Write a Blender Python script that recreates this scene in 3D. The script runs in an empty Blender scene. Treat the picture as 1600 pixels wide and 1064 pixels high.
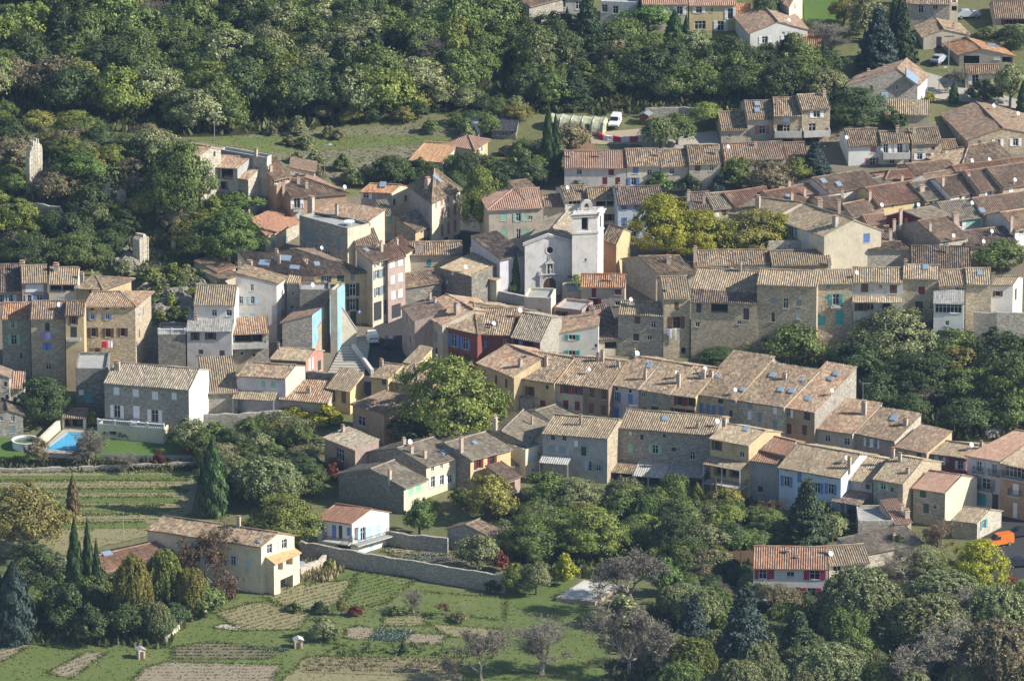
import bpy, bmesh, math, random
import numpy as np
from mathutils import Vector, Matrix
R = math.radians
rnd = random.Random(7)
npr = np.random.default_rng(11)
SC = bpy.context.scene
COL = SC.collection

# ---------------------------------------------------------------- camera
PITCH = R(18.0)
DIST = 1200.0
SPAN = 160.0 / DIST          # frame width per metre of distance
CAM = Vector((0, -DIST * math.cos(PITCH), DIST * math.sin(PITCH)))
FW = Vector((0, math.cos(PITCH), -math.sin(PITCH)))
UP = Vector((0, math.sin(PITCH), math.cos(PITCH)))
cd = bpy.data.cameras.new('camera')
cd.sensor_width = 36.0
cd.lens = 36.0 / SPAN
cd.clip_start = 5
cd.clip_end = 9000
cam = bpy.data.objects.new('camera', cd)
cam.location = CAM
cam.rotation_euler = (math.pi / 2 - PITCH, 0, 0)
COL.objects.link(cam)
SC.camera = cam

def ray(px, py):
    k = SPAN / 1600.0
    return FW + Vector((1, 0, 0)) * ((px - 800) * k) + UP * ((532 - py) * k)

def sp(a, w):
    a = a / w
    return w * (a if a > 30 else math.log1p(math.exp(a)))

def TZ(x, y):
    z = .03 * y + .09 * sp(y + 50, 15) + .035 * sp(y - 62, 12) - .13 * sp(y - 240, 30)
    z += 10 * math.exp(-((x + 66) / 26) ** 2 - ((y - 40) / 20) ** 2)
    z += .25 * math.sin(x * .06 + 1.3) * math.sin(y * .07)
    return z

def ground(px, py):
    d = ray(px, py)
    t = 900.0
    prev = t
    while t < 3500:
        p = CAM + d * t
        if p.z <= TZ(p.x, p.y):
            break
        prev = t
        t += 6.0
    a, b = prev, t
    for _ in range(18):
        m = (a + b) / 2
        p = CAM + d * m
        if p.z <= TZ(p.x, p.y):
            b = m
        else:
            a = m
    return CAM + d * b

def on_z(px, py, z):
    d = ray(px, py)
    return CAM + d * ((z - CAM.z) / d.z)

def pxm(p):                      # source pixels per metre at a point
    return 12000.0 / (p - CAM).dot(FW)

# ---------------------------------------------------------------- node helpers
def newmat(name):
    m = bpy.data.materials.new(name)
    m.use_nodes = True
    nt = m.node_tree
    b = nt.nodes['Principled BSDF']
    b.inputs['Roughness'].default_value = .9
    b.inputs['Specular IOR Level'].default_value = .2
    return m, nt, b

def nd(nt, t, **kw):
    n = nt.nodes.new(t)
    for k, v in kw.items():
        setattr(n, k, v)
    return n

def noise(nt, vec, scale, detail=4, rough=.6):
    n = nd(nt, 'ShaderNodeTexNoise')
    n.inputs['Scale'].default_value = scale
    n.inputs['Detail'].default_value = detail
    n.inputs['Roughness'].default_value = rough
    if vec is not None:
        nt.links.new(vec, n.inputs['Vector'])
    return n.outputs['Fac']

def ramp(nt, fac, stops, interp='LINEAR'):
    r = nd(nt, 'ShaderNodeValToRGB')
    cr = r.color_ramp
    cr.interpolation = interp
    while len(cr.elements) < len(stops):
        cr.elements.new(.5)
    for e, (p, c) in zip(cr.elements, stops):
        e.position = p
        e.color = (*c, 1) if len(c) == 3 else c
    nt.links.new(fac, r.inputs['Fac'])
    return r.outputs['Color']

def mix(nt, fac, a, b, mode='MIX'):
    m = nd(nt, 'ShaderNodeMix', data_type='RGBA', blend_type=mode)
    for inp, v in ((m.inputs[0], fac), (m.inputs[6], a), (m.inputs[7], b)):
        if isinstance(v, (int, float)):
            inp.default_value = v
        elif isinstance(v, tuple):
            inp.default_value = (*v, 1)
        else:
            nt.links.new(v, inp)
    return m.outputs[2]

def maprange(nt, v, a, b, c, d):
    m = nd(nt, 'ShaderNodeMapRange')
    nt.links.new(v, m.inputs[0])
    for i, q in enumerate((a, b, c, d)):
        m.inputs[i + 1].default_value = q
    return m.outputs[0]

def bump(nt, bsdf, h, strength=.4, dist=.05):
    b = nd(nt, 'ShaderNodeBump')
    b.inputs['Strength'].default_value = strength
    b.inputs['Distance'].default_value = dist
    nt.links.new(h, b.inputs['Height'])
    nt.links.new(b.outputs['Normal'], bsdf.inputs['Normal'])

def mul(c, k):
    return tuple(min(1, x * k) for x in c)

def coords(nt, out='Object'):
    return nd(nt, 'ShaderNodeTexCoord').outputs[out]

def plain(name, c, rough=.6, var=.12, scale=3.0, spec=.3, metal=0):
    m, nt, b = newmat(name)
    o = coords(nt)
    f = noise(nt, o, scale, 3)
    nt.links.new(ramp(nt, f, [(.3, mul(c, 1 - var)), (.7, mul(c, 1 + var))]), b.inputs['Base Color'])
    b.inputs['Roughness'].default_value = rough
    b.inputs['Specular IOR Level'].default_value = spec
    b.inputs['Metallic'].default_value = metal
    return m

def plaster(name, c, stain=.25):
    m, nt, b = newmat(name)
    o = coords(nt)
    mp = nd(nt, 'ShaderNodeMapping')
    mp.inputs['Scale'].default_value = (1, 1, .3)
    nt.links.new(o, mp.inputs['Vector'])
    f1 = noise(nt, o, .45, 5, .65)
    f2 = noise(nt, mp.outputs[0], 2.6, 4, .7)
    f3 = noise(nt, o, 9, 3)
    base = ramp(nt, f1, [(.3, mul(c, 1 - stain * .9)), (.5, c), (.72, mul(c, 1.12))])
    dark = maprange(nt, f2, .5, .75, 0, min(.8, stain * 2.2))
    base = mix(nt, dark, base, (c[0] * .55, c[1] * .52, c[2] * .5))
    base = mix(nt, maprange(nt, f3, .4, .65, 0, .22), base, mul(c, .75))
    nt.links.new(base, b.inputs['Base Color'])
    bump(nt, b, f3, .25, .03)
    return m

def stone(name, c, scale=3.4, mortar=1.25, contrast=.4):
    m, nt, b = newmat(name)
    o = coords(nt)
    mp = nd(nt, 'ShaderNodeMapping')
    mp.inputs['Scale'].default_value = (1, 1, 1.6)
    nt.links.new(o, mp.inputs['Vector'])
    v = nd(nt, 'ShaderNodeTexVoronoi', feature='F1')
    v.inputs['Scale'].default_value = scale
    nt.links.new(mp.outputs[0], v.inputs['Vector'])
    e = nd(nt, 'ShaderNodeTexVoronoi', feature='DISTANCE_TO_EDGE')
    e.inputs['Scale'].default_value = scale
    nt.links.new(mp.outputs[0], e.inputs['Vector'])
    sx = nd(nt, 'ShaderNodeSeparateColor')
    nt.links.new(v.outputs['Color'], sx.inputs[0])
    col = ramp(nt, sx.outputs[0], [(0, mul(c, 1 - contrast)), (.35, mul(c, .85)), (.6, (c[0] * 1.05, c[1], c[2] * .92)),
                                   (.8, mul(c, 1.15)), (1, mul(c, 1 + contrast))])
    f1 = noise(nt, o, .4, 5, .65)
    col = mix(nt, maprange(nt, f1, .35, .7, .45, 0), col, (c[0] * .62, c[1] * .62, c[2] * .6))
    ed = maprange(nt, e.outputs['Distance'], .02, .09, 1, 0)
    edm = nd(nt, 'ShaderNodeMath', operation='MULTIPLY')
    nt.links.new(ed, edm.inputs[0])
    edm.inputs[1].default_value = .55
    col = mix(nt, edm.outputs[0], col, mul(c, mortar * .7))
    nt.links.new(col, b.inputs['Base Color'])
    hgt = maprange(nt, e.outputs['Distance'], 0, .12, 0, 1)
    bump(nt, b, hgt, .6, .06)
    return m

TP = .34
def tiles(name, stops, moss=.35, mosscol=(.13, .12, .095)):
    av = [sum(c[i] for c in stops) / len(stops) for i in range(3)]
    if moss > .2: stops = [tuple(max(.03, av[i] + (c[i] - av[i]) * 1.7) for i in range(3)) for c in stops]
    m, nt, b = newmat(name)
    uv = coords(nt, 'UV')
    mp = nd(nt, 'ShaderNodeMapping')
    mp.inputs['Scale'].default_value = (1 / TP, 1 / .42, 1)
    nt.links.new(uv, mp.inputs['Vector'])
    fl = nd(nt, 'ShaderNodeVectorMath', operation='FLOOR')
    nt.links.new(mp.outputs[0], fl.inputs[0])
    oi = nd(nt, 'ShaderNodeObjectInfo')
    ad = nd(nt, 'ShaderNodeVectorMath', operation='ADD')
    nt.links.new(fl.outputs[0], ad.inputs[0])
    nt.links.new(oi.outputs['Random'], ad.inputs[1])
    wn = nd(nt, 'ShaderNodeTexWhiteNoise', noise_dimensions='3D')
    nt.links.new(ad.outputs[0], wn.inputs['Vector'])
    col = ramp(nt, wn.outputs['Value'], [((i + .5) / len(stops), c) for i, c in enumerate(stops)])
    o = coords(nt)
    f = noise(nt, o, .55, 5, .7)
    f2 = noise(nt, o, 3.5, 4, .7)
    col = mix(nt, maprange(nt, f, .42, .72, 0, moss), col, mosscol)
    col = mix(nt, maprange(nt, f2, .55, .75, 0, .4), col, mul(stops[0], .6))
    f4 = noise(nt, o, .9, 2, .5)
    col = mix(nt, maprange(nt, f4, .60, .63, 0, .5), col, (min(.6, stops[-1][0] * 1.2), stops[-1][1] * 1.22, stops[-1][2] * 1.15))
    f5 = noise(nt, o, 1.7, 6, .75)
    col = mix(nt, maprange(nt, f5, .5, .68, 0, .55), col, (.10, .088, .07))
    hsv = nd(nt, 'ShaderNodeHueSaturation')
    nt.links.new(col, hsv.inputs['Color'])
    nt.links.new(maprange(nt, oi.outputs['Random'], 0, 1, .95, 1.3), hsv.inputs['Value'])
    hsv.inputs['Saturation'].default_value = 1.04
    hsv.inputs['Hue'].default_value = .506
    nt.links.new(hsv.outputs[0], b.inputs['Base Color'])
    # the overlap step of each course
    sx = nd(nt, 'ShaderNodeSeparateXYZ')
    nt.links.new(mp.outputs[0], sx.inputs[0])
    fr = nd(nt, 'ShaderNodeMath', operation='FRACT')
    nt.links.new(sx.outputs[1], fr.inputs[0])
    bump(nt, b, fr.outputs[0], .5, .05)
    return m

def leafmat(name, c, tip, var=.35, trans=.25):
    m = bpy.data.materials.new(name)
    m.use_nodes = True
    nt = m.node_tree
    nt.nodes.clear()
    out = nd(nt, 'ShaderNodeOutputMaterial')
    g = nd(nt, 'ShaderNodeNewGeometry')
    oi = nd(nt, 'ShaderNodeObjectInfo')
    col = ramp(nt, g.outputs['Random Per Island'], [(0, mul(c, 1 - var)), (.6, c), (.92, tip), (1, mul(tip, 1.25))])
    hsv = nd(nt, 'ShaderNodeHueSaturation')
    nt.links.new(col, hsv.inputs['Color'])
    nt.links.new(maprange(nt, oi.outputs['Random'], 0, 1, .78, 1.16), hsv.inputs['Value'])
    nt.links.new(maprange(nt, oi.outputs['Random'], 0, 1, .486, .503), hsv.inputs['Hue'])
    hsv.inputs['Saturation'].default_value = 1.08
    d = nd(nt, 'ShaderNodeBsdfPrincipled')
    d.inputs['Roughness'].default_value = .6
    d.inputs['Specular IOR Level'].default_value = .25
    t = nd(nt, 'ShaderNodeBsdfTranslucent')
    nt.links.new(hsv.outputs[0], d.inputs['Base Color'])
    nt.links.new(hsv.outputs[0], t.inputs['Color'])
    mx = nd(nt, 'ShaderNodeMixShader')
    mx.inputs[0].default_value = trans
    nt.links.new(d.outputs[0], mx.inputs[1])
    nt.links.new(t.outputs[0], mx.inputs[2])
    nt.links.new(mx.outputs[0], out.inputs[0])
    return m

def groundmat(name, cs, s1=.25, s2=2.2, stretch=(1, 1, 1), rot=0, bmp=.5):
    m, nt, b = newmat(name)
    o = coords(nt)
    mp = nd(nt, 'ShaderNodeMapping')
    mp.inputs['Scale'].default_value = stretch
    mp.inputs['Rotation'].default_value = (0, 0, rot)
    nt.links.new(o, mp.inputs['Vector'])
    f1 = noise(nt, mp.outputs[0], s1, 6, .7)
    f2 = noise(nt, mp.outputs[0], s2, 5, .7)
    n = len(cs)
    c1 = ramp(nt, f1, [(.28 + .44 * i / max(1, n - 1), c) for i, c in enumerate(cs)])
    c2 = ramp(nt, f2, [(.28 + .44 * i / max(1, n - 1), c) for i, c in enumerate(cs[::-1])])
    col = mix(nt, .45, c1, c2)
    f3 = noise(nt, o, 7, 3, .7)
    col = mix(nt, maprange(nt, f3, .42, .68, 0, .5), col, mul(cs[0], .55))
    nt.links.new(col, b.inputs['Base Color'])
    b.inputs['Roughness'].default_value = 1
    b.inputs['Specular IOR Level'].default_value = .05
    bump(nt, b, f2, bmp, .25)
    return m

# ---------------------------------------------------------------- materials
WALL = {
    'cream': plaster('cream_plaster', (.66, .59, .44)),
    'white': plaster('white_plaster', (.72, .70, .65), .15),
    'ochre': plaster('ochre_plaster', (.55, .43, .25), .3),
    'yellow': plaster('yellow_plaster', (.62, .50, .27), .25),
    'beige': plaster('beige_plaster', (.50, .44, .34), .35),
    'grey': plaster('grey_plaster', (.40, .39, .37), .4),
    'pale': plaster('pale_plaster', (.58, .55, .51), .3),
    'tan': plaster('tan_plaster', (.45, .31, .20), .3),
    'pink': plaster('pink_plaster', (.50, .26, .20), .3),
    'rose': plaster('rose_plaster', (.42, .32, .27), .35),
    'red': plaster('red_plaster', (.25, .08, .06), .3),
    'maroon': plaster('maroon_plaster', (.15, .022, .03), .2),
    'orange': plaster('orange_plaster', (.50, .26, .14), .25),
    'blue': plaster('pale_blue_plaster', (.55, .62, .70), .15),
    'lav': plaster('lavender_plaster', (.55, .53, .55), .2),
    'brown': plaster('brown_plaster', (.28, .20, .15), .3),
    'stone': stone('golden_rubble_stone', (.50, .42, .30)),
    'gstone': stone('grey_rubble_stone', (.40, .37, .315)),
    'pstone': stone('pale_rubble_stone', (.55, .50, .41)),
    'dstone': stone('dark_rubble_stone', (.27, .25, .215), 2.6),
    'church': plaster('church_lime_plaster', (.68, .65, .60), .3),
    'sky': plaster('sky_blue_paint', (.27, .46, .58), .25),
    'conc': plaster('bare_concrete', (.36, .36, .34), .3),
}
ROOF = {
    'tan': tiles('tan_canal_tiles', [(0.193, 0.147, 0.105), (0.269, 0.210, 0.143), (0.218, 0.160, 0.113), (0.336, 0.269, 0.193), (0.244, 0.172, 0.118), (0.160, 0.122, 0.092), (0.294, 0.197, 0.134)]),
    'pale': tiles('pale_canal_tiles', [(0.277, 0.223, 0.155), (0.370, 0.307, 0.218), (0.235, 0.185, 0.130), (0.328, 0.260, 0.176), (0.302, 0.214, 0.151)], .35),
    'brown': tiles('brown_canal_tiles', [(0.209, 0.147, 0.109), (0.247, 0.176, 0.128), (0.180, 0.128, 0.095), (0.294, 0.223, 0.166), (0.237, 0.147, 0.104)], .45),
    'red': tiles('red_canal_tiles', [(0.258, 0.143, 0.101), (0.230, 0.138, 0.101), (0.304, 0.202, 0.147), (0.202, 0.129, 0.097), (0.285, 0.147, 0.097)], .4),
    'orange': tiles('orange_canal_tiles', [(0.374, 0.170, 0.093), (0.340, 0.145, 0.085), (0.408, 0.238, 0.145), (0.306, 0.162, 0.102), (0.357, 0.230, 0.153)], .3),
    'pink': tiles('pink_canal_tiles', [(0.344, 0.206, 0.155), (0.378, 0.241, 0.181), (0.310, 0.172, 0.129), (0.344, 0.241, 0.189)], .2),
    'mix': tiles('mottled_canal_tiles', [(0.317, 0.185, 0.123), (0.255, 0.194, 0.141), (0.370, 0.273, 0.194), (0.229, 0.158, 0.119), (0.299, 0.167, 0.110), (0.334, 0.246, 0.176)], .35),
    'grey': tiles('grey_canal_tiles', [(0.230, 0.193, 0.152), (0.285, 0.244, 0.193), (0.184, 0.156, 0.124), (0.322, 0.276, 0.216), (0.258, 0.198, 0.147)], .4, (.17, .16, .11)),
    'dark': tiles('dark_canal_tiles', [(.12, .085, .07), (.16, .115, .09), (.10, .075, .065), (.19, .14, .11)], .4),
    'terra': tiles('flat_terracotta_tiles', [(.31, .16, .11), (.34, .175, .12), (.28, .145, .10)], .15),
    'sand': tiles('flat_sand_tiles', [(.52, .30, .17), (.54, .31, .18), (.50, .29, .165)], .05),
    'conc': tiles('weathered_sheet_roof', [(.34, .33, .31), (.37, .36, .33), (.31, .30, .28)], .35),
    'black': tiles('dark_felt_roof', [(.03, .03, .035), (.04, .04, .045)], .1),
}
SH = {'b': (.13, .22, .50), 'u': (.42, .56, .66), 'w': (.78, .78, .78), 'g': (.28, .52, .36), 'G': (.025, .075, .06),
      't': (.07, .33, .33), 'r': (.19, .025, .03), 'n': (.13, .065, .045), 'p': (.42, .18, .16), 'y': (.22, .28, .30), 'm': (.40, .035, .09), 'k': (.05, .05, .055)}
SHM = {k: plain('shutter_paint_' + n, SH[k], .5, .1) for k, n in
       dict(b='blue', u='pale_blue', w='white', g='green', G='dark_green', t='teal', r='dark_red', n='brown', p='old_rose', y='grey_blue', m='crimson', k='charcoal').items()}
GLASS, nt_, b_ = newmat('window_glass')
b_.inputs['Base Color'].default_value = (.018, .02, .024, 1)
b_.inputs['Roughness'].default_value = .08
b_.inputs['Specular IOR Level'].default_value = .5
FRAME_W = plain('white_window_paint', (.7, .7, .68), .5)
FRAME_N = plain('brown_window_paint', (.16, .09, .06), .5)
DARK = plain('painted_interior_shade', (.03, .027, .025), .9)  # near-black colour stands in for the shade inside openings and the niche
CHIM = plaster('chimney_render', (.50, .42, .34), .4)
CHIMP = plain('chimney_clay', (.40, .22, .14), .8)
METAL = plain('zinc_metal', (.42, .43, .45), .45, .1, metal=.6)
WHITEP = plain('white_enamel', (.75, .75, .75), .4)
IRON = plain('dark_iron', (.04, .04, .045), .5)
SKYGL = plain('skylight_glass', (.22, .30, .38), .12, .1, spec=.6)
CONC = plaster('pale_concrete', (.52, .50, .45), .3)
BARK = plain('brown_bark', (.12, .09, .065), .9, .3)
BARKG = plain('grey_bark', (.23, .20, .17), .9, .3)
ROCK = stone('limestone_rock', (.36, .33, .28), .8, .9, .3)

# ---------------------------------------------------------------- object helpers
def link(o):
    COL.objects.link(o)
    return o

def empty(name, loc, label, cat, group=None, rz=0):
    o = link(bpy.data.objects.new(name, None))
    o.location = loc
    o.rotation_euler = (0, 0, rz)
    o.empty_display_size = .5
    return tag(o, label, cat, group)

def tag(o, label, cat, group=None):
    o['label'] = label
    o['category'] = cat
    if group:
        o['group'] = group
    return o

def obj(name, me, parent=None, mats=None):
    o = link(bpy.data.objects.new(name, me))
    if mats is not None and not me.materials:
        for m in (mats if isinstance(mats, (list, tuple)) else [mats]):
            me.materials.append(m)
    if parent is not None:
        o.parent = parent
    return o

class MB:
    """collects boxes, prisms and quads into one mesh"""
    def __init__(s):
        s.v = []; s.f = []; s.mi = []; s.uv = {}
    def add(s, vs, fs, mi=0):
        n = len(s.v)
        s.v += [tuple(p) for p in vs]
        for f in fs:
            s.f.append([n + i for i in f])
            s.mi.append(mi)
    def box(s, x0, x1, y0, y1, z0, z1, mi=0, M=None):
        vs = [Vector((x, y, z)) for z in (z0, z1) for y in (y0, y1) for x in (x0, x1)]
        if M is not None:
            vs = [M @ p for p in vs]
        s.add(vs, [(0, 2, 3, 1), (4, 5, 7, 6), (0, 1, 5, 4), (2, 6, 7, 3), (0, 4, 6, 2), (1, 3, 7, 5)], mi)
    def bar(s, a, b, r0, r1=None, n=6, mi=0):
        a, b = Vector(a), Vector(b)
        r1 = r0 if r1 is None else r1
        d = (b - a).normalized()
        x = d.orthogonal().normalized()
        y = d.cross(x)
        vs = []
        for p, r in ((a, r0), (b, r1)):
            vs += [p + x * (r * math.cos(2 * math.pi * i / n)) + y * (r * math.sin(2 * math.pi * i / n)) for i in range(n)]
        fs = [(i, (i + 1) % n, n + (i + 1) % n, n + i) for i in range(n)] + [tuple(range(n))[::-1], tuple(range(n, 2 * n))]
        s.add(vs, fs, mi)
    def lathe(s, prof, n=16, c=(0, 0, 0), mi=0):
        vs = [(c[0] + r * math.cos(2 * math.pi * i / n), c[1] + r * math.sin(2 * math.pi * i / n), c[2] + z) for r, z in prof for i in range(n)]
        fs = [(j * n + i, j * n + (i + 1) % n, (j + 1) * n + (i + 1) % n, (j + 1) * n + i) for j in range(len(prof) - 1) for i in range(n)]
        s.add(vs, fs, mi)
    def mesh(s, name):
        me = bpy.data.meshes.new(name)
        me.from_pydata(s.v, [], s.f)
        if any(s.mi):
            me.polygons.foreach_set('material_index', s.mi)
        me.update()
        return me
    def obj(s, name, mats, parent=None):
        return obj(name, s.mesh(name), parent, mats)

def sharp(o, ang=35):
    for p in o.data.polygons:
        p.use_smooth = True
    o.data.set_sharp_from_angle(angle=R(ang))
    return o
# ---------------------------------------------------------------- windows
WC = {}
def winmesh(w, h, style):
    key = (round(w, 2), round(h, 2), style)
    if key in WC:
        return WC[key]
    out = {}
    m = MB()
    t = .07
    y0, y1 = -.17, -.10
    m.box(-w / 2, -w / 2 + t, y0, y1, -h / 2, h / 2)
    m.box(w / 2 - t, w / 2, y0, y1, -h / 2, h / 2)
    m.box(-w / 2 + t, w / 2 - t, y0, y1, -h / 2, -h / 2 + t)
    m.box(-w / 2 + t, w / 2 - t, y0, y1, h / 2 - t, h / 2)
    n = max(1, round(w / .6) - 0)
    for i in range(1, max(2, n)):
        x = -w / 2 + w * i / max(2, n)
        m.box(x - .035, x + .035, y0 + .01, y1 + .01, -h / 2 + t, h / 2 - t)
    if h > .9:
        z = h / 2 - h * .36
        m.box(-w / 2 + t, w / 2 - t, y0 + .012, y1 - .012, z - .025, z + .025)
    m.box(-w / 2 - .08, w / 2 + .08, -.1, .07, -h / 2 - .09, -h / 2 - .003, 1)
    out['window'] = m.mesh('window')
    m = MB()
    m.add([(-w / 2, -.15, -h / 2), (w / 2, -.15, -h / 2), (w / 2, -.15, h / 2), (-w / 2, -.15, h / 2)], [(0, 1, 2, 3)])
    out['pane'] = m.mesh('pane')
    if len(style) == 2:
        sw = w / 2 + .03
        m = MB()
        hh = h / 2 + .03
        m.box(-sw / 2, sw / 2, -.025, .025, -hh, hh)
        for z in (-.6, .1, .72):
            m.box(-sw / 2 + .03, sw / 2 - .03, .025, .045, z * hh - .05, z * hh + .05)
        out['shutter'] = m.mesh('shutter')
    WC[key] = out
    return out

def part(name, me, parent, loc=(0, 0, 0), rz=0, mats=None):
    o = obj(name, me, parent, mats)
    o.location = loc
    o.rotation_euler = (0, 0, rz)
    return o

def put_window(par, c, n, w, h, style):
    """c = centre of the opening on the wall's outer face, n = outward normal"""
    x = n.cross(Vector((0, 0, 1)))
    rz = math.atan2(x.y, x.x)
    if style in ('g', 'l'):
        m = MB()
        m.add([(-w / 2, -1.2, -h / 2), (w / 2, -1.2, -h / 2), (w / 2, -1.2, h / 2), (-w / 2, -1.2, h / 2)], [(0, 1, 2, 3)])
        if w > 2.4:
            for i in range(1, int(w / 1.6)):
                xx = -w / 2 + w * i / int(w / 1.6)
                m.box(xx - .08, xx + .08, -.25, -.05, -h / 2, h / 2, 1)
        m.box(-w * .3, w * .05, -1.19, -1.1, -h / 2, h * .3, 2)
        return part('loggia', m.mesh('loggia'), par, c, rz, [DARK, CONC, GLASS])
    if style == 'r':
        m = MB()
        prof = [(w * .5, 0), (w * .62, 0), (w * .62, .07), (w * .5, .07), (w * .47, .03)]
        Mx = Matrix.Rotation(-math.pi / 2, 4, 'X')
        m.lathe(prof, 20)
        m.v = [tuple(Mx @ Vector(p)) for p in m.v]
        o = part('round_window', m.mesh('round_window'), par, c, rz, FRAME_W)
        m = MB()
        m.v = [(w * .5 * math.cos(a * math.pi / 10), .02, w * .5 * math.sin(a * math.pi / 10)) for a in range(20)]
        m.f = [list(range(20))]; m.mi = [0]
        part('pane', m.mesh('pane'), o, mats=GLASS)
        return o
    if style == 'a':
        m = MB()
        pts = [(w / 2 * math.cos(a * math.pi / 10), w / 2 * math.sin(a * math.pi / 10) - h / 4) for a in range(11)]
        m.add([(x_, -.02, z_) for x_, z_ in pts] + [(x_, .02, z_) for x_, z_ in pts],
              [list(range(11, 22))] + [(i, i + 1, 12 + i, 11 + i) for i in range(10)])
        return part('vent', m.mesh('vent'), par, c, rz, DARK)
    ms = winmesh(w, h, style)
    fm = FRAME_N if style[0] in 'nrk' and style != 'n' else FRAME_W
    key = 'window'
    closed = len(style) == 2 and style[1] in 'cd'
    o = obj('door' if style.endswith('d') else key, ms['window'] if not ms['window'].materials or True else None, par)
    if not ms['window'].materials:
        ms['window'].materials.append(fm); ms['window'].materials.append(CONC)
        ms['pane'].materials.append(GLASS)
    o.location = c
    o.rotation_euler = (0, 0, rz)
    if not closed:
        part('pane', ms['pane'], o)
    if len(style) == 2:
        me = ms['shutter']
        if not me.materials:
            me.materials.append(SHM[style[0]])
        sw = w / 2 + .03
        if style[1] == 'o':
            for sgn in (-1, 1):
                part('shutter', me, o, (sgn * (w / 2 + sw / 2 + .03), .035, 0))
        else:
            for sgn in (-1, 1):
                q = part('shutter', me, o, (sgn * w / 4, -.05, 0))
                q.scale = (w / 2 / sw * .985, 1, .97)
    return o

# ---------------------------------------------------------------- houses
HOUSES = {}
class House: pass

def roof_def(rt, W, D, k, r, o, og):
    """planes: (axis, a0, a1, v0(a), v1(a), pos(a,v)->(s,t,z)); top(s,t)"""
    P = []
    rd = r * D
    if rt == 'gable':
        kb = k * rd / (D - rd)
        top = lambda s, t: k * t if t <= rd else kb * (D - t)
        P.append((-og, W + og, lambda a: -o, lambda a: rd, lambda a, v: (a, v, k * v)))
        P.append((-og, W + og, lambda a: -o, lambda a: D - rd, lambda a, v: (a, D - v, kb * v)))
        ridges = [((-og, rd, k * rd), (W + og, rd, k * rd))]
    elif rt in ('hip', 'hipR', 'hipL'):
        e = min(rd, W * .48 if rt == 'hip' else W * .9)
        kl = k * rd / e
        L = rt in ('hip', 'hipL'); Rr = rt in ('hip', 'hipR')
        kb = k * rd / (D - rd)
        def top(s, t):
            z = min(k * t, kb * (D - t))
            if L: z = min(z, kl * s)
            if Rr: z = min(z, kl * (W - s))
            return z
        def lim(a, full, kk):
            m = full
            if L: m = np.minimum(m, kl * a / kk)
            if Rr: m = np.minimum(m, kl * (W - a) / kk)
            return np.maximum(m, -o)
        a0 = -o if L else -og
        a1 = W + o if Rr else W + og
        P.append((a0, a1, lambda a: -o, lambda a: lim(a, rd, k), lambda a, v: (a, v, k * v)))
        P.append((a0, a1, lambda a: -o, lambda a: lim(a, D - rd, kb), lambda a, v: (a, D - v, kb * v)))
        zs = k * rd
        lo, hi = (e if L else -og), (W - e if Rr else W + og)
        ridges = [((lo, rd, zs), (hi, rd, zs))]
        def lim2(a):
            return np.maximum(np.minimum(k * a, kb * (D - a)) / kl, -o)
        if L:
            P.append((-o, D + o, lambda a: -o, lim2, lambda a, v: (v, a, kl * v)))
            ridges += [((-o, -o, -k * o), (e, rd, zs)), ((-o, D + o, -k * o), (e, rd, zs))]
        if Rr:
            P.append((-o, D + o, lambda a: -o, lim2, lambda a, v: (W - v, a, kl * v)))
            ridges += [((W + o, -o, -k * o), (W - e, rd, zs)), ((W + o, D + o, -k * o), (W - e, rd, zs))]
    elif rt == 'front':
        f = r * W
        kr = k * f / (W - f)
        top = lambda s, t: k * s if s <= f else kr * (W - s)
        P.append((-og, D + og, lambda a: -o, lambda a: f, lambda a, v: (v, a, k * v)))
        P.append((-og, D + og, lambda a: -o, lambda a: W - f, lambda a, v: (W - v, a, kr * v)))
        ridges = [((f, -og, k * f), (f, D + og, k * f))]
    elif rt == 'shed':
        top = lambda s, t: k * t
        P.append((-og, W + og, lambda a: -o, lambda a: D + og, lambda a, v: (a, v, k * v)))
        ridges = []
    elif rt == 'shedL':
        top = lambda s, t: k * s
        P.append((-og, D + og, lambda a: -o, lambda a: W + og, lambda a, v: (v, a, k * v)))
        ridges = []
    elif rt == 'shedR':
        top = lambda s, t: k * (W - s)
        P.append((-og, D + og, lambda a: -o, lambda a: W + og, lambda a, v: (W - v, a, k * v)))
        ridges = []
    else:
        top = lambda s, t: 0.0
        ridges = []
    return P, top, ridges

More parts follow.
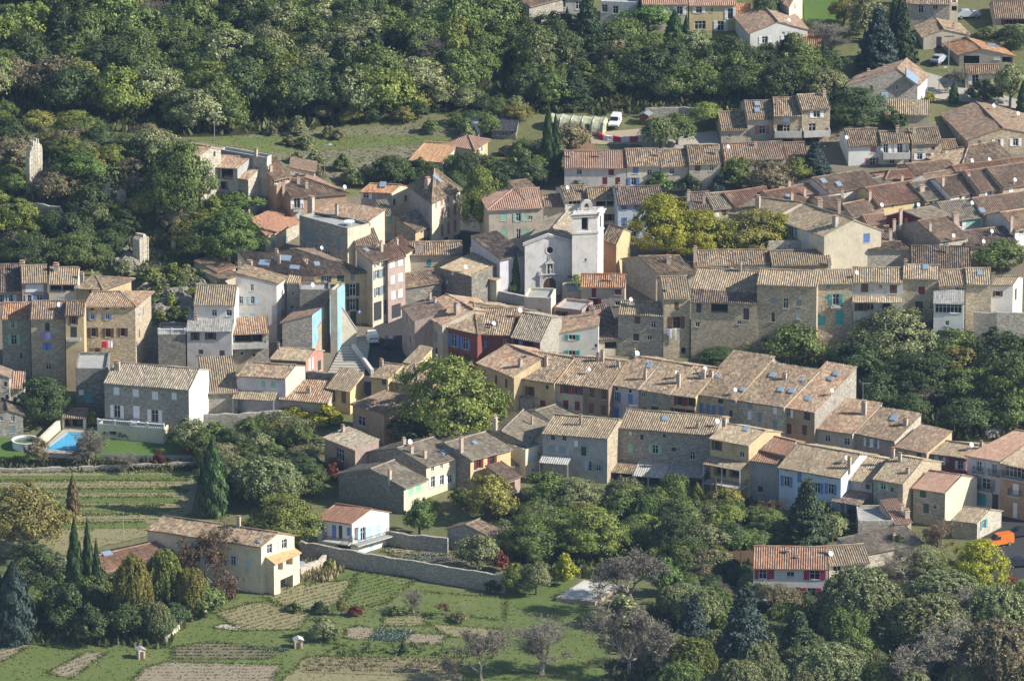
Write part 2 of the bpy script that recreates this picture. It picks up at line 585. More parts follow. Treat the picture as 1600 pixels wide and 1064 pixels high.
def build_roof(h, mat, flat_tiles=False):
    V = []; F = []; UV = []
    nb = 0
    rng = np.random.default_rng(int(abs(h.P0.x * 100) + abs(h.P0.y * 37)) + 3)
    Uh = np.array(h.u[:2]); Bh = np.array(h.b[:2]); P0 = np.array(h.P0[:2]) - np.array(h.O[:2])
    def W3(s, t, z):
        s = np.asarray(s, float); t = np.asarray(t, float); z = np.asarray(z, float)
        return np.stack([P0[0] + s * Uh[0] + t * Bh[0], P0[1] + s * Uh[1] + t * Bh[1], z + h.z0 - h.O.z], -1)
    step = TP / 4
    amp = .014 if flat_tiles else .078
    prof = np.array([-1.0, .25, 1.0, .25]) * amp
    ph1, ph2 = rng.random(2) * 6
    for (a0, a1, v0, v1, pos) in h.planes:
        na = max(4, int(round((a1 - a0) / step)) + 1)
        A = np.linspace(a0, a1, na)
        z0 = np.broadcast_to(np.asarray(v0(A), float), A.shape)
        z1 = np.broadcast_to(np.asarray(v1(A), float), A.shape)
        ln = float(np.max(z1 - z0))
        nv = max(3, int(ln / .8) + 2)
        g = np.linspace(0, 1, nv)
        AA = np.repeat(A[:, None], nv, 1)
        VV = z0[:, None] + (z1 - z0)[:, None] * g[None, :]
        s, t, z = pos(AA, VV)
        zz = z + prof[np.arange(na) % 4][:, None]
        rib = rng.normal(0, .022, ((na + 3) // 4, nv))
        zz = zz + np.repeat(rib, 4, 0)[:na]
        zz = zz + .10 * np.sin(AA * .6 + ph1) * np.sin(VV * .55 + ph2) - .07
        pts = W3(s, t, zz + .12).reshape(-1, 3)
        idx = np.arange(na * nv).reshape(na, nv) + nb
        q = np.stack([idx[:-1, :-1], idx[1:, :-1], idx[1:, 1:], idx[:-1, 1:]], -1).reshape(-1, 4)
        V.append(pts); F.append(q)
        UV.append(np.stack([AA, VV], -1).reshape(-1, 2))
        nb += len(pts)
        # underside and edges
        for (ca, cb) in ((0, -1),):
            cs = []
            for a, v in ((A[0], z0[0]), (A[-1], z0[-1]), (A[-1], z1[-1]), (A[0], z1[0])):
                cs.append(pos(a, v))
            mid = pos(A[na // 2], z1[na // 2])
            lo = np.array([W3(*c_) + np.array([0, 0, -.06]) for c_ in cs])
            hi = np.array([W3(*c_) + np.array([0, 0, .10]) for c_ in cs])
            V.append(np.concatenate([lo, hi]))
            n = nb
            F.append(np.array([[n, n + 1, n + 2, n + 3], [n, n + 1, n + 5, n + 4], [n + 1, n + 2, n + 6, n + 5], [n + 3, n, n + 4, n + 7]]))
            UV.append(np.zeros((8, 2)) + rng.random(2) * 9)
            nb += 8
    for (p, q) in h.ridges:
        p3 = Vector(W3(*p)); q3 = Vector(W3(*q))
        m = MB()
        d = (q3 - p3); L = d.length
        if L < .2: continue
        nseg = max(1, int(L / .9))
        for i in range(nseg):
            a = p3 + d * (i / nseg) + Vector((0, 0, .10 + rng.normal(0, .012)))
            b = p3 + d * ((i + 1.03) / nseg) + Vector((0, 0, .13 + rng.normal(0, .012)))
            m.bar(a, b, .14, .125, 7)
        vv = np.array(m.v)
        V.append(vv)
        for f in m.f:
            F.append(np.array([[nb + i for i in f]]))
        UV.append(np.repeat(np.arange(len(vv) // 14) * .42, 14)[:, None].repeat(2, 1) if len(vv) % 14 == 0 else np.zeros((len(vv), 2)))
        nb += len(vv)
    verts = np.concatenate(V)
    faces = [list(map(int, f)) for blk in F for f in blk]
    uv = np.concatenate(UV)
    me = bpy.data.meshes.new('roof')
    me.from_pydata(verts.tolist(), [], faces)
    lay = me.uv_layers.new(name='UVMap')
    li = np.empty(len(me.loops), int)
    me.loops.foreach_get('vertex_index', li)
    lay.data.foreach_set('uv', uv[li].ravel())
    me.update()
    return obj('roof', me, h.root, mat)

def parse(sx):
    out = []
    for it in sx.replace('\n', ' ').split(';'):
        it = it.strip()
        if it:
            out.append(it)
    return out

def roof_hit(h, px, py):
    d = ray(px, py)
    zt = h.z0 + h.maxtop + 1.0
    t0 = (zt - CAM.z) / d.z
    t1 = (h.z0 - .8 - CAM.z) / d.z
    n = 160
    for i in range(n + 1):
        p = CAM + d * (t0 + (t1 - t0) * i / n)
        s, t = h.st(p)
        if -.5 <= s <= h.W + .5 and -.5 <= t <= h.D + .5 and p.z <= h.z0 + h.top(s, t) + .1:
            return p, s, t
    return None, 0, 0

def H(label, E0, E1, b, wall, roof='tan', d=None, BL=None, BR=None, rt='gable', sl=17, r=.5, win='', ch='', sky='', dish='',
      name=None, cat='house', oh=.38, h=None, side=None, group='houses of the hill village'):
    g = ground(E0[0], b)
    dr = ray(*E0)
    tt = (g.y - CAM.y) / dr.y
    P0 = CAM + dr * tt
    z0 = P0.z
    P1 = on_z(E1[0], E1[1], z0)
    H_ = House()
    u = Vector((P1.x - P0.x, P1.y - P0.y, 0)); W = u.length; u /= W
    if BL: B = on_z(BL[0], BL[1], z0) - P0
    elif BR: B = on_z(BR[0], BR[1], z0) - P1
    else:
        B = Vector((-u.y, u.x, 0))
        B *= (d or 8)
    B.z = 0
    D = B.length; bh = B / D
    if d and (BL or BR): D = d
    H_.P0, H_.u, H_.b, H_.W, H_.D, H_.z0 = P0, u, bh, W, D, z0
    k = math.tan(R(sl))
    og = .1
    H_.planes, H_.top, H_.ridges = roof_def(rt, W, D, k, r, oh, og)
    det = u.x * bh.y - u.y * bh.x
    def st(p):
        dx, dy = p.x - P0.x, p.y - P0.y
        return (dx * bh.y - dy * bh.x) / det, (u.x * dy - u.y * dx) / det
    H_.st = st
    c2 = lambda s, t: Vector((P0.x + s * u.x + t * bh.x, P0.y + s * u.y + t * bh.y, 0))
    H_.c2 = c2
    H_.maxtop = max(H_.top(s, t) for s in (0, W * r, W / 2, W) for t in (0, D * r, D / 2, D))
    cs = [c2(0, 0), c2(W, 0), c2(W, D), c2(0, D)]
    zb = min(TZ(p.x, p.y) for p in cs) - .6
    zb = min(zb, z0 - 1.5)
    ctr = c2(W / 2, D / 2)
    O = Vector((ctr.x, ctr.y, TZ(ctr.x, ctr.y)))
    H_.O = O
    nm = name or ('stone_house' if 'stone' in wall else 'plastered_house')
    root = empty(nm, O, label, cat, group if cat == 'house' else None)
    H_.root = root
    corners = [(0, 0), (W, 0), (W, D), (0, D)]
    walls = {'F': (0, 1), 'R': (1, 2), 'B': (2, 3), 'L': (3, 0)}
    # windows per wall, from image points
    holes = {q: [] for q in walls}
    for it in parse(win):
        sd, rest = it.split(' ', 1)
        a = rest.split(',')
        px, py, style = float(a[0]), float(a[1]), a[2].strip()
        w = float(a[3]) if len(a) > 3 else (1.0 if style not in ('r', 'a') else .7)
        hh = float(a[4]) if len(a) > 4 else (1.4 if style not in ('r', 'a') else .7)
        i, j = walls[sd]
        A = c2(*corners[i]); Bp = c2(*corners[j])
        dv = Bp - A; L = dv.length; dv /= L
        n = Vector((dv.y, -dv.x, 0))
        rr = ray(px, py)
        den = rr.dot(n)
        if abs(den) < 1e-4: continue
        q = CAM + rr * ((A - CAM).dot(n) / den)
        x = (q - A).dot(dv)
        if L < w + .3: w = L - .4
        if w < .3: continue
        x = min(max(x, w / 2 + .15), L - w / 2 - .15)
        zc = min(q.z, z0 - hh / 2 - .12) if style not in ('r', 'a') else q.z
        holes[sd].append((x, zc, w, hh, style, A + dv * x, n))
    m = MB()
    def to(A, dv, x, z, n, y=0):
        p = A + dv * x + n * y
        return (p.x - O.x, p.y - O.y, z - O.z)
    for sd, (i, j) in walls.items():
        A = c2(*corners[i]); Bp = c2(*corners[j])
        dv = Bp - A; L = dv.length; dv /= L
        n = Vector((dv.y, -dv.x, 0))
        cut = [q for q in holes[sd] if q[4] not in ('r', 'a')]
        xs = sorted({0, L, *[q[0] - q[2] / 2 for q in cut], *[q[0] + q[2] / 2 for q in cut]})
        zs = sorted({zb, z0, *[q[1] - q[3] / 2 for q in cut if q[1] - q[3] / 2 > zb], *[q[1] + q[3] / 2 for q in cut if q[1] + q[3] / 2 > zb]})
        inside = lambda x, z: any(abs(x - q[0]) < q[2] / 2 and abs(z - q[1]) < q[3] / 2 for q in cut)
        if not cut:
            m.add([to(A, dv, 0, zb, n), to(A, dv, L, zb, n), to(A, dv, L, z0, n), to(A, dv, 0, z0, n)], [(0, 1, 2, 3)])
        else:
            for x0, x1 in zip(xs, xs[1:]):
                for za, zc in zip(zs, zs[1:]):
                    if x1 - x0 < 1e-4 or zc - za < 1e-4 or inside((x0 + x1) / 2, (za + zc) / 2): continue
                    m.add([to(A, dv, x0, za, n), to(A, dv, x1, za, n), to(A, dv, x1, zc, n), to(A, dv, x0, zc, n)], [(0, 1, 2, 3)])
        for q in cut:
            x0, x1, za, zc = q[0] - q[2] / 2, q[0] + q[2] / 2, q[1] - q[3] / 2, q[1] + q[3] / 2
            dp = -1.2 if q[4] in ('g', 'l') else -.2
            pts = [(x0, za), (x1, za), (x1, zc), (x0, zc)]
            vs = [to(A, dv, x, z, n) for x, z in pts] + [to(A, dv, x, z, n, dp) for x, z in pts]
            m.add(vs, [(0, 1, 5, 4), (1, 2, 6, 5), (2, 3, 7, 6), (3, 0, 4, 7)])
        # the part of the wall above eaves height
        s0, t0 = corners[i]; s1, t1 = corners[j]
        K = 12
        fr = sorted({*[q / K for q in range(K + 1)], r, 1 - r})
        prof = [(L * f, H_.top(s0 + (s1 - s0) * f, t0 + (t1 - t0) * f)) for f in fr]
        if max(p[1] for p in prof) > .02:
            for (xa, ha), (xb, hb) in zip(prof, prof[1:]):
                if max(ha, hb) < .005: continue
                m.add([to(A, dv, xa, z0, n), to(A, dv, xb, z0, n), to(A, dv, xb, z0 + max(hb, .001), n), to(A, dv, xa, z0 + max(ha, .001), n)], [(0, 1, 2, 3)])
    if rt == 'flat':
        ph = .45
        for sd, (i, j) in walls.items():
            A = c2(*corners[i]); Bp = c2(*corners[j])
            dv = Bp - A; L = dv.length; dv /= L
            n = Vector((dv.y, -dv.x, 0))
            vs = [to(A, dv, x, z0 + z, n, y) for x in (0, L) for z in (0, ph) for y in (.002, -.25)]
            m.add(vs, [(0, 1, 3, 2), (4, 6, 7, 5), (2, 3, 7, 6), (0, 2, 6, 4), (1, 5, 7, 3)])
    wobj = m.obj('wall', WALL[wall], root)
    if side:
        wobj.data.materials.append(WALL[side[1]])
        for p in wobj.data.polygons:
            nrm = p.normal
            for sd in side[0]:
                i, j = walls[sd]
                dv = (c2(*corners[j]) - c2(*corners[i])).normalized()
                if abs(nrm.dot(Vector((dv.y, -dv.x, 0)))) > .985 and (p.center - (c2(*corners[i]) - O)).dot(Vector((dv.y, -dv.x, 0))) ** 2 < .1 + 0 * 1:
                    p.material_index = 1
    for sd in walls:
        for q in holes[sd]:
            c = q[5].copy(); c.z = q[1]
            put_window(root, c - O, q[6], q[2], q[3], q[4])
    if H_.planes:
        H_.roof = build_roof(H_, ROOF[roof], roof in ('terra', 'sand', 'black', 'conc'))
    else:
        mm = MB()
        q = [c2(*c_) for c_ in corners]
        mm.add([(p.x - O.x, p.y - O.y, z0 + .02 - O.z) for p in q], [(0, 1, 2, 3)])
        H_.roof = mm.obj('roof', WALL['conc'], root)
    # chimneys
    for it in parse(ch):
        a = [float(q) for q in it.split(',')]
        p, s, t = roof_hit(H_, a[0], a[1])
        if p is None: print('chimney missed', label, it); continue
        hh = a[2] if len(a) > 2 else .85
        w = a[3] if len(a) > 3 else .46
        mm = MB()
        zt = h_top = H_.z0 + H_.top(s, t)
        rz = math.atan2(u.y, u.x)
        mm.box(-w / 2, w / 2, -w * .4, w * .4, -.9, hh)
        mm.box(-w / 2 - .06, w / 2 + .06, -w * .4 - .06, w * .4 + .06, hh, hh + .1)
        for sx in (-.25, .25):
            mm.box(w * sx - .08, w * sx + .08, -.09, .09, hh + .1, hh + .34, 1)
        mm.box(-w / 2, w / 2, -w * .35, w * .35, hh + .34, hh + .4, 1)
        c = part('chimney', mm.mesh('chimney'), H_.roof, Vector((p.x, p.y, zt)) - O, rz, [CHIM, CHIMP])
    for it in parse(sky):
        a = [float(q) for q in it.split(',')]
        p, s, t = roof_hit(H_, a[0], a[1])
        if p is None: print('skylight missed', label, it); continue
        e = .05
        def P3(s_, t_):
            q = c2(s_, t_); return Vector((q.x, q.y, z0 + H_.top(s_, t_)))
        ax = (P3(s + e, t) - P3(s - e, t)); ay = (P3(s, t + e) - P3(s, t - e))
        nz = ax.cross(ay).normalized()
        ax = Vector((ax.x, ax.y, ax.z)).normalized(); ay = nz.cross(ax).normalized()
        M = Matrix((ax, ay, nz)).transposed().to_4x4()
        M.translation = P3(s, t) - O
        w, l = (a[2], a[3]) if len(a) > 3 else (.8, 1.1)
        mm = MB()
        mm.box(-w / 2 - .07, w / 2 + .07, -l / 2 - .07, l / 2 + .07, -.1, .24, 0, M)
        o_ = mm.obj('skylight', METAL, H_.roof)
        mm = MB()
        mm.box(-w / 2, w / 2, -l / 2, l / 2, .2, .262, 0, M)
        mm.obj('skylight_pane', SKYGL, o_)
    for it in parse(dish):
        a = [float(q) for q in it.split(',')]
        p, s, t = roof_hit(H_, a[0], a[1])
        if p is None: print('dish missed', label, it); continue
        rr = min(a[2], .4) if len(a) > 2 else .34
        mm = MB()
        mm.bar((0, 0, -.3), (0, 0, .75), .035, .035, 6)
        mm.bar((0, 0, .7), (.35, -.45, .55), .02, .02, 5)
        q = len(mm.v)
        mm.lathe([(.02, -.02), (rr * .5, .03), (rr * .85, .1), (rr, .16), (rr, .19), (rr * .5, .06), (.02, .0)], 14)
        M = Matrix.Translation((0, -.08, .8)) @ Matrix.Rotation(R(40), 4, 'Z') @ Matrix.Rotation(R(62), 4, 'X')
        for i in range(q, len(mm.v)):
            mm.v[i] = tuple(M @ Vector(mm.v[i]))
        part('satellite_dish', mm.mesh('satellite_dish'), H_.roof, Vector((p.x, p.y, z0 + H_.top(s, t))) - O, 0, WHITEP)
    HOUSES[label] = H_
    return H_

def wall_frame(h, sd, px, py):
    """point on a wall, its direction to the right and its outward normal"""
    walls = {'F': ((0, 0), (h.W, 0)), 'R': ((h.W, 0), (h.W, h.D)), 'L': ((0, h.D), (0, 0))}
    A = h.c2(*walls[sd][0]); B = h.c2(*walls[sd][1])
    dv = (B - A).normalized(); n = Vector((dv.y, -dv.x, 0))
    rr = ray(px, py)
    q = CAM + rr * ((A - CAM).dot(n) / rr.dot(n))
    return q, dv, n

def balcony(h, sd, px, py, w, dep=1.0, rail='iron', hgt=.95):
    """slab whose wall line passes the image point, with a railing"""
    q, dv, n = wall_frame(h, sd, px, py)
    M = Matrix((dv, n, Vector((0, 0, 1)))).transposed().to_4x4()
    M.translation = q - h.O
    m = MB()
    m.box(-w / 2, w / 2, .01, dep, -.16, 0, 0, M)
    o = m.obj('balcony', CONC, h.root)
    m = MB()
    if rail == 'wall':
        for a in ((-w / 2, w / 2, dep - .12, dep), (-w / 2, -w / 2 + .12, .01, dep - .12), (w / 2 - .12, w / 2, .01, dep - .12)):
            m.box(*a, .003, hgt, 0, M)
        m.obj('parapet', CONC, o)
    else:
        m.box(-w / 2, w / 2, dep - .05, dep, hgt - .05, hgt, 0, M)
        for sx in (-1, 1):
            m.box(sx * (w / 2 - .025) - .025, sx * (w / 2 - .025) + .025, .01, dep - .05, hgt - .05, hgt, 0, M)
        k = max(3, int(w / .16))
        for i in range(k + 1):
            x = -w / 2 + .02 + (w - .04) * i / k
            m.box(x - .012, x + .012, dep - .04, dep - .01, 0, hgt - .05, 0, M)
        for sx in (-1, 1):
            for i in range(int(dep / .16)):
                m.box(sx * (w / 2 - .025) - .012, sx * (w / 2 - .025) + .012, .02 + i * .16, .044 + i * .16, 0, hgt - .05, 0, M)
        m.obj('railing', WHITEP if rail == 'white' else IRON, o)
    return o

def awning(h, sd, px, py, w, dep=2.0, mat='conc', drop=.5, posts=True):
    """lean-to roof fixed to a wall: slopes down from the wall, on posts"""
    q, dv, n = wall_frame(h, sd, px, py)
    M = Matrix((dv, n, Vector((0, 0, 1)))).transposed().to_4x4()
    M.translation = q - h.O
    m = MB()
    k = int(w / TP * 2)
    for i in range(k):
        x0 = -w / 2 + w * i / k; x1 = -w / 2 + w * (i + 1) / k
        za, zb = (.05, -.02) if i % 2 else (-.02, .05)
        vs = [M @ Vector(p) for p in ((x0, .02, za), (x1, .02, zb), (x1, dep, zb - drop), (x0, dep, za - drop))]
        m.add(vs, [(0, 1, 2, 3)])
        m.add([v - Vector((0, 0, .1)) for v in vs], [(0, 1, 2, 3)])
    o = m.obj('porch_roof', ROOF[mat], h.root)
    me = o.data
    lay = me.uv_layers.new(name='UVMap')
    for l in me.loops:
        v = M.inverted() @ me.vertices[l.vertex_index].co
        lay.data[l.index].uv = (v.x + 1e-3, v.y)
    if posts:
        for sx in (-1, 0, 1) if w > 4 else (-1, 1):
            m = MB()
            p = M @ Vector((sx * (w / 2 - .15), dep - .2, -drop))
            zg = TZ(p.x + h.O.x, p.y + h.O.y) - h.O.z - .2
            m.box(p.x - .1, p.x + .1, p.y - .1, p.y + .1, min(zg, p.z - .5), p.z)
            m.obj('post', CONC, h.root)
    return o
# ================================================================ THE VILLAGE
# ---- far houses at the top of the picture
H('grey house showing pale windows between the dark trees at the top edge', (858,-3),(914,-5),52,'grey','brown',d=8,win='F 879,6,n;F 904,9,n')
H('old stone house half hidden by trees at the top edge, left of the grey one', (798,2),(827,10),60,'gstone','brown',d=8,rt='front',win='F 807,28,kc')
H('low pale terrace building beside the umbrella pine at the top edge', (938,6),(996,8),42,'pale','tan',d=6,rt='flat',win='F 945,12,n;F 962,16,n')
H('beige two storey house joined to the left of the bright yellow house', (1003,7),(1075,6),50,'beige','pink',d=9,win='F 1062,17,wo;F 1030,17,wo')
H('bright yellow house with white shutters at the top of the picture', (1077,8),(1150,7),49,'yellow','pink',d=9,win='F 1092,16,wo,1,1.1;F 1112,16,n,.5,.8;F 1141,22,wo,.9,1.9;F 1094,40,n,1.9,1.5;F 1126,41,wo,1.1,1.7',ch='1120,0')
H('small annex with an orange roof against the yellow house', (1151,29),(1173,29),50,'beige','orange',d=4,rt='shed',sl=20,win='F 1165,40,yc,.9,1.6',name='annex')
H('tall pale yellow house with a pink roof above the white gabled house', (1218,3),(1233,12),42,'cream','pink',BR=(1254,-6),win='R 1246,31,wo,.8,1;R 1242,12,n,.7,.9')
H('white house with a low pitched gable facing the valley', (1172,52),(1262,47),90,'white','brown',d=11,rt='front',sl=19,r=.48,win='F 1229,61,wo,1,1.2;F 1195,63,wo,1,1.2;F 1224,46,n,.5,.5',dish='1232,38')
H('row of sheds with an orange roof below the white gabled house', (1236,71),(1282,72),92,'pale','orange',d=3.5,rt='shed',win='F 1244,81,nc,1.1,1.7;F 1271,81,uc,1.2,1.7',name='annex')
H('big stone house with an orange shutter at the top right', (1403,5),(1484,7),42,'pstone','tan',d=9,win='F 1439,15,n,.9,1.4;F 1461,12,n,.8,.9;F 1447,15,uo,.4,.4')
H('yellowish veranda tower at the end of the big stone house', (1485,9),(1497,9),40,'cream','tan',d=3,rt='flat',win='F 1491,14,g,.9,.9',name='veranda')
H('low beige house with one tall dark window below the big stone house', (1443,58),(1513,55),78,'beige','tan',BL=(1430,41),rt='front',sl=18,r=.45,win='F 1467,67,kc,.9,2.1',ch='1490,46')
H('house with a bright orange roof and an open porch', (1499,86),(1584,88),104,'beige','orange',BL=(1475,68),rt='front',sl=17,r=.4,win='F 1518,93,g,2.6,2.2;F 1575,94,g,1.8,1;F 1558,91,wc,1.1,.6',ch='1512,60',sky='1550,72,1.6,2.2')
H('long low house with dark red shutters in the top right corner', (1554,28),(1640,27),47,'beige','brown',d=8,sl=24,win='F 1576,33,ro,1.2,1.1;F 1596,33,ro,1.2,1.1')
H('cottage with white shutters below the orange roofed house', (1509,115),(1562,115),139,'cream','brown',d=5,win='F 1524,125,wo,1.1,1.7')
H('grey stone barn with a wide gable and a pale tin patch on its roof', (1324,134),(1434,131),172,'gstone','brown',BR=(1449,116),rt='front',sl=18,r=.7,win='F 1361,137,n,.6,.9;F 1402,137,n,.6,.9;F 1383,154,uc,1.3,2.2',ch='1357,118;1382,112',sky='1424,121,2.4,2.8',side=('R','white'),name='stone_barn')
H('low tiled lean-to at the foot of the grey stone barn', (1383,178),(1452,179),192,'beige','pale',d=4,rt='shed',name='lean_to')
H('lowest of the terrace houses, with a plain roof and no front window', (1127,203),(1167,202),226,'beige','tan',d=10,win='F 1140,212,n,.5,.7')
H('terrace house with old rose shutters and two skylights', (1168,186),(1209,185),224,'beige','tan',d=10,win='F 1191,203,po,1.1,1.4',sky='1183,163;1183,173')
H('terrace house with a pale blue window above the long balcony', (1209,181),(1252,181),226,'stone','tan',d=10,win='F 1229,187,uc,1.1,.9;F 1229,202,n,1.1,1.5;F 1219,202,g,1,1.5;F 1231,222,g,1.6,1',ch='1215,165')
H('tallest terrace house with white and blue shutters at the end of the balcony', (1253,171),(1297,169),226,'stone','tan',d=8,win='F 1276,179,wo,1.1,1.1;F 1269,200,n,1.2,1.5;F 1247,221,g,1.9,1;F 1275,219,g,1.1,1',ch='1288,150')
balcony(HOUSES['terrace house with a pale blue window above the long balcony'],'F',1231,210,4.4,1.6,'wall')
balcony(HOUSES['tallest terrace house with white and blue shutters at the end of the balcony'],'F',1274,209,4.4,1.6,'wall')
H('white house with pink closed shutters in the upper right', (1326,228),(1377,226),260,'white','tan',BL=(1312,206),sl=20,win='F 1365,234,pc,1,1.2;F 1363,254,po,1,1.5',dish='1322,222')
H('low house with a sunlit roof terrace between the pink shuttered and stone houses', (1377,223),(1421,222),258,'cream','tan',d=6,win='F 1384,232,wo,.8,1.7;F 1406,231,wo,.9,1.7;F 1394,252,n,.9,1',ch='1402,207')
balcony(HOUSES['low house with a sunlit roof terrace between the pink shuttered and stone houses'],'F',1399,243,4.4,1.8,'wall')
H('stone house with a red board on its front in the upper right', (1425,224),(1471,222),258,'stone','tan',BL=(1412,204),sl=20,win='F 1438,232,yc,1,1.1;F 1437,245,wo,.9,1;F 1450,245,wo,.9,1;F 1458,232,rc,.6,.6',ch='1428,208',dish='1460,250')
H('small brown roofed link house right of the red board house', (1472,239),(1498,238),256,'beige','brown',d=7,win='F 1482,244,n,.9,1')
H('broad stone farmhouse with white shutters under a patched brown roof', (1513,219),(1640,214),245,'stone','brown',BL=(1472,178),rt='front',sl=17,r=.42,win='F 1530,217,n,.6,.7;F 1559,215,wo,.9,1.2;F 1587,213,wo,.9,1.2;L 1480,190,n,.8,1;L 1498,204,uc,1,1.2',ch='1489,165,1.8',dish='1552,172;1590,184')
H('house with a grey white front and dark red closed shutters behind the church', (882,262),(979,262),300,'pale','pink',d=9,win='F 955,269,rc,.9,1.1;F 945,283,rc,.8,1.2;F 965,283,rc,.8,1.2;F 905,268,n,.9,1.1',ch='893,246;938,246')
H('cream house with a blue door behind the church', (980,259),(1032,258),300,'cream','tan',d=9,win='F 993,266,bc,.9,1.2;F 990,284,bo,.9,1.3;F 1015,270,n,.8,1',ch='1030,245')
H('plain narrow house between the blue doored and the tall roofed ones', (1033,260),(1076,259),300,'beige','tan',d=9,win='F 1050,268,n,.8,1')
H('beige house with a pinkish roof above the dark bushes behind the square', (1077,256),(1126,255),300,'beige','tan',d=10,win='F 1090,262,nc,.9,1.2;F 1112,263,n,.7,1',ch='1120,240')
H('brown roofed house left of the group with dish aerials below the terrace', (1133,250),(1181,249),285,'beige','brown',d=9,dish='1137,236')
H('brown roofed house in the middle of the row below the balcony terrace', (1182,249),(1228,247),280,'beige','brown',d=9,win='F 1200,256,n',ch='1180,232')
H('brown roofed house beside the round blue spruce', (1229,246),(1262,245),270,'beige','brown',d=8)
H('modern house with a smooth sand coloured roof at the edge of the field', (640,250),(692,253),275,'white','sand',BR=(742,228),sl=17,win='R 712,240,n,.6,.6;F 660,258,n')
H('yellow house with a pink hipped roof behind the sand roofed house', (700,226),(740,233),262,'yellow','pink',BR=(762,219),rt='hip',sl=20,win='R 752,233,wo,.8,1')
H('black wooden hut with white windows near the polytunnel', (768,204),(806,205),217,'black' if 'black' in WALL else 'dstone','black',d=5,rt='shed',sl=10,win='F 778,209,n,.6,.6;F 788,210,n,.9,.6',name='hut',cat='hut')

# ---- upper left cluster
H('long barn with a rusty roof and pale stone gable below the field', (271,235),(313,243),306,'gstone','mix',BR=(345,233),win='F 299,256,nc,.8,1.8;R 335,236,kc,.5,.8',side=('R','pstone'))
H('grey rendered house whose blank wall rises behind the terraced house', (344,238),(417,251),292,'grey','brown',BR=(424,246),rt='flat',ch='400,247,1.4',side=('R','cream'))
H('house with an open loggia under orange tiles', (322,260),(371,263),316,'grey','mix',BL=(342,252),rt='shed',sl=16,win='F 345,272,g,4,1.7;F 331,291,wc,.8,2;F 345,290,g,2.4,1.4')
H('ivy grown stone house with a low patched roof right of the loggia', (352,275),(388,280),322,'gstone','mix',BR=(417,267),rt='shed',sl=16,ch='372,262,1.6',win='F 366,288,yc,.7,1.2',side=('R','pstone'))
H('cream end house with one blue window above the brown roof', (453,270),(491,270),312,'cream','brown',d=6,rt='shedR',sl=12,win='F 464,275,bc,.7,1.1')
H('narrow tan house with a strip of three attic windows', (428,281),(454,275),350,'tan','mix',BL=(402,267),rt='shed',sl=15,win='F 433,282,n,.7,.7;F 442,280,n,.9,.7;F 450,278,n,.7,.7;L 413,283,uc,.8,1.1;L 424,281,uc,.6,1.1',ch='423,268')
H('big tan house with white shutters and a sagging roof in the upper left', (455,308),(541,301),362,'tan','brown',BL=(395,277),rt='hipR',r=.36,sl=19,win='L 430,302,wo,1.4,1.9;L 412,301,n,.4,.6;L 402,325,uc,1.1,1.8;L 411,327,uc,.8,1.6;F 464,317,wo,1,1.8;F 497,310,n,.5,.6;F 503,309,n,.5,.6;F 467,334,uc,.8,1.5',ch='443,298,1.3;466,287;479,294,.9',dish='538,299')
balcony(HOUSES['big tan house with white shutters and a sagging roof in the upper left'],'F',464,327,1.6,.8)
H('house with a smooth terracotta roof in half shadow', (415,368),(467,346),402,'pstone','terra',BL=(391,354),rt='shed',sl=13,win='F 427,383,yc,1.1,1.4;F 446,376,yc,1.1,1.4')
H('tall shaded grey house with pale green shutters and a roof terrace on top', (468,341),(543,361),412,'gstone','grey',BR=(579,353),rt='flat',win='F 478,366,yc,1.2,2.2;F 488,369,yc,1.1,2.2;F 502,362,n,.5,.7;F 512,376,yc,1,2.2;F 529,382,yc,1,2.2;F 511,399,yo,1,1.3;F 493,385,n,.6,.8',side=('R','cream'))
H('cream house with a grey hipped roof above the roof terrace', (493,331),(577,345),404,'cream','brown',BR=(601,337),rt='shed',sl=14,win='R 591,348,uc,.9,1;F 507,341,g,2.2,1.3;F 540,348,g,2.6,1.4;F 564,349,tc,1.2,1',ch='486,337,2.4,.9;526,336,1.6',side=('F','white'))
H('narrow cream house with pale green shutters stacked beside the terrace house', (602,336),(618,334),378,'cream','grey',d=4,rt='shed',win='F 609,343,gc,.9,1.3;F 606,369,uc,.8,1.3')
H('house with an orange roof and skylight below the wood', (564,299),(612,301),340,'grey','orange',BR=(640,292),sl=19,win='F 572,306,wo,.9,1;R 634,310,kc,.5,1;R 616,316,kc,.5,1',sky='598,289,.9,1.2',side=('R','cream'))
H('tall cream house with nine old rose shutters under a pyramid roof', (675,315),(719,295),394,'cream','tan',BL=(640,290),rt='hip',sl=31,win='F 690,312,pc,.7,1.3;F 700,309,pc,.7,1.3;F 711,306,pc,.7,1.3;F 691,334,pc,.7,1.9;F 701,331,pc,.7,1.9;F 711,327,pc,.7,1.9;F 691,360,pc,.8,1.9;F 701,356,pc,.8,1.9;F 711,353,pc,.8,1.9;F 697,378,kc,1,1.6;F 712,377,kc,1,2;F 681,322,n,.5,1.1',sky='680,277,.7,.7;686,282,.6,.7',ch='668,291,1.2,.8',side=('L','grey'))  # grey on the left wall: its shade put into the plaster colour
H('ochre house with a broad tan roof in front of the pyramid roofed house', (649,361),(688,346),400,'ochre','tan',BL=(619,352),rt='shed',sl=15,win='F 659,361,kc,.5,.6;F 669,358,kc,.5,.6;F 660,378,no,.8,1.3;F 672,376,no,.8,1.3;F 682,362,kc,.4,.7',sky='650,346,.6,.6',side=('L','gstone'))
H('small brown roofed house wedged under the roof terrace', (556,382),(592,379),444,'beige','brown',d=6,rt='shed',sl=18)
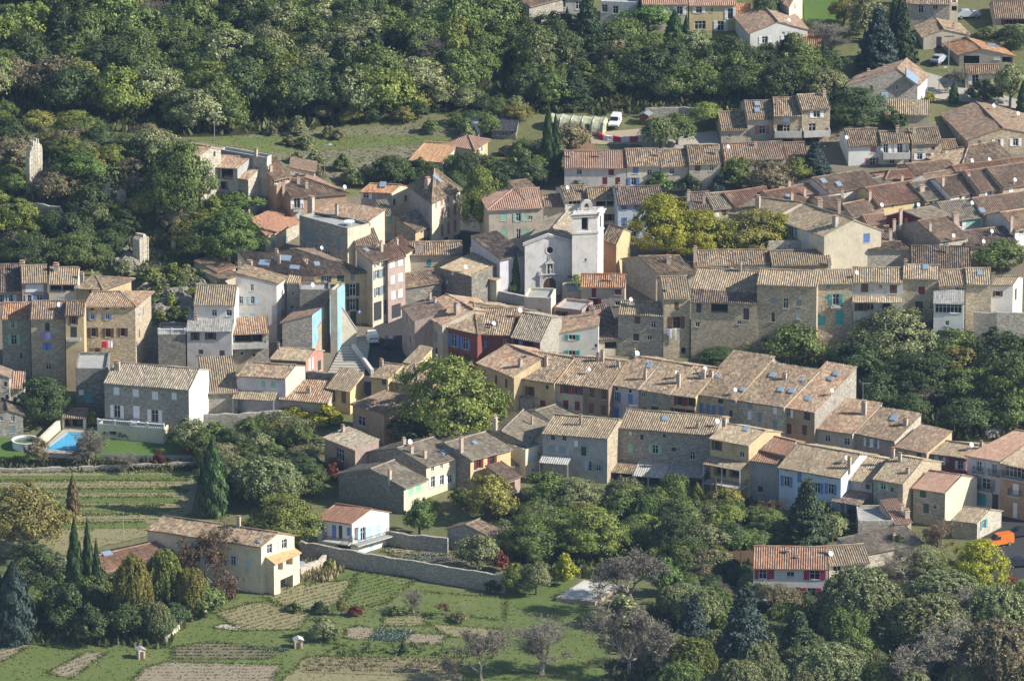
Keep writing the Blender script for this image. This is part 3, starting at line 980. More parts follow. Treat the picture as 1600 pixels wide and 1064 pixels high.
H('street house with a white front and dark blue shutters', (582,410),(606,403),512,'cream','brown',BL=(557,399),rt='shed',sl=13,win='F 589,413,yo,.5,.6;F 600,410,yo,.5,.6;F 589,429,yo,.7,1.4;F 600,426,yo,.7,1.4;F 590,456,yo,.7,1.4;F 601,452,yo,.7,1.4;F 590,486,kc,1.7,3;F 602,480,n,.8,2.4',sky='572,391,.7,.8',side=('L','beige'))
H('street house with a brownish front and pale loggia windows at the top', (606,408),(633,400),506,'rose','red',BL=(590,396),rt='shed',sl=13,win='F 613,413,wc,1.1,1;F 626,410,wc,1.1,1;F 614,437,wc,.9,1.3;F 626,433,wc,.9,1.3;F 615,461,wc,.9,1.3;F 626,458,wc,.9,1.3;F 619,486,kc,2,2.2',ch='596,393,1.5')
H('house with a bright red tiled roof behind the street corner', (630,398),(646,388),452,'cream','red',BL=(609,388),rt='shed',sl=14,ch='620,384,1')
H('house with one open turquoise shutter and twin dark chimney flues', (637,398),(722,397),442,'beige','tan',d=7,rt='gable',sl=14,win='F 671,410,tc,.6,1.1;F 669,410,n,.5,1.1',ch='653,393,1.4,.9;660,392,1.2')
H('stone house with a half shaded roof right of the turquoise shutter', (627,449),(690,439),485,'dstone','tan',d=6,sl=19,win='F 681,449,n,.5,.6')
H('dark stone wall house with a flat pale roof below the square', (690,418),(737,431),464,'dstone','pale',d=7,rt='shed',sl=6,win='F 698,440,wc,.5,.6;F 707,427,wc,.5,.5',dish='727,424')
H('low cream house with a blank sunlit front below the square', (737,431),(776,438),462,'cream','pale',d=5,rt='shed',sl=6)
H('wide beige house with green shutters left of the church', (764,327),(849,323),412,'beige','pink',d=9,rt='hipL',sl=20,win='F 787,339,gc,.9,1.3;F 810,340,go,.8,1.3;F 829,341,n,.6,.7;F 824,341,gc,.5,.8;F 788,368,gc,.9,2;F 810,366,n,.7,1.7;F 823,364,gc,.8,1.2;F 775,395,wc,1.1,2.6',ch='835,293')
H('rooftop house with a small green window rising behind the beige house', (819,311),(848,306),400,'beige','mix',d=5,rt='shed',sl=17,win='F 826,316,gc,.6,.7')
H('house with a striped roof just behind the church nave', (850,322),(888,321),348,'cream','brown',d=6)
H('white fronted house under a brown roof behind the church bell tower', (883,312),(916,310),350,'white','tan',d=7,win='F 898,317,n,2,.6',ch='913,300',dish='886,300')
H('house with a dark open loggia right of the church bell tower', (919,311),(964,310),352,'cream','tan',d=6,win='F 949,319,g,3.2,1;F 953,340,no,.8,1.1')
H('pale blue house with bright blue shutters behind the plane trees', (966,319),(1036,317),374,'blue','dark',d=9,win='F 975,324,bc,.9,.9;F 995,324,bc,.9,.9;F 975,347,bc,.9,1.4;F 993,346,bc,.8,1.3;F 990,364,bo,.9,1.3',ch='968,297')
H('cream house with one pale blue shutter behind the yellow plane trees', (1084,327),(1113,326),348,'cream','dark',d=9,win='F 1095,338,uo,.7,1',ch='1076,311,1.2;1100,317,1')
H('long low house with a grey roof behind the plane trees', (1114,326),(1193,319),348,'beige','grey',d=8,win='F 1121,335,wc,.7,.8;F 1131,333,nc,.7,1')
H('small house with a grey gable and a red roof behind the plane trees', (1148,323),(1212,313),346,'tan','red',d=7,sl=20)
H('pink roofed wing joined to the large institution building', (1138,333),(1206,341),390,'cream','pale',BL=(1227,325),rt='gable',sl=24,ch='1184,325,1.8,.7')
H('large institution building with a huge blank cream gable', (1207,341),(1288,368),398,'cream','pale',BR=(1377,360),sl=24,win='F 1219,347,uc,.7,1.7;F 1228,352,uc,.7,1.7;F 1235,360,uo,.7,1.9;F 1243,363,uo,.7,1.9;F 1261,370,uc,.9,2;F 1282,374,uc,.8,1.3;R 1354,372,bc,1.1,1.5',ch='1305,352,1.3,.8')

# ---- the packed roofs of the upper right
H('brown roofed house with a pale shaded gable in front of the blue spruce', (1294,300),(1371,288),330,'pale','brown',BL=(1243,284),sl=20,win='F 1350,294,no,.8,.8;F 1320,299,n,.7,.7',sky='1286,283;1310,288',ch='1282,270;1315,267')
H('small house with a dark gable left of the pale gabled brown roof', (1232,306),(1281,299),332,'grey','red',BL=(1203,297),sl=20,ch='1233,293')
H('low red brown roof behind the institution building', (1212,322),(1262,314),348,'beige','red',d=8,sky='1232,308',ch='1237,312,.9;1257,306,1')
H('house with a yellow strip of wall and two chimneys behind the institution', (1290,329),(1331,327),354,'yellow','brown',BL=(1256,312),sl=19,ch='1281,325,1.1,.8;1311,333,1.6;1316,308,1',win='F 1325,331,kc,.4,.6')
H('plain brown roofed house right of the yellow strip', (1331,339),(1379,329),362,'beige','brown',BL=(1302,322),sl=19,sky='1335,305',dish='1377,327')
H('yellow fronted house with a green door among the packed roofs', (1373,321),(1446,310),346,'yellow','red',d=9,sl=20,win='F 1432,318,tc,.9,1.2;F 1395,322,kc,.4,.4',ch='1359,309;1440,303,1.2,.8')
H('stone house with a bare concrete gable among the packed roofs', (1446,313),(1485,306),335,'stone','grey',d=9,sl=20,win='F 1455,313,kc,.6,.8;F 1478,312,kc,.5,.7')
H('white fronted row house with two small brown windows', (1485,306),(1530,298),334,'white','brown',d=9,sl=20,win='F 1501,306,nc,.5,.8;F 1518,304,nc,.5,.9',ch='1473,290,1.2;1513,285,1.3')
H('stone row house with four white shutters at the right edge', (1530,298),(1566,293),330,'stone','brown',d=10,sl=20,win='F 1546,301,wo,.8,1.1;F 1546,316,wo,.8,1.1')
H('stone row house cut by the right edge with a dish on its front', (1567,293),(1625,284),328,'stone','brown',d=10,sl=20,win='F 1580,296,wc,.8,1.4',dish='1585,288')
H('house with a dark left gable above the concrete gabled one', (1411,288),(1455,283),312,'grey','brown',BR=(1497,276),rt='front',sl=19,r=.7)
H('pink walled house with a hipped brown roof in the upper right', (1384,279),(1428,275),302,'pink','red',BL=(1364,271),rt='hipL',sl=20,ch='1421,263,1,.6')
H('orange brown striped roof below the stone terrace house', (1428,271),(1494,264),292,'beige','mix',BL=(1402,259),sl=19)
H('small grey brown roof tucked beside the pink walled house', (1370,297),(1408,290),316,'orange','grey',d=6,ch='1409,286,1')
H('wide pale tan roof below the broad stone farmhouse', (1500,267),(1586,251),288,'beige','tan',d=11,rt='hipL',sl=18,dish='1518,258;1545,256')
H('long narrow red brown roof at the right edge', (1500,278),(1625,263),297,'beige','red',d=6,sl=20)
H('house with a maroon painted gable and one white framed window', (1440,342),(1482,335),372,'maroon','grey',BL=(1385,338),sl=20,r=.5,win='L 1416,341,n,.5,.9',dish='1434,327')
H('house with a glazed pale green terrace front among the packed roofs', (1482,344),(1535,338),365,'white','grey',d=9,sl=19,win='F 1521,348,gc,2.6,1;F 1500,351,n,.8,.9',ch='1493,351,1.1,.9',dish='1518,324')
H('low brown roof right of the glazed terrace house', (1536,334),(1625,323),357,'beige','brown',d=8,sl=19,sky='1534,329')
H('house with a tall shaded grey side wall and an orange roof edge', (1586,359),(1640,351),388,'white','mix',BL=(1540,336),sl=19,win='F 1596,362,n,.8,.8',ch='1580,362,1.8',side=('L','pale'))
H('stone house with a big rubble gable and a teal door', (1468,376),(1512,369),408,'beige','brown',BL=(1400,352),sl=20,win='F 1476,382,tc,.7,1.3',ch='1453,360,1;1407,352,2.2',side=('L','gstone'),dish='1489,377')
H('dark red roof with a valley right of the rubble gable', (1512,387),(1588,378),404,'beige','dark',d=8,sl=19,dish='1549,368;1536,384')
H('tiny pink brown roof between institution and maroon gable', (1355,350),(1387,347),368,'beige','pink',BL=(1341,339),sl=20)
H('small low brown roof with two tall chimney stacks', (1374,376),(1401,373),394,'beige','brown',d=7,ch='1397,364,2;1391,380,1.6')
H('house with a rubble front wall and a half shaded tan roof', (1357,390),(1422,389),428,'pstone','tan',BL=(1327,381),rt='gable',sl=17,win='L 1337,397,n,.8,1',ch='1331,383,.8',side=('L','pale'))
H('long striped dark red roof above the stone front row', (1424,421),(1516,422),448,'beige','dark',d=12,sl=18,ch='1480,395,1.2')

# ---- stone front row under the square
H('house with a shaded grey stone side and a striped roof right of the church', (1025,427),(1088,426),472,'cream','tan',BL=(972,405),sl=19,win='F 1037,431,kc,.8,1.1;F 1037,452,n,.9,1.4;F 1070,432,nc,1.2,.8',ch='1045,410,.9,.7',side=('L','gstone'))
H('cream house with a dark red garage window in the striped roof row', (1089,414),(1147,413),444,'cream','tan',d=7,sl=19,win='F 1106,418,rc,.9,.6;F 1135,419,n,.8,.6',ch='1086,408,2.2,.5')
H('cream house with two pairs of small shutters at the end of the striped roof row', (1148,413),(1203,412),442,'cream','tan',d=7,sl=19,win='F 1167,418,wc,.8,.8;F 1190,418,wc,.8,.7')
H('stone house with a pale tiled roof in front of the institution gable', (1206,414),(1298,412),446,'stone','pale',d=7,sl=18,ch='1296,414,.8')
H('stone house with laundry under its brown shuttered window', (1037,465),(1078,464),560,'stone','pale',d=10,sl=19,win='F 1057,478,nc,.7,1.4;F 1057,504,no,1.2,1.9;F 1068,548,g,.7,1',ch='1044,455,1.7,.5')
H('broad stone house with a long shaded balcony under its roof', (1080,450),(1182,457),542,'pstone','pale',d=10,sl=19,win='F 1094,454,kc,.9,.8;F 1128,458,kc,2,.9;F 1172,462,kc,1.8,.9',ch='1142,420,1;1156,424,1.2')
H('lower stone front with arched windows beneath the shaded balcony', (1080,471),(1183,474),560,'stone','dark',d=3,rt='shed',sl=14,win='F 1092,481,kc,.8,1.5;F 1124,481,g,2.6,1.6;F 1166,491,kc,.9,1.9;F 1090,507,n,.7,.8;F 1155,504,n,.7,.6')
H('long stone house with small scattered windows in the cliff row', (1183,443),(1276,447),562,'stone','pale',d=7,sl=19,win='F 1208,470,yc,.7,1;F 1228,474,n,.8,1.7;F 1248,474,yc,.8,1.1;F 1208,496,kc,.5,1.5;F 1247,494,uc,.6,.9;F 1200,448,n,.4,.4;F 1240,449,n,.4,.4')
H('stone house with a teal balcony door in the cliff row', (1277,442),(1332,441),556,'stone','pale',d=6,sl=19,win='F 1294,447,tc,.6,.9;F 1306,468,to,1,1.8;F 1291,466,tc,.4,.6;F 1312,496,tc,1.3,2.2;F 1281,501,tc,1.2,1.6')
balcony(HOUSES['stone house with a teal balcony door in the cliff row'],'F',1306,478,1.7,.8)
H('pale plastered house with brown shutters and a tiled awning in the cliff row', (1333,440),(1411,441),554,'pale','pale',d=7,sl=18,win='F 1351,450,nc,1.1,1.4;F 1376,448,n,.5,.7;F 1396,452,nc,1.1,1.4;F 1345,478,no,.9,1.6;F 1360,478,n,1.1,1.5;F 1385,474,kc,1.2,1.6',dish='1338,433')
awning(HOUSES['pale plastered house with brown shutters and a tiled awning in the cliff row'],'F',1371,463,7.8,1.6,'pale',.5,False)
H('stone house with a dark red window in the cliff row', (1411,434),(1467,435),552,'stone','pale',d=6,sl=20,win='F 1439,438,n,.4,.5;F 1440,454,rc,1,1.2;F 1436,479,kc,1.2,1.7;F 1455,479,n,.6,1',sky='1446,418',ch='1415,415,.8')
H('small stone house behind the glazed veranda', (1467,445),(1510,444),556,'stone','pale',d=7,sl=19,win='F 1495,452,n,.6,.8')
H('white glazed veranda tower with flower pots along its roof', (1459,473),(1506,474),570,'white','conc',d=4.5,rt='shed',sl=14,win='F 1482,481,n,4.1,1.5;F 1480,505,n,.6,.8',name='veranda')
H('stone house with a creeper covered front at the right of the cliff row', (1510,443),(1549,443),556,'stone','pale',d=7,sl=20,sky='1531,427')
H('white end house with a bright sunlit gable in the cliff row', (1549,444),(1583,444),548,'white','pale',BR=(1598,434),sl=20,win='F 1559,459,no,.7,.8;R 1587,460,nc,.8,1.8',sky='1568,430')

# ---- around the foot of the church
H('house with an orange mottled roof and dark red shutters below the bell tower', (908,447),(976,448),502,'beige','orange',d=6,sl=18,win='F 928,457,rc,.7,1.7;F 966,457,rc,1,.9;F 930,476,ro,.9,2;F 965,474,n,.8,.7',ch='957,440,1')
H('narrow flat roofed annex with one white window below the church terrace', (886,461),(908,460),494,'beige','grey',d=5,rt='flat',win='F 891,469,wo,.5,.9',name='annex')
H('brown flat roofed house in the shade under the church terrace', (866,484),(909,489),524,'rose','dark',d=5,rt='flat',win='F 871,490,nc,.8,.9;F 880,490,no,.7,.9')
H('white house with turquoise shutters and a one sided roof', (870,521),(935,522),564,'white','mix',d=8,rt='shedL',sl=12,win='F 894,527,to,1.1,.8;F 894,552,to,1.1,.9;F 931,540,kc,.4,.5',ch='926,492,1.1,.6')
H('house in deep shade with a dark roof between white and stone house', (936,530),(969,528),558,'beige','dark',d=9,rt='shed',sl=16,win='F 955,540,g,2,1.2')
H('small stone house with dark windows and a half shaded roof below the striped row', (966,490),(1036,493),556,'gstone','pale',d=6,sl=20,win='F 996,500,nc,.9,1.2;F 1021,507,n,.8,1.1;F 994,527,kc,.9,1.2;F 1015,528,n,.8,.8',dish='985,475')
H('street house with a stained grey front at the bend', (648,483),(691,507),552,'beige','mix',d=11,sl=15,win='F 655,492,yc,.6,1.4;F 655,509,yc,.6,1.5;F 662,498,kc,.4,1;F 662,514,kc,.4,1.4;F 671,522,yc,.8,1.5;F 681,526,yc,.8,1.5;F 655,532,kc,1,1.6;F 669,545,yc,1,1.6;F 682,549,kc,.7,1.2',ch='672,471,1.4,.4;680,476,.9;714,490,1.6,.9',side=('F','beige'))
H('red house with blue shutters at the street corner', (691,508),(746,521),580,'red','tan',d=14,rt='hipR',sl=15,win='F 709,532,bo,1,2;F 727,537,bo,.9,1.9;F 712,556,kc,1.2,1.6;F 730,560,kc,1.2,1.4')
H('red house wing with one small blue shuttered window', (746,521),(798,523),593,'red','tan',d=14,sl=15,win='F 753,537,bo,.7,1.1;F 789,534,n,.5,.9',dish='771,512',ch='776,509,.9,.6')
H('house with a blue painted loggia at the end of the red row', (799,526),(844,534),600,'red','grey',BR=(856,520),d=13,sl=15,win='F 813,539,bc,.7,1.6;F 806,538,g,.9,1.6;F 829,543,g,2.6,1.6',dish='812,492,.4;800,488,.4',side=('R','gstone'))
H('pink walled house at the edge of the shaded street', (628,479),(648,500),548,'rose','dark',d=5,rt='shed',sl=12,win='F 636,500,kc,.3,1.2;F 641,530,kc,.6,1')

# ---- long row in the middle
H('ochre house with dark red shutters at the left end of the long row', (747,566),(803,588),642,'ochre','mix',d=11,sl=17,win='F 757,585,rc,.6,1.4;F 775,593,rc,.6,1.4;F 791,599,rc,.6,1.4;F 758,610,rc,.7,1.4;F 776,616,rc,.7,1.4;F 791,623,rc,1,1.5',ch='813,572,1,.6')
H('ochre house with white and dark red windows second in the long row', (803,588),(866,598),662,'ochre','tan',d=13,sl=17,win='F 811,607,ro,.7,1.4;F 828,611,ro,.7,1.4;F 809,630,ro,.8,1.4;F 827,634,ro,.8,1.4;F 855,605,kc,.5,.6;F 848,632,rc,.9,1.4',ch='822,566,.8,.6;853,572,1.4,.5')
H('beige house with two open dark red shutters high under the eaves', (867,598),(911,602),672,'beige','tan',BL=(921,557),sl=17,win='F 884,605,ro,.8,1.4;F 902,607,ro,.8,1.4;F 884,632,rc,.8,1.4;F 902,634,rc,.8,1.4',dish='920,584,.3')
H('brownish house with four closed dark brown shutters', (911,602),(951,607),677,'brown','tan',BL=(965,561),sl=17,win='F 925,612,nc,.8,1.6;F 944,616,nc,.8,1.6;F 924,638,nc,.8,1.6;F 943,641,nc,.8,1.6',ch='941,563,1.4,.5;934,564,1;966,573,.7')
H('lavender white house with violet blue shutters and two round attic windows', (951,599),(997,607),674,'lav','tan',BL=(1023,558),sl=17,win='F 964,607,r,.6,.6;F 985,611,r,.6,.6;F 963,620,bo,.7,1.5;F 985,623,bc,.8,1.5;F 963,645,bc,.9,1.7;F 986,650,bc,.8,1.5',ch='1008,592,1.3,.4;991,558,1,.4',sky='1015,572',dish='995,559,.5')
H('plain stone fronted house between lavender and yellow house', (997,607),(1046,615),682,'stone','tan',BL=(1069,566),sl=17,win='F 1005,617,n,.6,.7;F 1023,622,yc,.9,1.8;F 1023,640,nc,1.2,1;F 1006,639,n,.7,.8',ch='1060,599,1.5,.6',dish='1057,590,.5')
H('yellow house with dark red shutters in the long row', (1046,615),(1086,620),690,'yellow','tan',BL=(1118,573),sl=17,win='F 1062,624,ro,.8,1.5;F 1079,628,ro,.8,1.3;F 1058,645,ro,.9,1.4;F 1076,647,ro,.9,1.4',ch='1099,591,1.1,.6',dish='1101,583,.35')
H('wide stone house with a row of narrow blue shutters', (1087,614),(1150,624),690,'stone','tan',BL=(1147,582),rt='shed',sl=17,win='F 1096,637,bc,.6,1.6;F 1106,639,bc,.6,1.6;F 1115,641,bc,.6,1.6;F 1126,643,bc,.6,1.6;F 1126,625,kc,.8,.9;F 1145,628,n,.5,.6;F 1142,646,kc,.5,.9',ch='1111,591,1.1,.6',sky='1122,588,.6,.8;1160,609,.6,.8',dish='1148,616')
H('wide stone house with a very broad dappled roof and few windows', (1150,624),(1225,635),700,'pstone','tan',BL=(1206,597),rt='shed',sl=17,win='F 1172,632,yc,.9,1;F 1171,649,wc,.6,1.4;F 1187,652,yc,.7,1.5;F 1211,641,wc,.6,1.2;F 1211,663,yc,.7,1.4',ch='1226,593,.9,.6',sky='1207,586;1220,609;1237,611;1252,594,.6,.6')
H('tan house at the right end of the broad dappled roof', (1226,635),(1273,643),711,'tan','mix',BL=(1291,602),rt='shed',sl=17,win='F 1232,645,wo,.7,1.3;F 1261,650,kc,1,1.3;F 1233,670,rc,.8,1.6;F 1257,672,nc,.8,1.6',sky='1263,623,.8,1;1262,580,.9,1.1;1307,584,.8,1;1298,592,.6,.8',dish='1299,617',side=('R','gstone'))
H('stone house with white framed square windows below the broad roof', (1274,668),(1332,677),718,'beige','mix',BL=(1320,645),rt='shed',sl=16,win='F 1293,685,n,.9,1;F 1323,690,n,.9,1.1',ch='1350,646,1.8,.7')
H('terracotta walled house with two white shuttered windows', (1331,675),(1398,688),725,'rose','tan',BL=(1372,656),rt='shed',sl=17,win='F 1356,691,wo,.6,1.3;F 1368,693,wo,.6,1.3;F 1374,713,n,.7,1',ch='1415,664,.9,.6',sky='1397,653,1,1.4',side=('R','pstone'))
H('low house with a dark mottled roof in the shade of the hill', (1400,697),(1448,707),744,'ochre','brown',BL=(1439,682),rt='shed',sl=17,win='F 1436,712,kc,.8,1;F 1414,706,n,.5,.5')
H('red house with white shutters near the right edge', (1449,707),(1510,715),752,'red','pale',BL=(1500,690),sl=15,win='F 1457,716,wo,.7,1.2;F 1470,719,wo,.7,1.2;F 1480,718,n,.4,.5;F 1501,727,wo,.8,1.3',ch='1533,700,.9,.4',dish='1517,702,.4')
H('pale lavender house with iron balconies and a smooth pink roof', (1512,711),(1564,720),792,'lav','pink',BL=(1662,682),sl=16,win='F 1530,729,uo,.8,1.6;F 1554,733,uo,.8,1.6;F 1541,756,yo,1.4,1.7;F 1533,780,tc,1.6,1.8;F 1555,784,kc,1,2.4')
for q in ((1530,738,1.6),(1554,742,1.6),(1541,766,2.2)):
    balcony(HOUSES['pale lavender house with iron balconies and a smooth pink roof'],'F',q[0],q[1],q[2],.7)
H('peach coloured house with a glazed loggia at the right edge', (1564,723),(1625,735),806,'tan','pale',BL=(1664,690),sl=16,win='F 1583,737,n,2.6,1.6;F 1603,742,n,1.6,1.6;F 1587,764,wc,1,1.6;F 1586,797,wc,.7,2.3')
balcony(HOUSES['peach coloured house with a glazed loggia at the right edge'],'F',1590,747,4.6,.9)
balcony(HOUSES['peach coloured house with a glazed loggia at the right edge'],'F',1587,773,1.9,.9)

# ---- second row, towards the gardens
H('dark stone block with a flat sloping roof behind the gardens row', (813,621),(895,622),668,'gstone','tan',BR=(921,612),rt='shed',sl=5,win='F 862,626,n,.5,.7',dish='905,616,.5',side=('R','pstone'))
H('house with a sunlit grey brown roof behind the balcony house', (858,656),(893,645),694,'pale','grey',BL=(815,645),sl=17,win='F 886,649,g,.8,.8')
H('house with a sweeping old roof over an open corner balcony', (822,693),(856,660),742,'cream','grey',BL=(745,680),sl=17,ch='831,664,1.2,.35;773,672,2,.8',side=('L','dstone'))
H('cream tower wing with an arched blue window under the corner balcony', (821,707),(855,697),748,'cream','grey',d=5,rt='flat',win='F 830,712,uc,.9,1.5;F 843,710,n,.6,.8;F 833,735,n,.5,.7')
H('small stone cottage with a grey shed roof under the balcony house', (796,729),(821,721),748,'cream','grey',d=4,rt='shed',sl=17,win='F 814,726,n,.5,.7')
H('rusty tiled lean-to against the yellow garden houses', (790,750),(813,742),778,'rose','brown',d=4,rt='shed',sl=17,name='lean_to',win='F 800,760,g,1.2,1.4')
H('house with a stained grey white front and a sunlit stone gable', (848,676),(949,684),746,'grey','pale',BR=(983,656),sl=17,win='F 864,681,kc,.6,.9;F 882,683,kc,.6,.8;F 862,701,yc,1,1.2;F 879,702,yc,1.2,1.2;F 912,705,Gc,.8,1.4;F 917,727,uc,.7,1.4;F 921,728,kc,.6,1.4;F 935,731,yo,.8,1;F 900,693,wc,.6,.9',ch='907,663,1.3,.4',side=('R','stone'))
awning(HOUSES['house with a stained grey white front and a sunlit stone gable'],'F',871,711,4.6,2.6,'conc',.5)
H('long stone house with green shutters and a bent roof', (967,667),(1116,679),738,'gstone','pale',BL=(991,640),sl=18,win='F 985,677,wc,.4,.5;F 1003,683,kc,.5,.8;F 985,700,gc,.7,1.2;F 1024,702,go,.9,1.3;F 1053,702,kc,.7,.6;F 1082,712,n,.8,1.3;F 1038,681,kc,.4,.5;F 1000,703,n,.3,.7',sky='1039,654,.8,1',ch='1090,668,.8,.4',dish='1120,665,.4')
awning(HOUSES['long stone house with green shutters and a bent roof'],'F',978,719,4.6,3.4,'tan',.9)
awning(HOUSES['long stone house with green shutters and a bent roof'],'F',1022,722,4.8,4,'conc',1.0)
awning(HOUSES['long stone house with green shutters and a bent roof'],'F',1075,728,6,3,'conc',.7)
H('ochre house with a covered balcony hung with plants', (1110,684),(1170,695),768,'ochre','pale',BL=(1160,664),sl=17,win='F 1120,696,no,.8,1.4;F 1159,710,n,.8,.9;F 1125,735,g,2,1.8;F 1148,738,g,2,1.8',ch='1132,664,.9,.6;1147,658,.7',sky='1166,670')
awning(HOUSES['ochre house with a covered balcony hung with plants'],'F',1139,717,6.4,2.4,'pale',.6)
balcony(HOUSES['ochre house with a covered balcony hung with plants'],'F',1139,752,6.4,2.4)
H('house with a red tiled upper roof between ochre and blue shuttered house', (1183,700),(1228,710),772,'rose','red',BL=(1212,680),sl=17)
H('house with a bare grey block wall below red roofs', (1172,718),(1216,724),780,'conc','red',d=5,rt='shed',sl=18,win='F 1188,764,kc,.8,.9')
H('white blue house with four bright blue shutters and half round attic vents', (1217,729),(1314,746),794,'blue','pale',BL=(1275,694),sl=17,win='F 1229,734,a,.7,.5;F 1277,742,a,.7,.5;F 1299,746,a,.7,.5;F 1229,752,bo,.9,1.6;F 1249,745,bc,.7,1.6;F 1277,762,bo,.9,1.6;F 1298,764,bo,.9,1.6;F 1249,769,bc,.6,1.6',ch='1327,730,1.5,.5',dish='1322,722,.4')  # blue plaster carries the shade on a white wall
H('shaded grey house joined right of the blue shuttered house', (1314,746),(1363,754),802,'grey','pale',BL=(1372,712),sl=17,win='F 1325,753,kc,.6,.9;F 1356,759,kc,.6,1')
awning(HOUSES['shaded grey house joined right of the blue shuttered house'],'F',1338,766,4.8,4,'dark',.8)
H('stone house with a half open pale green shutter', (1365,747),(1411,755),814,'gstone','pale',BR=(1471,721),sl=18,win='F 1380,760,go,.8,1;F 1394,765,kc,.4,.7',ch='1406,720,1,.5;1395,714,1.2,.5;1418,738,.5',side=('R','stone'))
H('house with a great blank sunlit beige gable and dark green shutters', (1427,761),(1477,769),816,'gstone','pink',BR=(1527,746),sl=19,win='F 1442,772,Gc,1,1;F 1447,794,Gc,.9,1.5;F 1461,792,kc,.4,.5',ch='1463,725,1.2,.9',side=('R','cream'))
H('small stone house with a teal shuttered side beside the orange van', (1488,812),(1527,816),840,'stone','pale',BR=(1565,798),sl=18,win='R 1537,819,to,.8,1.3',ch='1547,790,.9,.8',side=('R','pstone'))
H('rubble stone house topped by a glass floored terrace', (1341,818),(1396,818),848,'pstone','grey',d=7,rt='flat',win='F 1369,831,n,.8,.8')
H('low building with a pink tiled roof right of the glass terrace', (1397,817),(1424,814),848,'beige','pink',d=6,rt='shed',sl=14,ch='1410,803,1.2,.7;1417,808,1,.7')
H('old stone barn with a long weathered grey roof', (1336,867),(1441,847),892,'pstone','grey',d=5,rt='shed',sl=12,ch='1397,845,1,.4',name='stone_barn')
H('cream house with crimson shutters in the lower right', (1177,886),(1293,888),940,'white','red',d=9,sl=19,win='F 1192,897,mo,1.1,1.4;F 1207,897,mc,.5,1.4;F 1235,897,n,1.1,.8;F 1273,898,mo,1.5,1.4;F 1268,925,mo,1.3,1.3;F 1247,925,mc,.8,1.5;F 1235,926,g,1,1.6',ch='1231,863,.4,.5;1246,872,.3')
H('joined house with a plain tan roof right of the crimson shutters', (1296,882),(1358,878),934,'cream','pale',d=8,sl=18,ch='1294,871,1.3,.4',dish='1297,872,.5',win='F 1308,888,n,1.2,.8')
# ---- left edge rows
H('house with a dark red roof at the left edge of the village', (-40,456),(33,455),500,'rose','dark',d=14,sl=17,win='F 4,467,uo,.9,1.3;F 16,467,uo,.9,1.3',ch='35,424,1.5,.8')
H('pinkish house with a white roller blind under its eaves', (34,441),(74,440),500,'rose','pale',d=8,sl=19,win='F 54,450,wc,2.8,1.2;F 46,468,uo,.6,1.4;F 62,466,bo,.9,1',ch='84,427,1,.7')
H('cream house with an open dark balcony under a low roof', (76,443),(120,443),500,'cream','pale',d=8,sl=18,win='F 97,450,g,3.7,1.2;F 97,468,uc,1,.8',ch='88,424,1.1,.8')
H('ochre house with a rounded hipped roof at the end of the back row', (121,450),(160,452),500,'ochre','tan',BR=(205,436),rt='hipR',sl=17,ch='128,440,1.3,.6;168,427,.8,.6',win='F 145,455,kc,1.2,.6')
H('stone house with an orange roof and pale green shutters', (3,498),(47,498),590,'gstone','orange',d=8,sl=17,win='F 20,507,go,.6,1.2;F 22,531,go,.9,1.6;F 33,556,kc,.3,.9')
H('stone house with purple laundry hanging from its window', (48,497),(101,497),606,'stone','brown',d=8,sl=19,win='F 74,511,kc,.7,1.3;F 76,541,bc,.7,1.2;F 70,541,bc,.7,1.2;F 76,573,n,.8,1',dish='92,483,.8')
H('narrow ochre house with brown shutters and a dark balcony door', (102,491),(131,491),610,'ochre','brown',d=6,sl=19,win='F 115,500,no,.6,1.4;F 115,519,kc,1,1.7;F 119,546,kc,.2,.5;F 124,572,kc,.6,.7')
balcony(HOUSES['narrow ochre house with brown shutters and a dark balcony door'],'F',115,530,2.2,.7,'wall',.25)
H('large stone house with blue and brown shutters under a red hipped roof', (132,478),(211,478),578,'stone','mix',BR=(236,457),rt='hipR',sl=18,win='F 144,483,kc,.5,.4;F 167,482,kc,.6,.4;F 191,481,kc,.6,.4;F 144,495,bo,.6,.9;F 168,495,bo,.6,.9;F 146,519,no,.7,1.4;F 169,520,no,.8,1.4;F 192,519,no,.7,1.3;F 152,550,nc,.7,1.2;F 155,573,kc,.6,.5;F 171,571,kc,.5,.5;R 224,486,bc,.5,1.3;R 218,521,nc,.4,1.3;R 217,492,bc,.5,.6;R 216,546,yc,.5,2')
H('old stone house cut by the left edge near the round tree', (-30,590),(14,590),650,'pstone','brown',d=4,rt='front',sl=20,win='F 9,600,kc,.5,.8;F 11,620,kc,.4,.7;F 4,625,kc,.4,.8')
H('small pink roof between the left edge house and the round tree', (15,606),(37,606),640,'pale','pink',d=4,rt='shed')
H('low dark stone house with a gable at the left edge', (-12,650),(36,648),684,'gstone','dark',d=5,rt='front',sl=18,win='F 20,652,n,.6,.9;F 19,671,yc,.9,1.2;F 2,652,n,.5,.7')
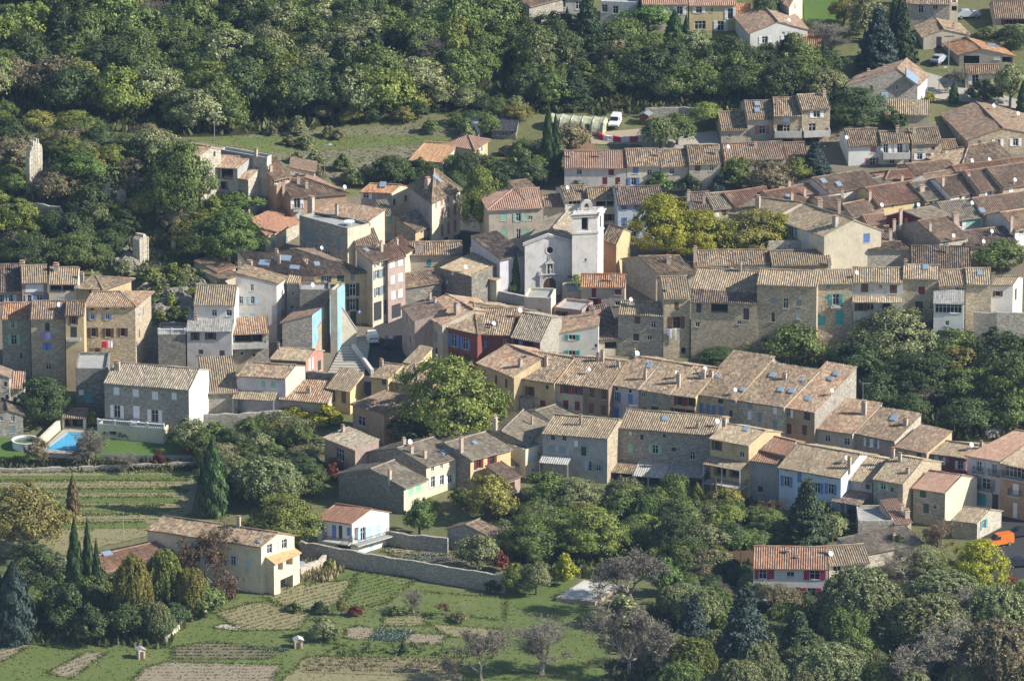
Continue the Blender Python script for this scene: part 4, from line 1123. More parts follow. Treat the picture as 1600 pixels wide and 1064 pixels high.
# ---- centre left
H('tall pale grey house with duck egg blue shutters', (368,443),(432,443),536,'pale','tan',BR=(448,431),rt='shedR',sl=15,win='F 394,441,n,.5,1.1;F 377,469,uo,.6,1.2;F 395,469,uo,.6,1.2;F 377,496,uc,.8,1.4;F 394,496,uc,.8,1.4;R 441,460,kc,.4,1.3;R 442,490,kc,.4,1.1',ch='374,418,.8;367,421,.7',side=('R','pale'))
H('narrow grey house with a striped roof and a peach side wall', (448,441),(467,441),524,'grey','pale',BR=(481,424),rt='shed',sl=18,win='F 458,459,n,.5,.9;F 456,480,kc,.4,.4',side=('R','orange'))
H('house with two big skylights in a dark roof', (396,422),(491,430),508,'cream','dark',BL=(374,409),d=5.5,rt='shed',sl=17,sky='413,411,1.6,1.2;446,404,1.6,1.2;460,418,1.4,.8',ch='432,406,1.5,.5;436,411,1.2,.4;441,393,1,.6;390,415,.6,.8')
H('ochre house with rows of dark green shutters facing the street', (494,430),(571,425),512,'ochre','dark',BL=(414,395),rt='hipR',sl=18,win='F 510,436,Go,.7,1;F 532,435,Gc,1.1,1;F 551,434,yc,.7,1;F 511,450,Go,1,1.1;F 530,450,Go,1,1.2;F 551,453,Go,1,2;F 551,476,Go,.9,1.9;F 512,474,Go,.9,1.6;F 531,474,Go,.9,1.6;F 552,498,Gc,1,2.4',sky='495,413,.8,.9',dish='502,394,.3;497,390,.4')
H('white house with small windows under a half shaded roof', (303,475),(366,476),566,'white','pale',d=9,sl=19,win='F 335,489,n,.8,1;F 358,489,n,.9,1')
H('lower white block with brown shutters and a grey roof', (292,516),(362,517),578,'pale','conc',d=5,rt='shed',sl=17,win='F 305,525,no,.6,1.3;F 329,524,no,.8,1.3;F 314,550,nc,.7,.8;F 347,555,nc,.8,1.5',ch='306,500,.8')
H('stone terrace house with an orange pent roof and a round window', (363,521),(420,519),570,'gstone','mix',d=4,rt='shed',sl=17,win='F 378,529,g,3,1.4;F 402,528,g,1.6,1.4;F 378,552,r,.6,.6;F 397,555,kc,.4,.6')
balcony(HOUSES['stone terrace house with an orange pent roof and a round window'],'F',390,540,5.4,1.2,'wall',.7)
H('stone terrace with a pale balustrade above the stairs at left', (247,527),(290,527),578,'dstone','grey',d=6,rt='flat',name='terrace',cat='terrace')
H('shack with a rusty tin roof on the rocks above the white house', (338,425),(368,416),446,'beige','mix',d=5,rt='shed',sl=8,name='hut',cat='hut',win='F 350,432,g,1.6,.9')
H('second shack with a tan roof beside the rusty tin shack', (345,437),(372,428),456,'beige','tan',d=4,rt='shed',sl=8,name='hut',cat='hut')
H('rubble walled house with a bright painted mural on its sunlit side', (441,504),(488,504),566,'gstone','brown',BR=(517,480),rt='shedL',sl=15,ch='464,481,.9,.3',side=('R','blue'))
H('rubble house rising behind the mural house', (468,457),(515,457),540,'dstone','grey',d=4,rt='flat',dish='488,452')
H('beige tower like wall with a pale blue painted side next to the mural', (516,457),(527,457),552,'beige','grey',BR=(539,447),rt='flat',side=('R','sky'))
H('house with a salmon pink sunlit side and white shutters near the steps', (423,560),(478,563),596,'brown','pale',BR=(505,548),sl=19,win='R 484,566,wc,.5,1.8;R 489,560,wc,.5,1.8;R 499,571,Gc,1,1.6',side=('R','pink'),dish='484,541,.5',ch='435,546,.9,.3')
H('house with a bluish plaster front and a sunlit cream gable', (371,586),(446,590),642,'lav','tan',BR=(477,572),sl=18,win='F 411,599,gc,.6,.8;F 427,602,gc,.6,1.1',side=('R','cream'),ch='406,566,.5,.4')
awning(HOUSES['house with a bluish plaster front and a sunlit cream gable'],'F',400,611,6.6,2.4,'pale',.6)
H('low house with a flat broken roof half in shade behind the vine pergola', (436,623),(512,629),648,'beige','mix',d=6,rt='shed',sl=12,ch='482,614,.9,.6')
H('stone house with a dark striped roof right of the garden villa', (318,614),(371,612),648,'gstone','pale',d=9,rt='shed',sl=17)
H('grey stone garden villa with white shutters above the swimming pool', (163,597),(295,608),672,'gstone','grey',BL=(195,567),sl=18,win='F 182,611,wc,.9,1.2;F 212,614,wc,1,1.2;F 242,618,wc,1,1.3;F 272,619,wc,.8,1.1;F 183,643,wo,1,2;F 213,644,wc,1,2;F 242,650,wo,1.1,2',ch='183,577,1.1,.8',side=('R','white'))
H('square stone outbuilding with a flat top in the shade left of the villa', (118,580),(168,580),650,'dstone','grey',d=8,rt='flat',win='F 138,621,tc,1.2,1.3;F 127,613,wc,.7,.8')
H('ochre house with two closed brown shutters near the broad steps', (511,605),(547,611),640,'ochre','pale',BL=(533,590),rt='shed',sl=17,win='F 520,618,nc,.8,1.9;F 537,621,nc,.8,1.8',side=('R','yellow'))
H('tan cubic house with a large white framed window and a brown roof', (551,631),(600,646),676,'tan','brown',BL=(602,621),rt='shed',sl=11,win='F 565,658,n,1.5,1.5')
H('lower tan cubic house with a big white framed window beside the red tree', (507,683),(555,702),735,'tan','grey',BL=(544,675),rt='shed',sl=10,win='F 531,710,n,1.9,1.9',ch='536,675,.9,.5',side=('R','rose'))
H('house with a half shaded roof and tower room behind the big plane tree', (580,588),(606,591),640,'ochre','tan',BR=(650,572),sl=17,win='F 600,592,nc,.7,1',ch='596,571,.8,.5;618,560,1.4,.7')
H('tan house with a hipped roof left of the big plane tree', (606,594),(652,600),640,'tan','tan',d=9,rt='hip',sl=19,ch='631,589,1.2,.4')
H('little ochre tower room with a striped roof above the big plane tree', (632,565),(651,569),620,'yellow','pale',BR=(675,557),rt='shed',sl=16,win='F 640,567,g,.5,.7;R 662,562,kc,.4,.6',ch='683,562,.9,.4')
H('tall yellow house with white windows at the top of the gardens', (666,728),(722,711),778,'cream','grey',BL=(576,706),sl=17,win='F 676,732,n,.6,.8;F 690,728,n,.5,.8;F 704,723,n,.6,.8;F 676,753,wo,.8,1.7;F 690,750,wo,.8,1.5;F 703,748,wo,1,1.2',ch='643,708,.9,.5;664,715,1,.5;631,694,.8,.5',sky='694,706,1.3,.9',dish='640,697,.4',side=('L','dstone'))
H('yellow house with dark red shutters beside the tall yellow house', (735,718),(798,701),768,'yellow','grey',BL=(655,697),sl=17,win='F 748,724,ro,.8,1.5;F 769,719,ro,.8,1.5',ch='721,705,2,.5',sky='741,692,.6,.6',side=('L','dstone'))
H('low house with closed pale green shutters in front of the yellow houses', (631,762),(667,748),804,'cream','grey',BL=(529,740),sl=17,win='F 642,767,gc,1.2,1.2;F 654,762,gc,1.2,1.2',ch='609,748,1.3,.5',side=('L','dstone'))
vil = H('white villa with a wrap around balcony and blue shutters', (496,809),(550,817),861,'white','terra',BR=(608,800),sl=20,win='F 494,823,bc,.9,1.4;F 522,830,bc,.7,2;F 532,831,kc,.6,2;F 545,830,bc,.6,1.2;F 535,858,g,2.6,1.5;R 557,834,g,.8,2;R 567,834,uo,.9,2;R 578,832,uc,.7,2;R 591,829,uc,.9,2;R 571,850,n,.7,.5;R 580,855,uc,.7,1.8',ch='556,786,.9,.6')
balcony(vil,'F',531,843,4.2,1.6,'iron'); balcony(vil,'R',578,842,6.6,1.2,'iron')
far = H('long cream farmhouse with a sunlit gable behind the bare brown tree', (230,826),(408,853),899,'cream','tan',BR=(460,836),rt='gable',sl=19,win='F 364,876,uo,.8,1.4;F 386,881,uc,.7,1.4;F 370,904,n,.5,.7;F 380,905,n,.5,.6;R 421,849,wo,1,1.4;R 444,843,wo,1,1.4;F 300,850,uc,.8,1.2',ch='373,823,1.4,.5;350,818,1,.5',sky='405,846,.4,.5')
H('balcony wing with a tan awning on the end of the long farmhouse', (428,880),(468,862),932,'cream','sand',BL=(408,872),rt='shed',sl=14,win='F 438,884,g,1.2,1.4;F 452,877,g,1.6,1.3;F 448,912,g,3,2',name='annex')
H('house with a red brown roof hidden among the garden trees at lower left', (165,893),(275,868),938,'cream','red',BL=(120,872),sl=18,win='F 173,902,go,.8,1.6;F 190,898,go,.8,1.4',sky='167,865,1.4,.9')
H('little stone barn at the end of the garden wall', (757,834),(778,825),864,'stone','tan',BL=(699,826),sl=18,side=('L','gstone'),name='stone_barn',cat='barn')

# ---- the church
church = H('white plastered village church with a gabled front', (820,380),(892,376),466,'church','grey',BL=(851,344),rt='front',sl=19,r=.5,cat='church',name='church',oh=.1,win='F 859,391,r,1.1,1.1')
def wallM(h, sd, px, py):
    q, dv, n = wall_frame(h, sd, px, py)
    M = Matrix((dv, n, Vector((0, 0, 1)))).transposed().to_4x4()
    M.translation = q - h.O
    return M
M = wallM(church, 'F', 859, 461)
m = MB()
pts = [(-.95, 0)] + [(.95 * -math.cos(a * math.pi / 12), 1.9 + .95 * math.sin(a * math.pi / 12)) for a in range(13)] + [(.95, 0)]
m.add([M @ Vector((x, .05, z)) for x, z in pts], [list(range(len(pts)))])
for i in range(-3, 4):
    m.box(i * .27 - .012, i * .27 + .012, .05, .08, .02, 1.9 + .95 * math.sqrt(max(0, 1 - (i * .27 / .95) ** 2)) - .06, 0, M)
m.obj('door', SHM['n'], church.root)
m = MB()
for sx in (-1, 1):
    m.box(sx * 1.45 - .28, sx * 1.45 + .28, .003, .32, 0, .5, 0, M)
    m.box(sx * 1.45 - .2, sx * 1.45 + .2, .003, .25, .5, 3.1, 0, M)
    m.box(sx * 1.45 - .28, sx * 1.45 + .28, .003, .33, 3.1, 3.3, 0, M)
    m.bar(M @ Vector((sx * 1.5, .2, 3.6)), M @ Vector((sx * 1.5, .2, 4.3)), .16, .03, 8)
m.box(-2, 2, .003, .3, 3.3, 3.42, 0, M); m.box(-1.85, 1.85, .003, .4, 3.42, 3.58, 0, M)
m.box(-.65, -.42, .003, .28, 3.6, 5.2, 0, M); m.box(.42, .65, .003, .28, 3.6, 5.2, 0, M)
m.box(-.8, .8, .003, .34, 5.2, 5.36, 0, M)
m.add([M @ Vector(p) for p in ((-.75, .3, 5.36), (.75, .3, 5.36), (0, .3, 6.0), (-.75, .003, 5.36), (.75, .003, 5.36), (0, .003, 6.0))], [(0, 1, 2), (0, 2, 5, 3), (1, 2, 5, 4)])
m.bar(M @ Vector((0, .15, 6.0)), M @ Vector((0, .15, 6.7)), .05, .03, 5)
for k in range(16):
    a0, a1 = math.pi * k / 16, math.pi * (k + 1) / 16
    vs = [M @ Vector((-r_ * math.cos(a), y, 1.9 + r_ * math.sin(a))) for y in (.003, .16) for r_ in (.98, 1.22) for a in (a0, a1)]
    m.add(vs, [(4, 5, 7, 6), (2, 3, 7, 6), (0, 1, 5, 4)])
portal = m.obj('portal', WALL['pale'], church.root)
m = MB()
m.add([M @ Vector(p) for p in ((-.42, .012, 3.62), (.42, .012, 3.62), (.42, .012, 4.8), (.25, .012, 5.1), (-.25, .012, 5.1), (-.42, .012, 4.8))], [(0, 1, 2, 3, 4, 5)])
m.obj('niche', DARK, portal)
m = MB()
m.lathe([(.0, 0), (.22, 0), (.2, .25), (.24, .6), (.17, .85), (.08, .95), (.13, 1.08), (.1, 1.22), (0, 1.27)], 10)
q_ = m.obj('statue', WALL['grey'], portal)
q_.location = M @ Vector((0, .18, 3.6))
# facade cornice strips along the gable
m = MB()
w2 = church.W / 2
kk = math.tan(R(19))
for sx in (-1, 1):
    A = church.c2(church.W / 2 + sx * (w2 + .25), -.16); Bq = church.c2(church.W / 2, -.16)
    a = Vector((A.x, A.y, church.z0 - .05)) - church.O; b = Vector((Bq.x, Bq.y, church.z0 + kk * w2 + .05)) - church.O
    m.bar(a, b, .17, .17, 6); m.bar(a - Vector((0, 0, .3)), b - Vector((0, 0, .3)), .12, .12, 6)
m.obj('cornice', WALL['pale'], church.root)
# bell tower
tw = H('square white bell tower with an arched opening and a small pediment belfry on top', (894,335),(934,333),466,'church','tan',BR=(943,327),rt='flat',name='bell_tower',cat='bell tower',win='F 914,350,g,1.05,2.2;R 938,346,kc,.5,1.8;F 915,406,kc,.3,.4')
for (yy, pr, th) in ((364, .12, .3), (338, .18, .3), (334, .34, .22)):
    q, dv, n = wall_frame(tw, 'F', 914, yy)
    z = q.z - tw.O.z
    m = MB()
    for i, j in (((0, 0), (tw.W, 0)), ((tw.W, 0), (tw.W, tw.D)), ((tw.W, tw.D), (0, tw.D)), ((0, tw.D), (0, 0))):
        A = tw.c2(*i); Bq = tw.c2(*j); dd = (Bq - A).normalized(); nn = Vector((dd.y, -dd.x, 0)); L = (Bq - A).length
        Mx = Matrix((dd, nn, Vector((0, 0, 1)))).transposed().to_4x4(); Mx.translation = A - tw.O; Mx.translation.z = z
        m.box(-pr, L + pr, .003, pr, -th / 2, th / 2, 0, Mx)
    m.obj('cornice', WALL['pale'], tw.root)
m = MB()
fx = tw.W / 2
Mx = Matrix((tw.u, -Vector((-tw.u.y, tw.u.x, 0)), Vector((0, 0, 1)))).transposed().to_4x4()
Mx.translation = tw.c2(fx * .95, tw.D * .35) - tw.O; Mx.translation.z = tw.z0 - tw.O.z
m.box(-.95, -.35, -.3, .3, 0, 1.2, 0, Mx); m.box(.35, .95, -.3, .3, 0, 1.2, 0, Mx)
m.box(-.35, .35, -.3, .3, 0, .35, 0, Mx)
for k in range(8):
    a0, a1 = math.pi * k / 8, math.pi * (k + 1) / 8
    vs = [Mx @ Vector((-r_ * math.cos(a), y, 1.2 + zz * math.sin(a))) for y in (-.3, .3) for r_, zz in ((.35, .35), (.95, .85)) for a in (a0, a1)]
    m.add(vs, [(0, 1, 3, 2), (4, 5, 7, 6), (2, 3, 7, 6), (0, 1, 5, 4)])
for sx in (-1.25, 1.25):
    m.box(sx - .18, sx + .18, -.25, .25, 0, .7, 0, Mx)
bf = m.obj('belfry', WALL['pale'], tw.root)
m = MB(); m.lathe([(0, .25), (.1, .24), (.17, .1), (.24, -.1), (.28, -.16)], 10)
bl = m.obj('bell', plain('bell_bronze', (.12, .10, .05), .5), bf); bl.location = Mx @ Vector((0, 0, 1.0))
H('chapel wing with an orange painted wall beside the bell tower', (941,374),(963,381),434,'orange','tan',BR=(985,362),rt='gable',sl=22,side=('R','ochre'),cat='chapel',name='chapel')
H('low side chapel with a dark roof left of the church front', (781,405),(820,397),468,'lav','dark',d=8,rt='shed',sl=12,cat='chapel',name='chapel')
H('cream block with a green window under the church door', (819,468),(861,470),524,'cream','pale',d=5,rt='flat',win='F 842,488,gc,.7,1.2',name='terrace_block',cat='terrace')
# ---------------------------------------------------------------- foliage meshes (unit: width 1, height 1, base at z=0)
def leaf_mesh(name, C, N, size, asp=1.6, jit=.6, seed=0):
    rng = np.random.default_rng(seed)
    n = len(C)
    N = N + rng.normal(0, jit, (n, 3))
    N /= np.linalg.norm(N, axis=1)[:, None] + 1e-9
    A = np.cross(N, rng.normal(0, 1, (n, 3)))
    A /= np.linalg.norm(A, axis=1)[:, None] + 1e-9
    B = np.cross(N, A)
    s = (size * rng.uniform(.6, 1.35, n))[:, None]
    a = A * s * .5; b = B * s * .5 * asp
    nn = N * s * .18
    P = np.stack([C - b, C + a * .9 + nn, C + b, C - a * .9 + nn], 1).reshape(-1, 3)
    me = bpy.data.meshes.new(name)
    me.vertices.add(4 * n); me.loops.add(4 * n); me.polygons.add(n)
    me.vertices.foreach_set('co', P.ravel())
    me.loops.foreach_set('vertex_index', np.arange(4 * n))
    me.polygons.foreach_set('loop_start', np.arange(0, 4 * n, 4))
    me.update(calc_edges=True)
    return me

def unit(rng, n):
    v = rng.normal(0, 1, (n, 3))
    return v / np.linalg.norm(v, axis=1)[:, None]

def crown_broad(seed, nb=95, per=95, leaf=.034, z0=.12, lump=.155, flat=1.0):
    rng = np.random.default_rng(seed)
    C = []; N = []
    # an uneven envelope: a few big lobes carrying many clumps
    lobes = [(np.array([0, 0, .58]), .34)]
    for i in range(6):
        a = i * 1.05 + rng.random() * .7
        lobes.append((np.array([.24 * math.cos(a), .24 * math.sin(a), .36 + .3 * rng.random()]), .20 + .07 * rng.random()))
    lobes.append((np.array([rng.normal(0, .07), rng.normal(0, .07), .80]), .17))
    for _ in range(nb):
        c0, r0 = lobes[rng.integers(len(lobes))]
        d = unit(rng, 1)[0]
        d[2] = d[2] * .9 + .18
        c = c0 + d * r0 * rng.uniform(.75, 1.05) * np.array([1, 1, .85 * flat])
        rr = lump * (.35 + 1.0 * rng.random() ** 2)
        u = unit(rng, per)
        out = c - np.array([0, 0, .5])
        out /= np.linalg.norm(out) + 1e-6
        u = np.where((u @ out)[:, None] < -.35, -u, u)
        pts = c + u * rr * rng.uniform(.25, 1.12, (per, 1)) * np.array([1, 1, .85])
        C.append(pts); N.append(u * .7 + out * .9 + np.array([0, 0, .25]))
    C = np.concatenate(C); N = np.concatenate(N)
    k = (C[:, 2] > z0) & (C[:, 2] < 1.02)
    C, N = C[k], N[k]
    C[:, :2] *= .5 / np.percentile(np.abs(C[:, :2]), 96.5)
    C[:, 2] = z0 + (C[:, 2] - z0) * (1 - z0) / (C[:, 2].max() - z0)
    return leaf_mesh('crown', C, N, leaf, seed=seed)

def crown_bush(seed, n=2600, leaf=.06):
    rng = np.random.default_rng(seed)
    C = []; N = []
    for _ in range(22):
        a = rng.random() * 6.28; r = rng.random() ** .6 * .34
        c = np.array([r * math.cos(a), r * math.sin(a), .12 + (.55 - r) * rng.uniform(.3, 1.1)])
        u = unit(rng, n // 22); u[:, 2] = np.abs(u[:, 2]) * 1.1 - .25
        C.append(c + u * .17 * rng.uniform(.5, 1, (len(u), 1)) * rng.uniform(.7, 1.3)); N.append(u)
    C = np.concatenate(C); N = np.concatenate(N)
    C[:, 2] = np.clip(C[:, 2], 0, None); C[:, 2] /= C[:, 2].max()
    return leaf_mesh('crown', C, N, leaf, seed=seed)

def crown_cypress(seed, n=10000, leaf=.052):
    rng = np.random.default_rng(seed)
    z = rng.random(n) ** .85
    prof = np.sin(np.pi * np.clip(z * .93 + .07, 0, 1) ** .62) ** .75
    th = rng.random(n) * 2 * np.pi
    lump = 1 + .16 * np.sin(th * 5 + z * 23) + .12 * np.sin(th * 3 - z * 41 + 2)
    r = .5 * prof * lump * rng.uniform(.72, 1.03, n)
    C = np.stack([r * np.cos(th), r * np.sin(th), z * .97 + .02], 1)
    N = np.stack([np.cos(th), np.sin(th), np.full(n, .35)], 1)
    return leaf_mesh('crown', C, N, leaf, 2.2, .35, seed)

def crown_conifer(seed, tiers=30, leaf=.034, droop=.12, width=1.0):
    rng = np.random.default_rng(seed)
    C = []; N = []
    for i in range(tiers):
        f = i / (tiers - 1)
        z = .06 + .90 * f
        R_ = .5 * (1 - f) ** .8 * rng.uniform(.85, 1.1) + .015
        nbr = int(7 + 9 * (1 - f))
        for j in range(nbr):
            a = rng.random() * 6.28
            L = R_ * rng.uniform(.65, 1.08)
            k = int(24 + 170 * L / .5)
            s = rng.random(k) ** .6
            w = .075 * (1 - s * .55) * rng.normal(0, 1, k)
            r = L * s
            C.append(np.stack([r * math.cos(a) - w * math.sin(a), r * math.sin(a) + w * math.cos(a),
                               z - droop * r + .03 * s ** 2 + rng.normal(0, .012, k)], 1))
            N.append(np.stack([.5 * np.full(k, math.cos(a)), .5 * np.full(k, math.sin(a)), np.full(k, .9)], 1))
    C = np.concatenate(C); N = np.concatenate(N)
    C[:, 2] = np.clip(C[:, 2], .01, None)
    return leaf_mesh('crown', C, N, leaf, 1.8, .5, seed)

def crown_willow(seed, leaf=.0185):
    """soft rounded crown of upright and hanging sprays"""
    rng = np.random.default_rng(seed)
    C = []; N = []
    for _ in range(520):
        u = unit(rng, 1)[0]; u[2] = abs(u[2]) * .95 - .12
        base = np.array([0, 0, .48]) + u * np.array([.43, .43, .46]) * rng.uniform(.62, 1.0)
        k = 46
        s = np.linspace(0, 1, k)
        L = rng.uniform(.1, .22)
        dr = u * np.array([.6, .6, .2]) + rng.normal(0, .25, 3)
        pts = base + dr * (s * L)[:, None] * .7 + np.array([0, 0, 1]) * (.05 * s - .17 * s ** 2)[:, None] * rng.uniform(.4, 1.6) + rng.normal(0, .014, (k, 3))
        C.append(pts); N.append(np.repeat(u[None], k, 0))
    C = np.concatenate(C); N = np.concatenate(N)
    C[:, 2] = np.clip(C[:, 2], .03, 1.0)
    return leaf_mesh('crown', C, N, leaf, 2.4, .8, seed)

def limbs(seed, depth, spread, upb, r0, twig, leaves=0, z_start=.12, len0=.30, decay=.74, nb=(2, 4)):
    """branching skeleton as tapered 3/4 sided prisms -> (verts, faces, tips)"""
    rng = random.Random(seed)
    m = MB(); tips = []
    def grow(p, d, L, r, k):
        q = p + d * L
        mid = (p + q) / 2 + Vector((rng.gauss(0, 1), rng.gauss(0, 1), rng.gauss(0, 1))) * L * .05
        n = 6 if k == 0 else (4 if k < 3 else 3)
        re = max(r * .68, twig)
        m.bar(p, mid, r, (r + re) / 2, n); m.bar(mid, q, (r + re) / 2, re, n)
        if k >= depth:
            tips.append((q, d)); return
        if k >= depth - 2: tips.append((q, d))
        for i in range(rng.randint(*nb)):
            nd_ = (d + Vector((rng.gauss(0, 1), rng.gauss(0, 1), rng.gauss(0, .8))) * spread + Vector((0, 0, upb))).normalized()
            grow(q if rng.random() < .7 else mid, nd_, L * decay * rng.uniform(.75, 1.2), re * .82, k + 1)
    grow(Vector((0, 0, -.04)), Vector((rng.gauss(0, .04), rng.gauss(0, .04), 1)).normalized(), len0, r0, 0)
    V = np.array(m.v)
    zs = (V[:, 2].max())
    xs = np.percentile(np.abs(V[:, :2]), 98.5)
    f = np.array([.5 / xs, .5 / xs, 1 / zs])
    V = V * f
    me = bpy.data.meshes.new('branches')
    me.from_pydata(V.tolist(), [], m.f); me.update()
    tp = np.array([tuple(t[0]) for t in tips]) * f
    td = np.array([tuple(t[1]) for t in tips])
    return me, tp, td

def leaves_on(tp, td, n, size, spread, seed, asp=1.5):
    rng = np.random.default_rng(seed)
    i = rng.integers(len(tp), size=n)
    C = tp[i] + rng.normal(0, spread, (n, 3))
    C[:, 2] = np.clip(C[:, 2], .05, 1.03)
    return leaf_mesh('crown', C, td[i] + rng.normal(0, .5, (n, 3)), size, asp, .8, seed)

def trunk_mesh(seed, hgt=.55):
    rng = random.Random(seed)
    m = MB()
    m.bar((0, 0, -.1), (.01, 0, hgt * .5), .045, .032, 8)
    m.bar((.01, 0, hgt * .5), (.0, .01, hgt * 1.15), .032, .016, 7)
    for i in range(6):
        a = i * 1.05 + rng.random() * .5
        m.bar((.01, 0, hgt * (.4 + .1 * i / 2)), (.28 * math.cos(a), .28 * math.sin(a), hgt * (.4 + .1 * i / 2) + .22), .02, .007, 5)
    return m.mesh('trunk')

BROAD = [crown_broad(s) for s in (1, 2, 3, 4)]
BIG = [crown_broad(s, 170, 125, .0215, .06, .125) for s in (11, 12)]
BUSH = [crown_bush(s) for s in (21, 22, 23)]
CYP = [crown_cypress(s) for s in (31, 32)]
CON = [crown_conifer(41), crown_conifer(42, 36, .03, .05)]
WIL = [crown_willow(s) for s in (51, 52)]
TRUNK = [trunk_mesh(s) for s in (61, 62)]
BARE = [limbs(71, 7, .42, .10, .030, .0016), limbs(72, 7, .48, .04, .034, .0016), limbs(73, 7, .36, .16, .028, .0014)]
BARE_L = [leaves_on(b[1], b[2], 7000, .0085, .022, 81 + i, 5.0) for i, b in enumerate(BARE)]
RUST_L = [leaves_on(b[1], b[2], 5200, .024, .022, 91 + i) for i, b in enumerate(BARE)]
PINE = [crown_broad(s, 60, 120, .03, .45, .14, .55) for s in (95, 96)]
for me in TRUNK: me.materials.append(BARK)
for b in BARE: b[0].materials.append(BARKG)

L = {
    'oak': leafmat('oak_leaves', (.135, .19, .06), (.26, .295, .095)),
    'dark': leafmat('dark_leaves', (.072, .112, .045), (.15, .185, .07)),
    'olive': leafmat('olive_leaves', (0.218, 0.248, 0.116), (0.438, 0.451, 0.218)),
    'mid': leafmat('plane_leaves', (.205, .255, .065), (.34, .36, .105)),
    'bright': leafmat('bright_leaves', (0.122, 0.198, 0.058), (0.230, 0.307, 0.090)),
    'lime': leafmat('lime_leaves', (.32, .33, .05), (.45, .44, .08)),
    'gold': leafmat('golden_leaves', (.24, .215, .075), (.35, .30, .11)),
    'yellowish': leafmat('yellowing_leaves', (0.256, 0.256, 0.077), (0.435, 0.384, 0.109)),
    'cyp': leafmat('cypress_foliage', (0.063, 0.111, 0.044), (0.132, 0.205, 0.073), trans=.1),
    'cypb': leafmat('browned_cypress_foliage', (0.205, 0.160, 0.087), (0.349, 0.262, 0.146), trans=.1),
    'spruce': leafmat('blue_spruce_needles', (.055, .085, .070), (.10, .135, .115), trans=.1),
    'fir': leafmat('dark_fir_needles', (.05, .08, .04), (.11, .14, .06), trans=.1),
    'grey': leafmat('grey_willow_leaves', (.215, .245, .11), (.36, .39, .20)),
    'dry': leafmat('dry_olive_leaves', (0.243, 0.218, 0.122), (0.384, 0.333, 0.192)),
    'rust': leafmat('rusty_leaves', (0.170, 0.115, 0.060), (0.260, 0.180, 0.090)),
    'wine': leafmat('wine_red_leaves', (0.205, 0.070, 0.051), (0.307, 0.128, 0.077)),
    'twig': leafmat('bare_twigs', (0.180, 0.160, 0.122), (0.270, 0.243, 0.180), trans=.05),
    'pine': leafmat('pine_needles', (0.115, 0.198, 0.051), (0.192, 0.282, 0.077), trans=.1),
}
FORM = {'oak': BROAD, 'dark': BROAD, 'olive': BROAD, 'mid': BROAD, 'bright': BROAD, 'lime': BROAD, 'gold': BROAD, 'yellowish': BROAD,
        'dry': BROAD, 'grey': WIL, 'cyp': CYP, 'cypb': CYP, 'spruce': CON, 'fir': CON, 'pine': PINE, 'rust': None, 'twig': None, 'wine': BROAD}
NAME = {'oak': 'oak_tree', 'dark': 'dark_leaved_tree', 'olive': 'grey_leaved_tree', 'mid': 'leafy_tree', 'yellowish': 'yellowing_tree', 'lime': 'yellowing_tree', 'gold': 'yellowing_tree', 'dry': 'brownish_tree', 'wine': 'red_leaved_tree', 'cyp': 'cypress', 'cypb': 'cypress', 'spruce': 'spruce', 'fir': 'fir_tree', 'pine': 'umbrella_pine', 'twig': 'bare_tree', 'grey': 'willow_tree', 'rust': 'autumn_tree'}  # broadleaf kinds named by leaf colour; they share the same crowns
TG = 'trees of the village and its gardens'
tcount = [0]
def crown_obj(me, mat, parent):
    o = obj('crown', me, parent)
    if not me.materials:
        me.materials.append(None)
    o.material_slots[0].link = 'OBJECT'
    o.material_slots[0].material = mat
    return o

def T(label, kind, cx, by, w, h, form=None, group=TG, name=None, cat='tree', rot=None, p=None):
    """tree with its foot at image point (cx, by), crown w x h image points wide and high"""
    p = p or ground(cx, by)
    s = pxm(p)
    W = w / s
    if form == 'wil' or kind == 'grey': h *= 1.12
    Hh = max((h - .06 * w) / (s * .951), .3 * W)
    tcount[0] += 1
    i = tcount[0]
    r = (i * 2.399) % 6.283 if rot is None else rot
    root = empty(name or ('bush' if form == 'bush' else NAME.get(kind, 'broadleaf_tree')), p - Vector((0, 0, .1)), label, cat, group, r)
    sc = (W * (.96 + .08 * ((i * 37) % 10) / 10), W * (.96 + .08 * ((i * 53) % 10) / 10), Hh)
    if kind in ('twig', 'rust'):
        k = i % 3
        b = obj('branches', BARE[k][0], root); b.scale = sc
        c = crown_obj((BARE_L if kind == 'twig' else RUST_L)[k], L['twig' if kind == 'twig' else 'rust'], root); c.scale = sc
        return root
    fm = {'big': BIG, 'bush': BUSH, 'wil': WIL, 'con': CON, 'pine': PINE, 'cyp': CYP, None: FORM[kind]}[form]
    c = crown_obj(fm[i % len(fm)], L[kind], root); c.scale = sc
    if form != 'bush':
        t = obj('trunk', TRUNK[i % 2], root)
        q = 1.0 if fm in (CYP, CON) else 1.25
        t.scale = (sc[0] * q * (.8 if fm is CYP else 1), sc[1] * q * (.8 if fm is CYP else 1), Hh * (.55 if fm is CYP else 1))
    return root
# ---------------------------------------------------------------- named trees
T('great green plane tree in the middle of the village', 'mid', 706, 702, 142, 160, 'big')
T('dark bushy tree at the foot of the great plane tree', 'dark', 648, 700, 82, 62)
T('yellow green plane tree right of the bell tower', 'lime', 1036, 404, 100, 108, 'big')
T('lower yellow plane tree joined to the one right of the bell tower', 'lime', 1090, 406, 94, 84, 'big')
T('dull yellow plane tree hiding the institution building', 'yellowish', 1176, 400, 112, 80, 'big')
T('yellowing plane tree between dull yellow plane and institution wall', 'lime', 1216, 402, 76, 76, 'big')
T('green tree with a dark inside between the two groups of planes', 'mid', 1134, 400, 42, 62)
T('tall green poplar like tree right of the pyramid roofed house', 'mid', 754, 378, 60, 122, 'big')
T('taller of the twin dark cypresses by the polytunnel', 'cyp', 857, 276, 20, 112)
T('second of the twin dark cypresses by the polytunnel', 'cyp', 868, 276, 18, 96)
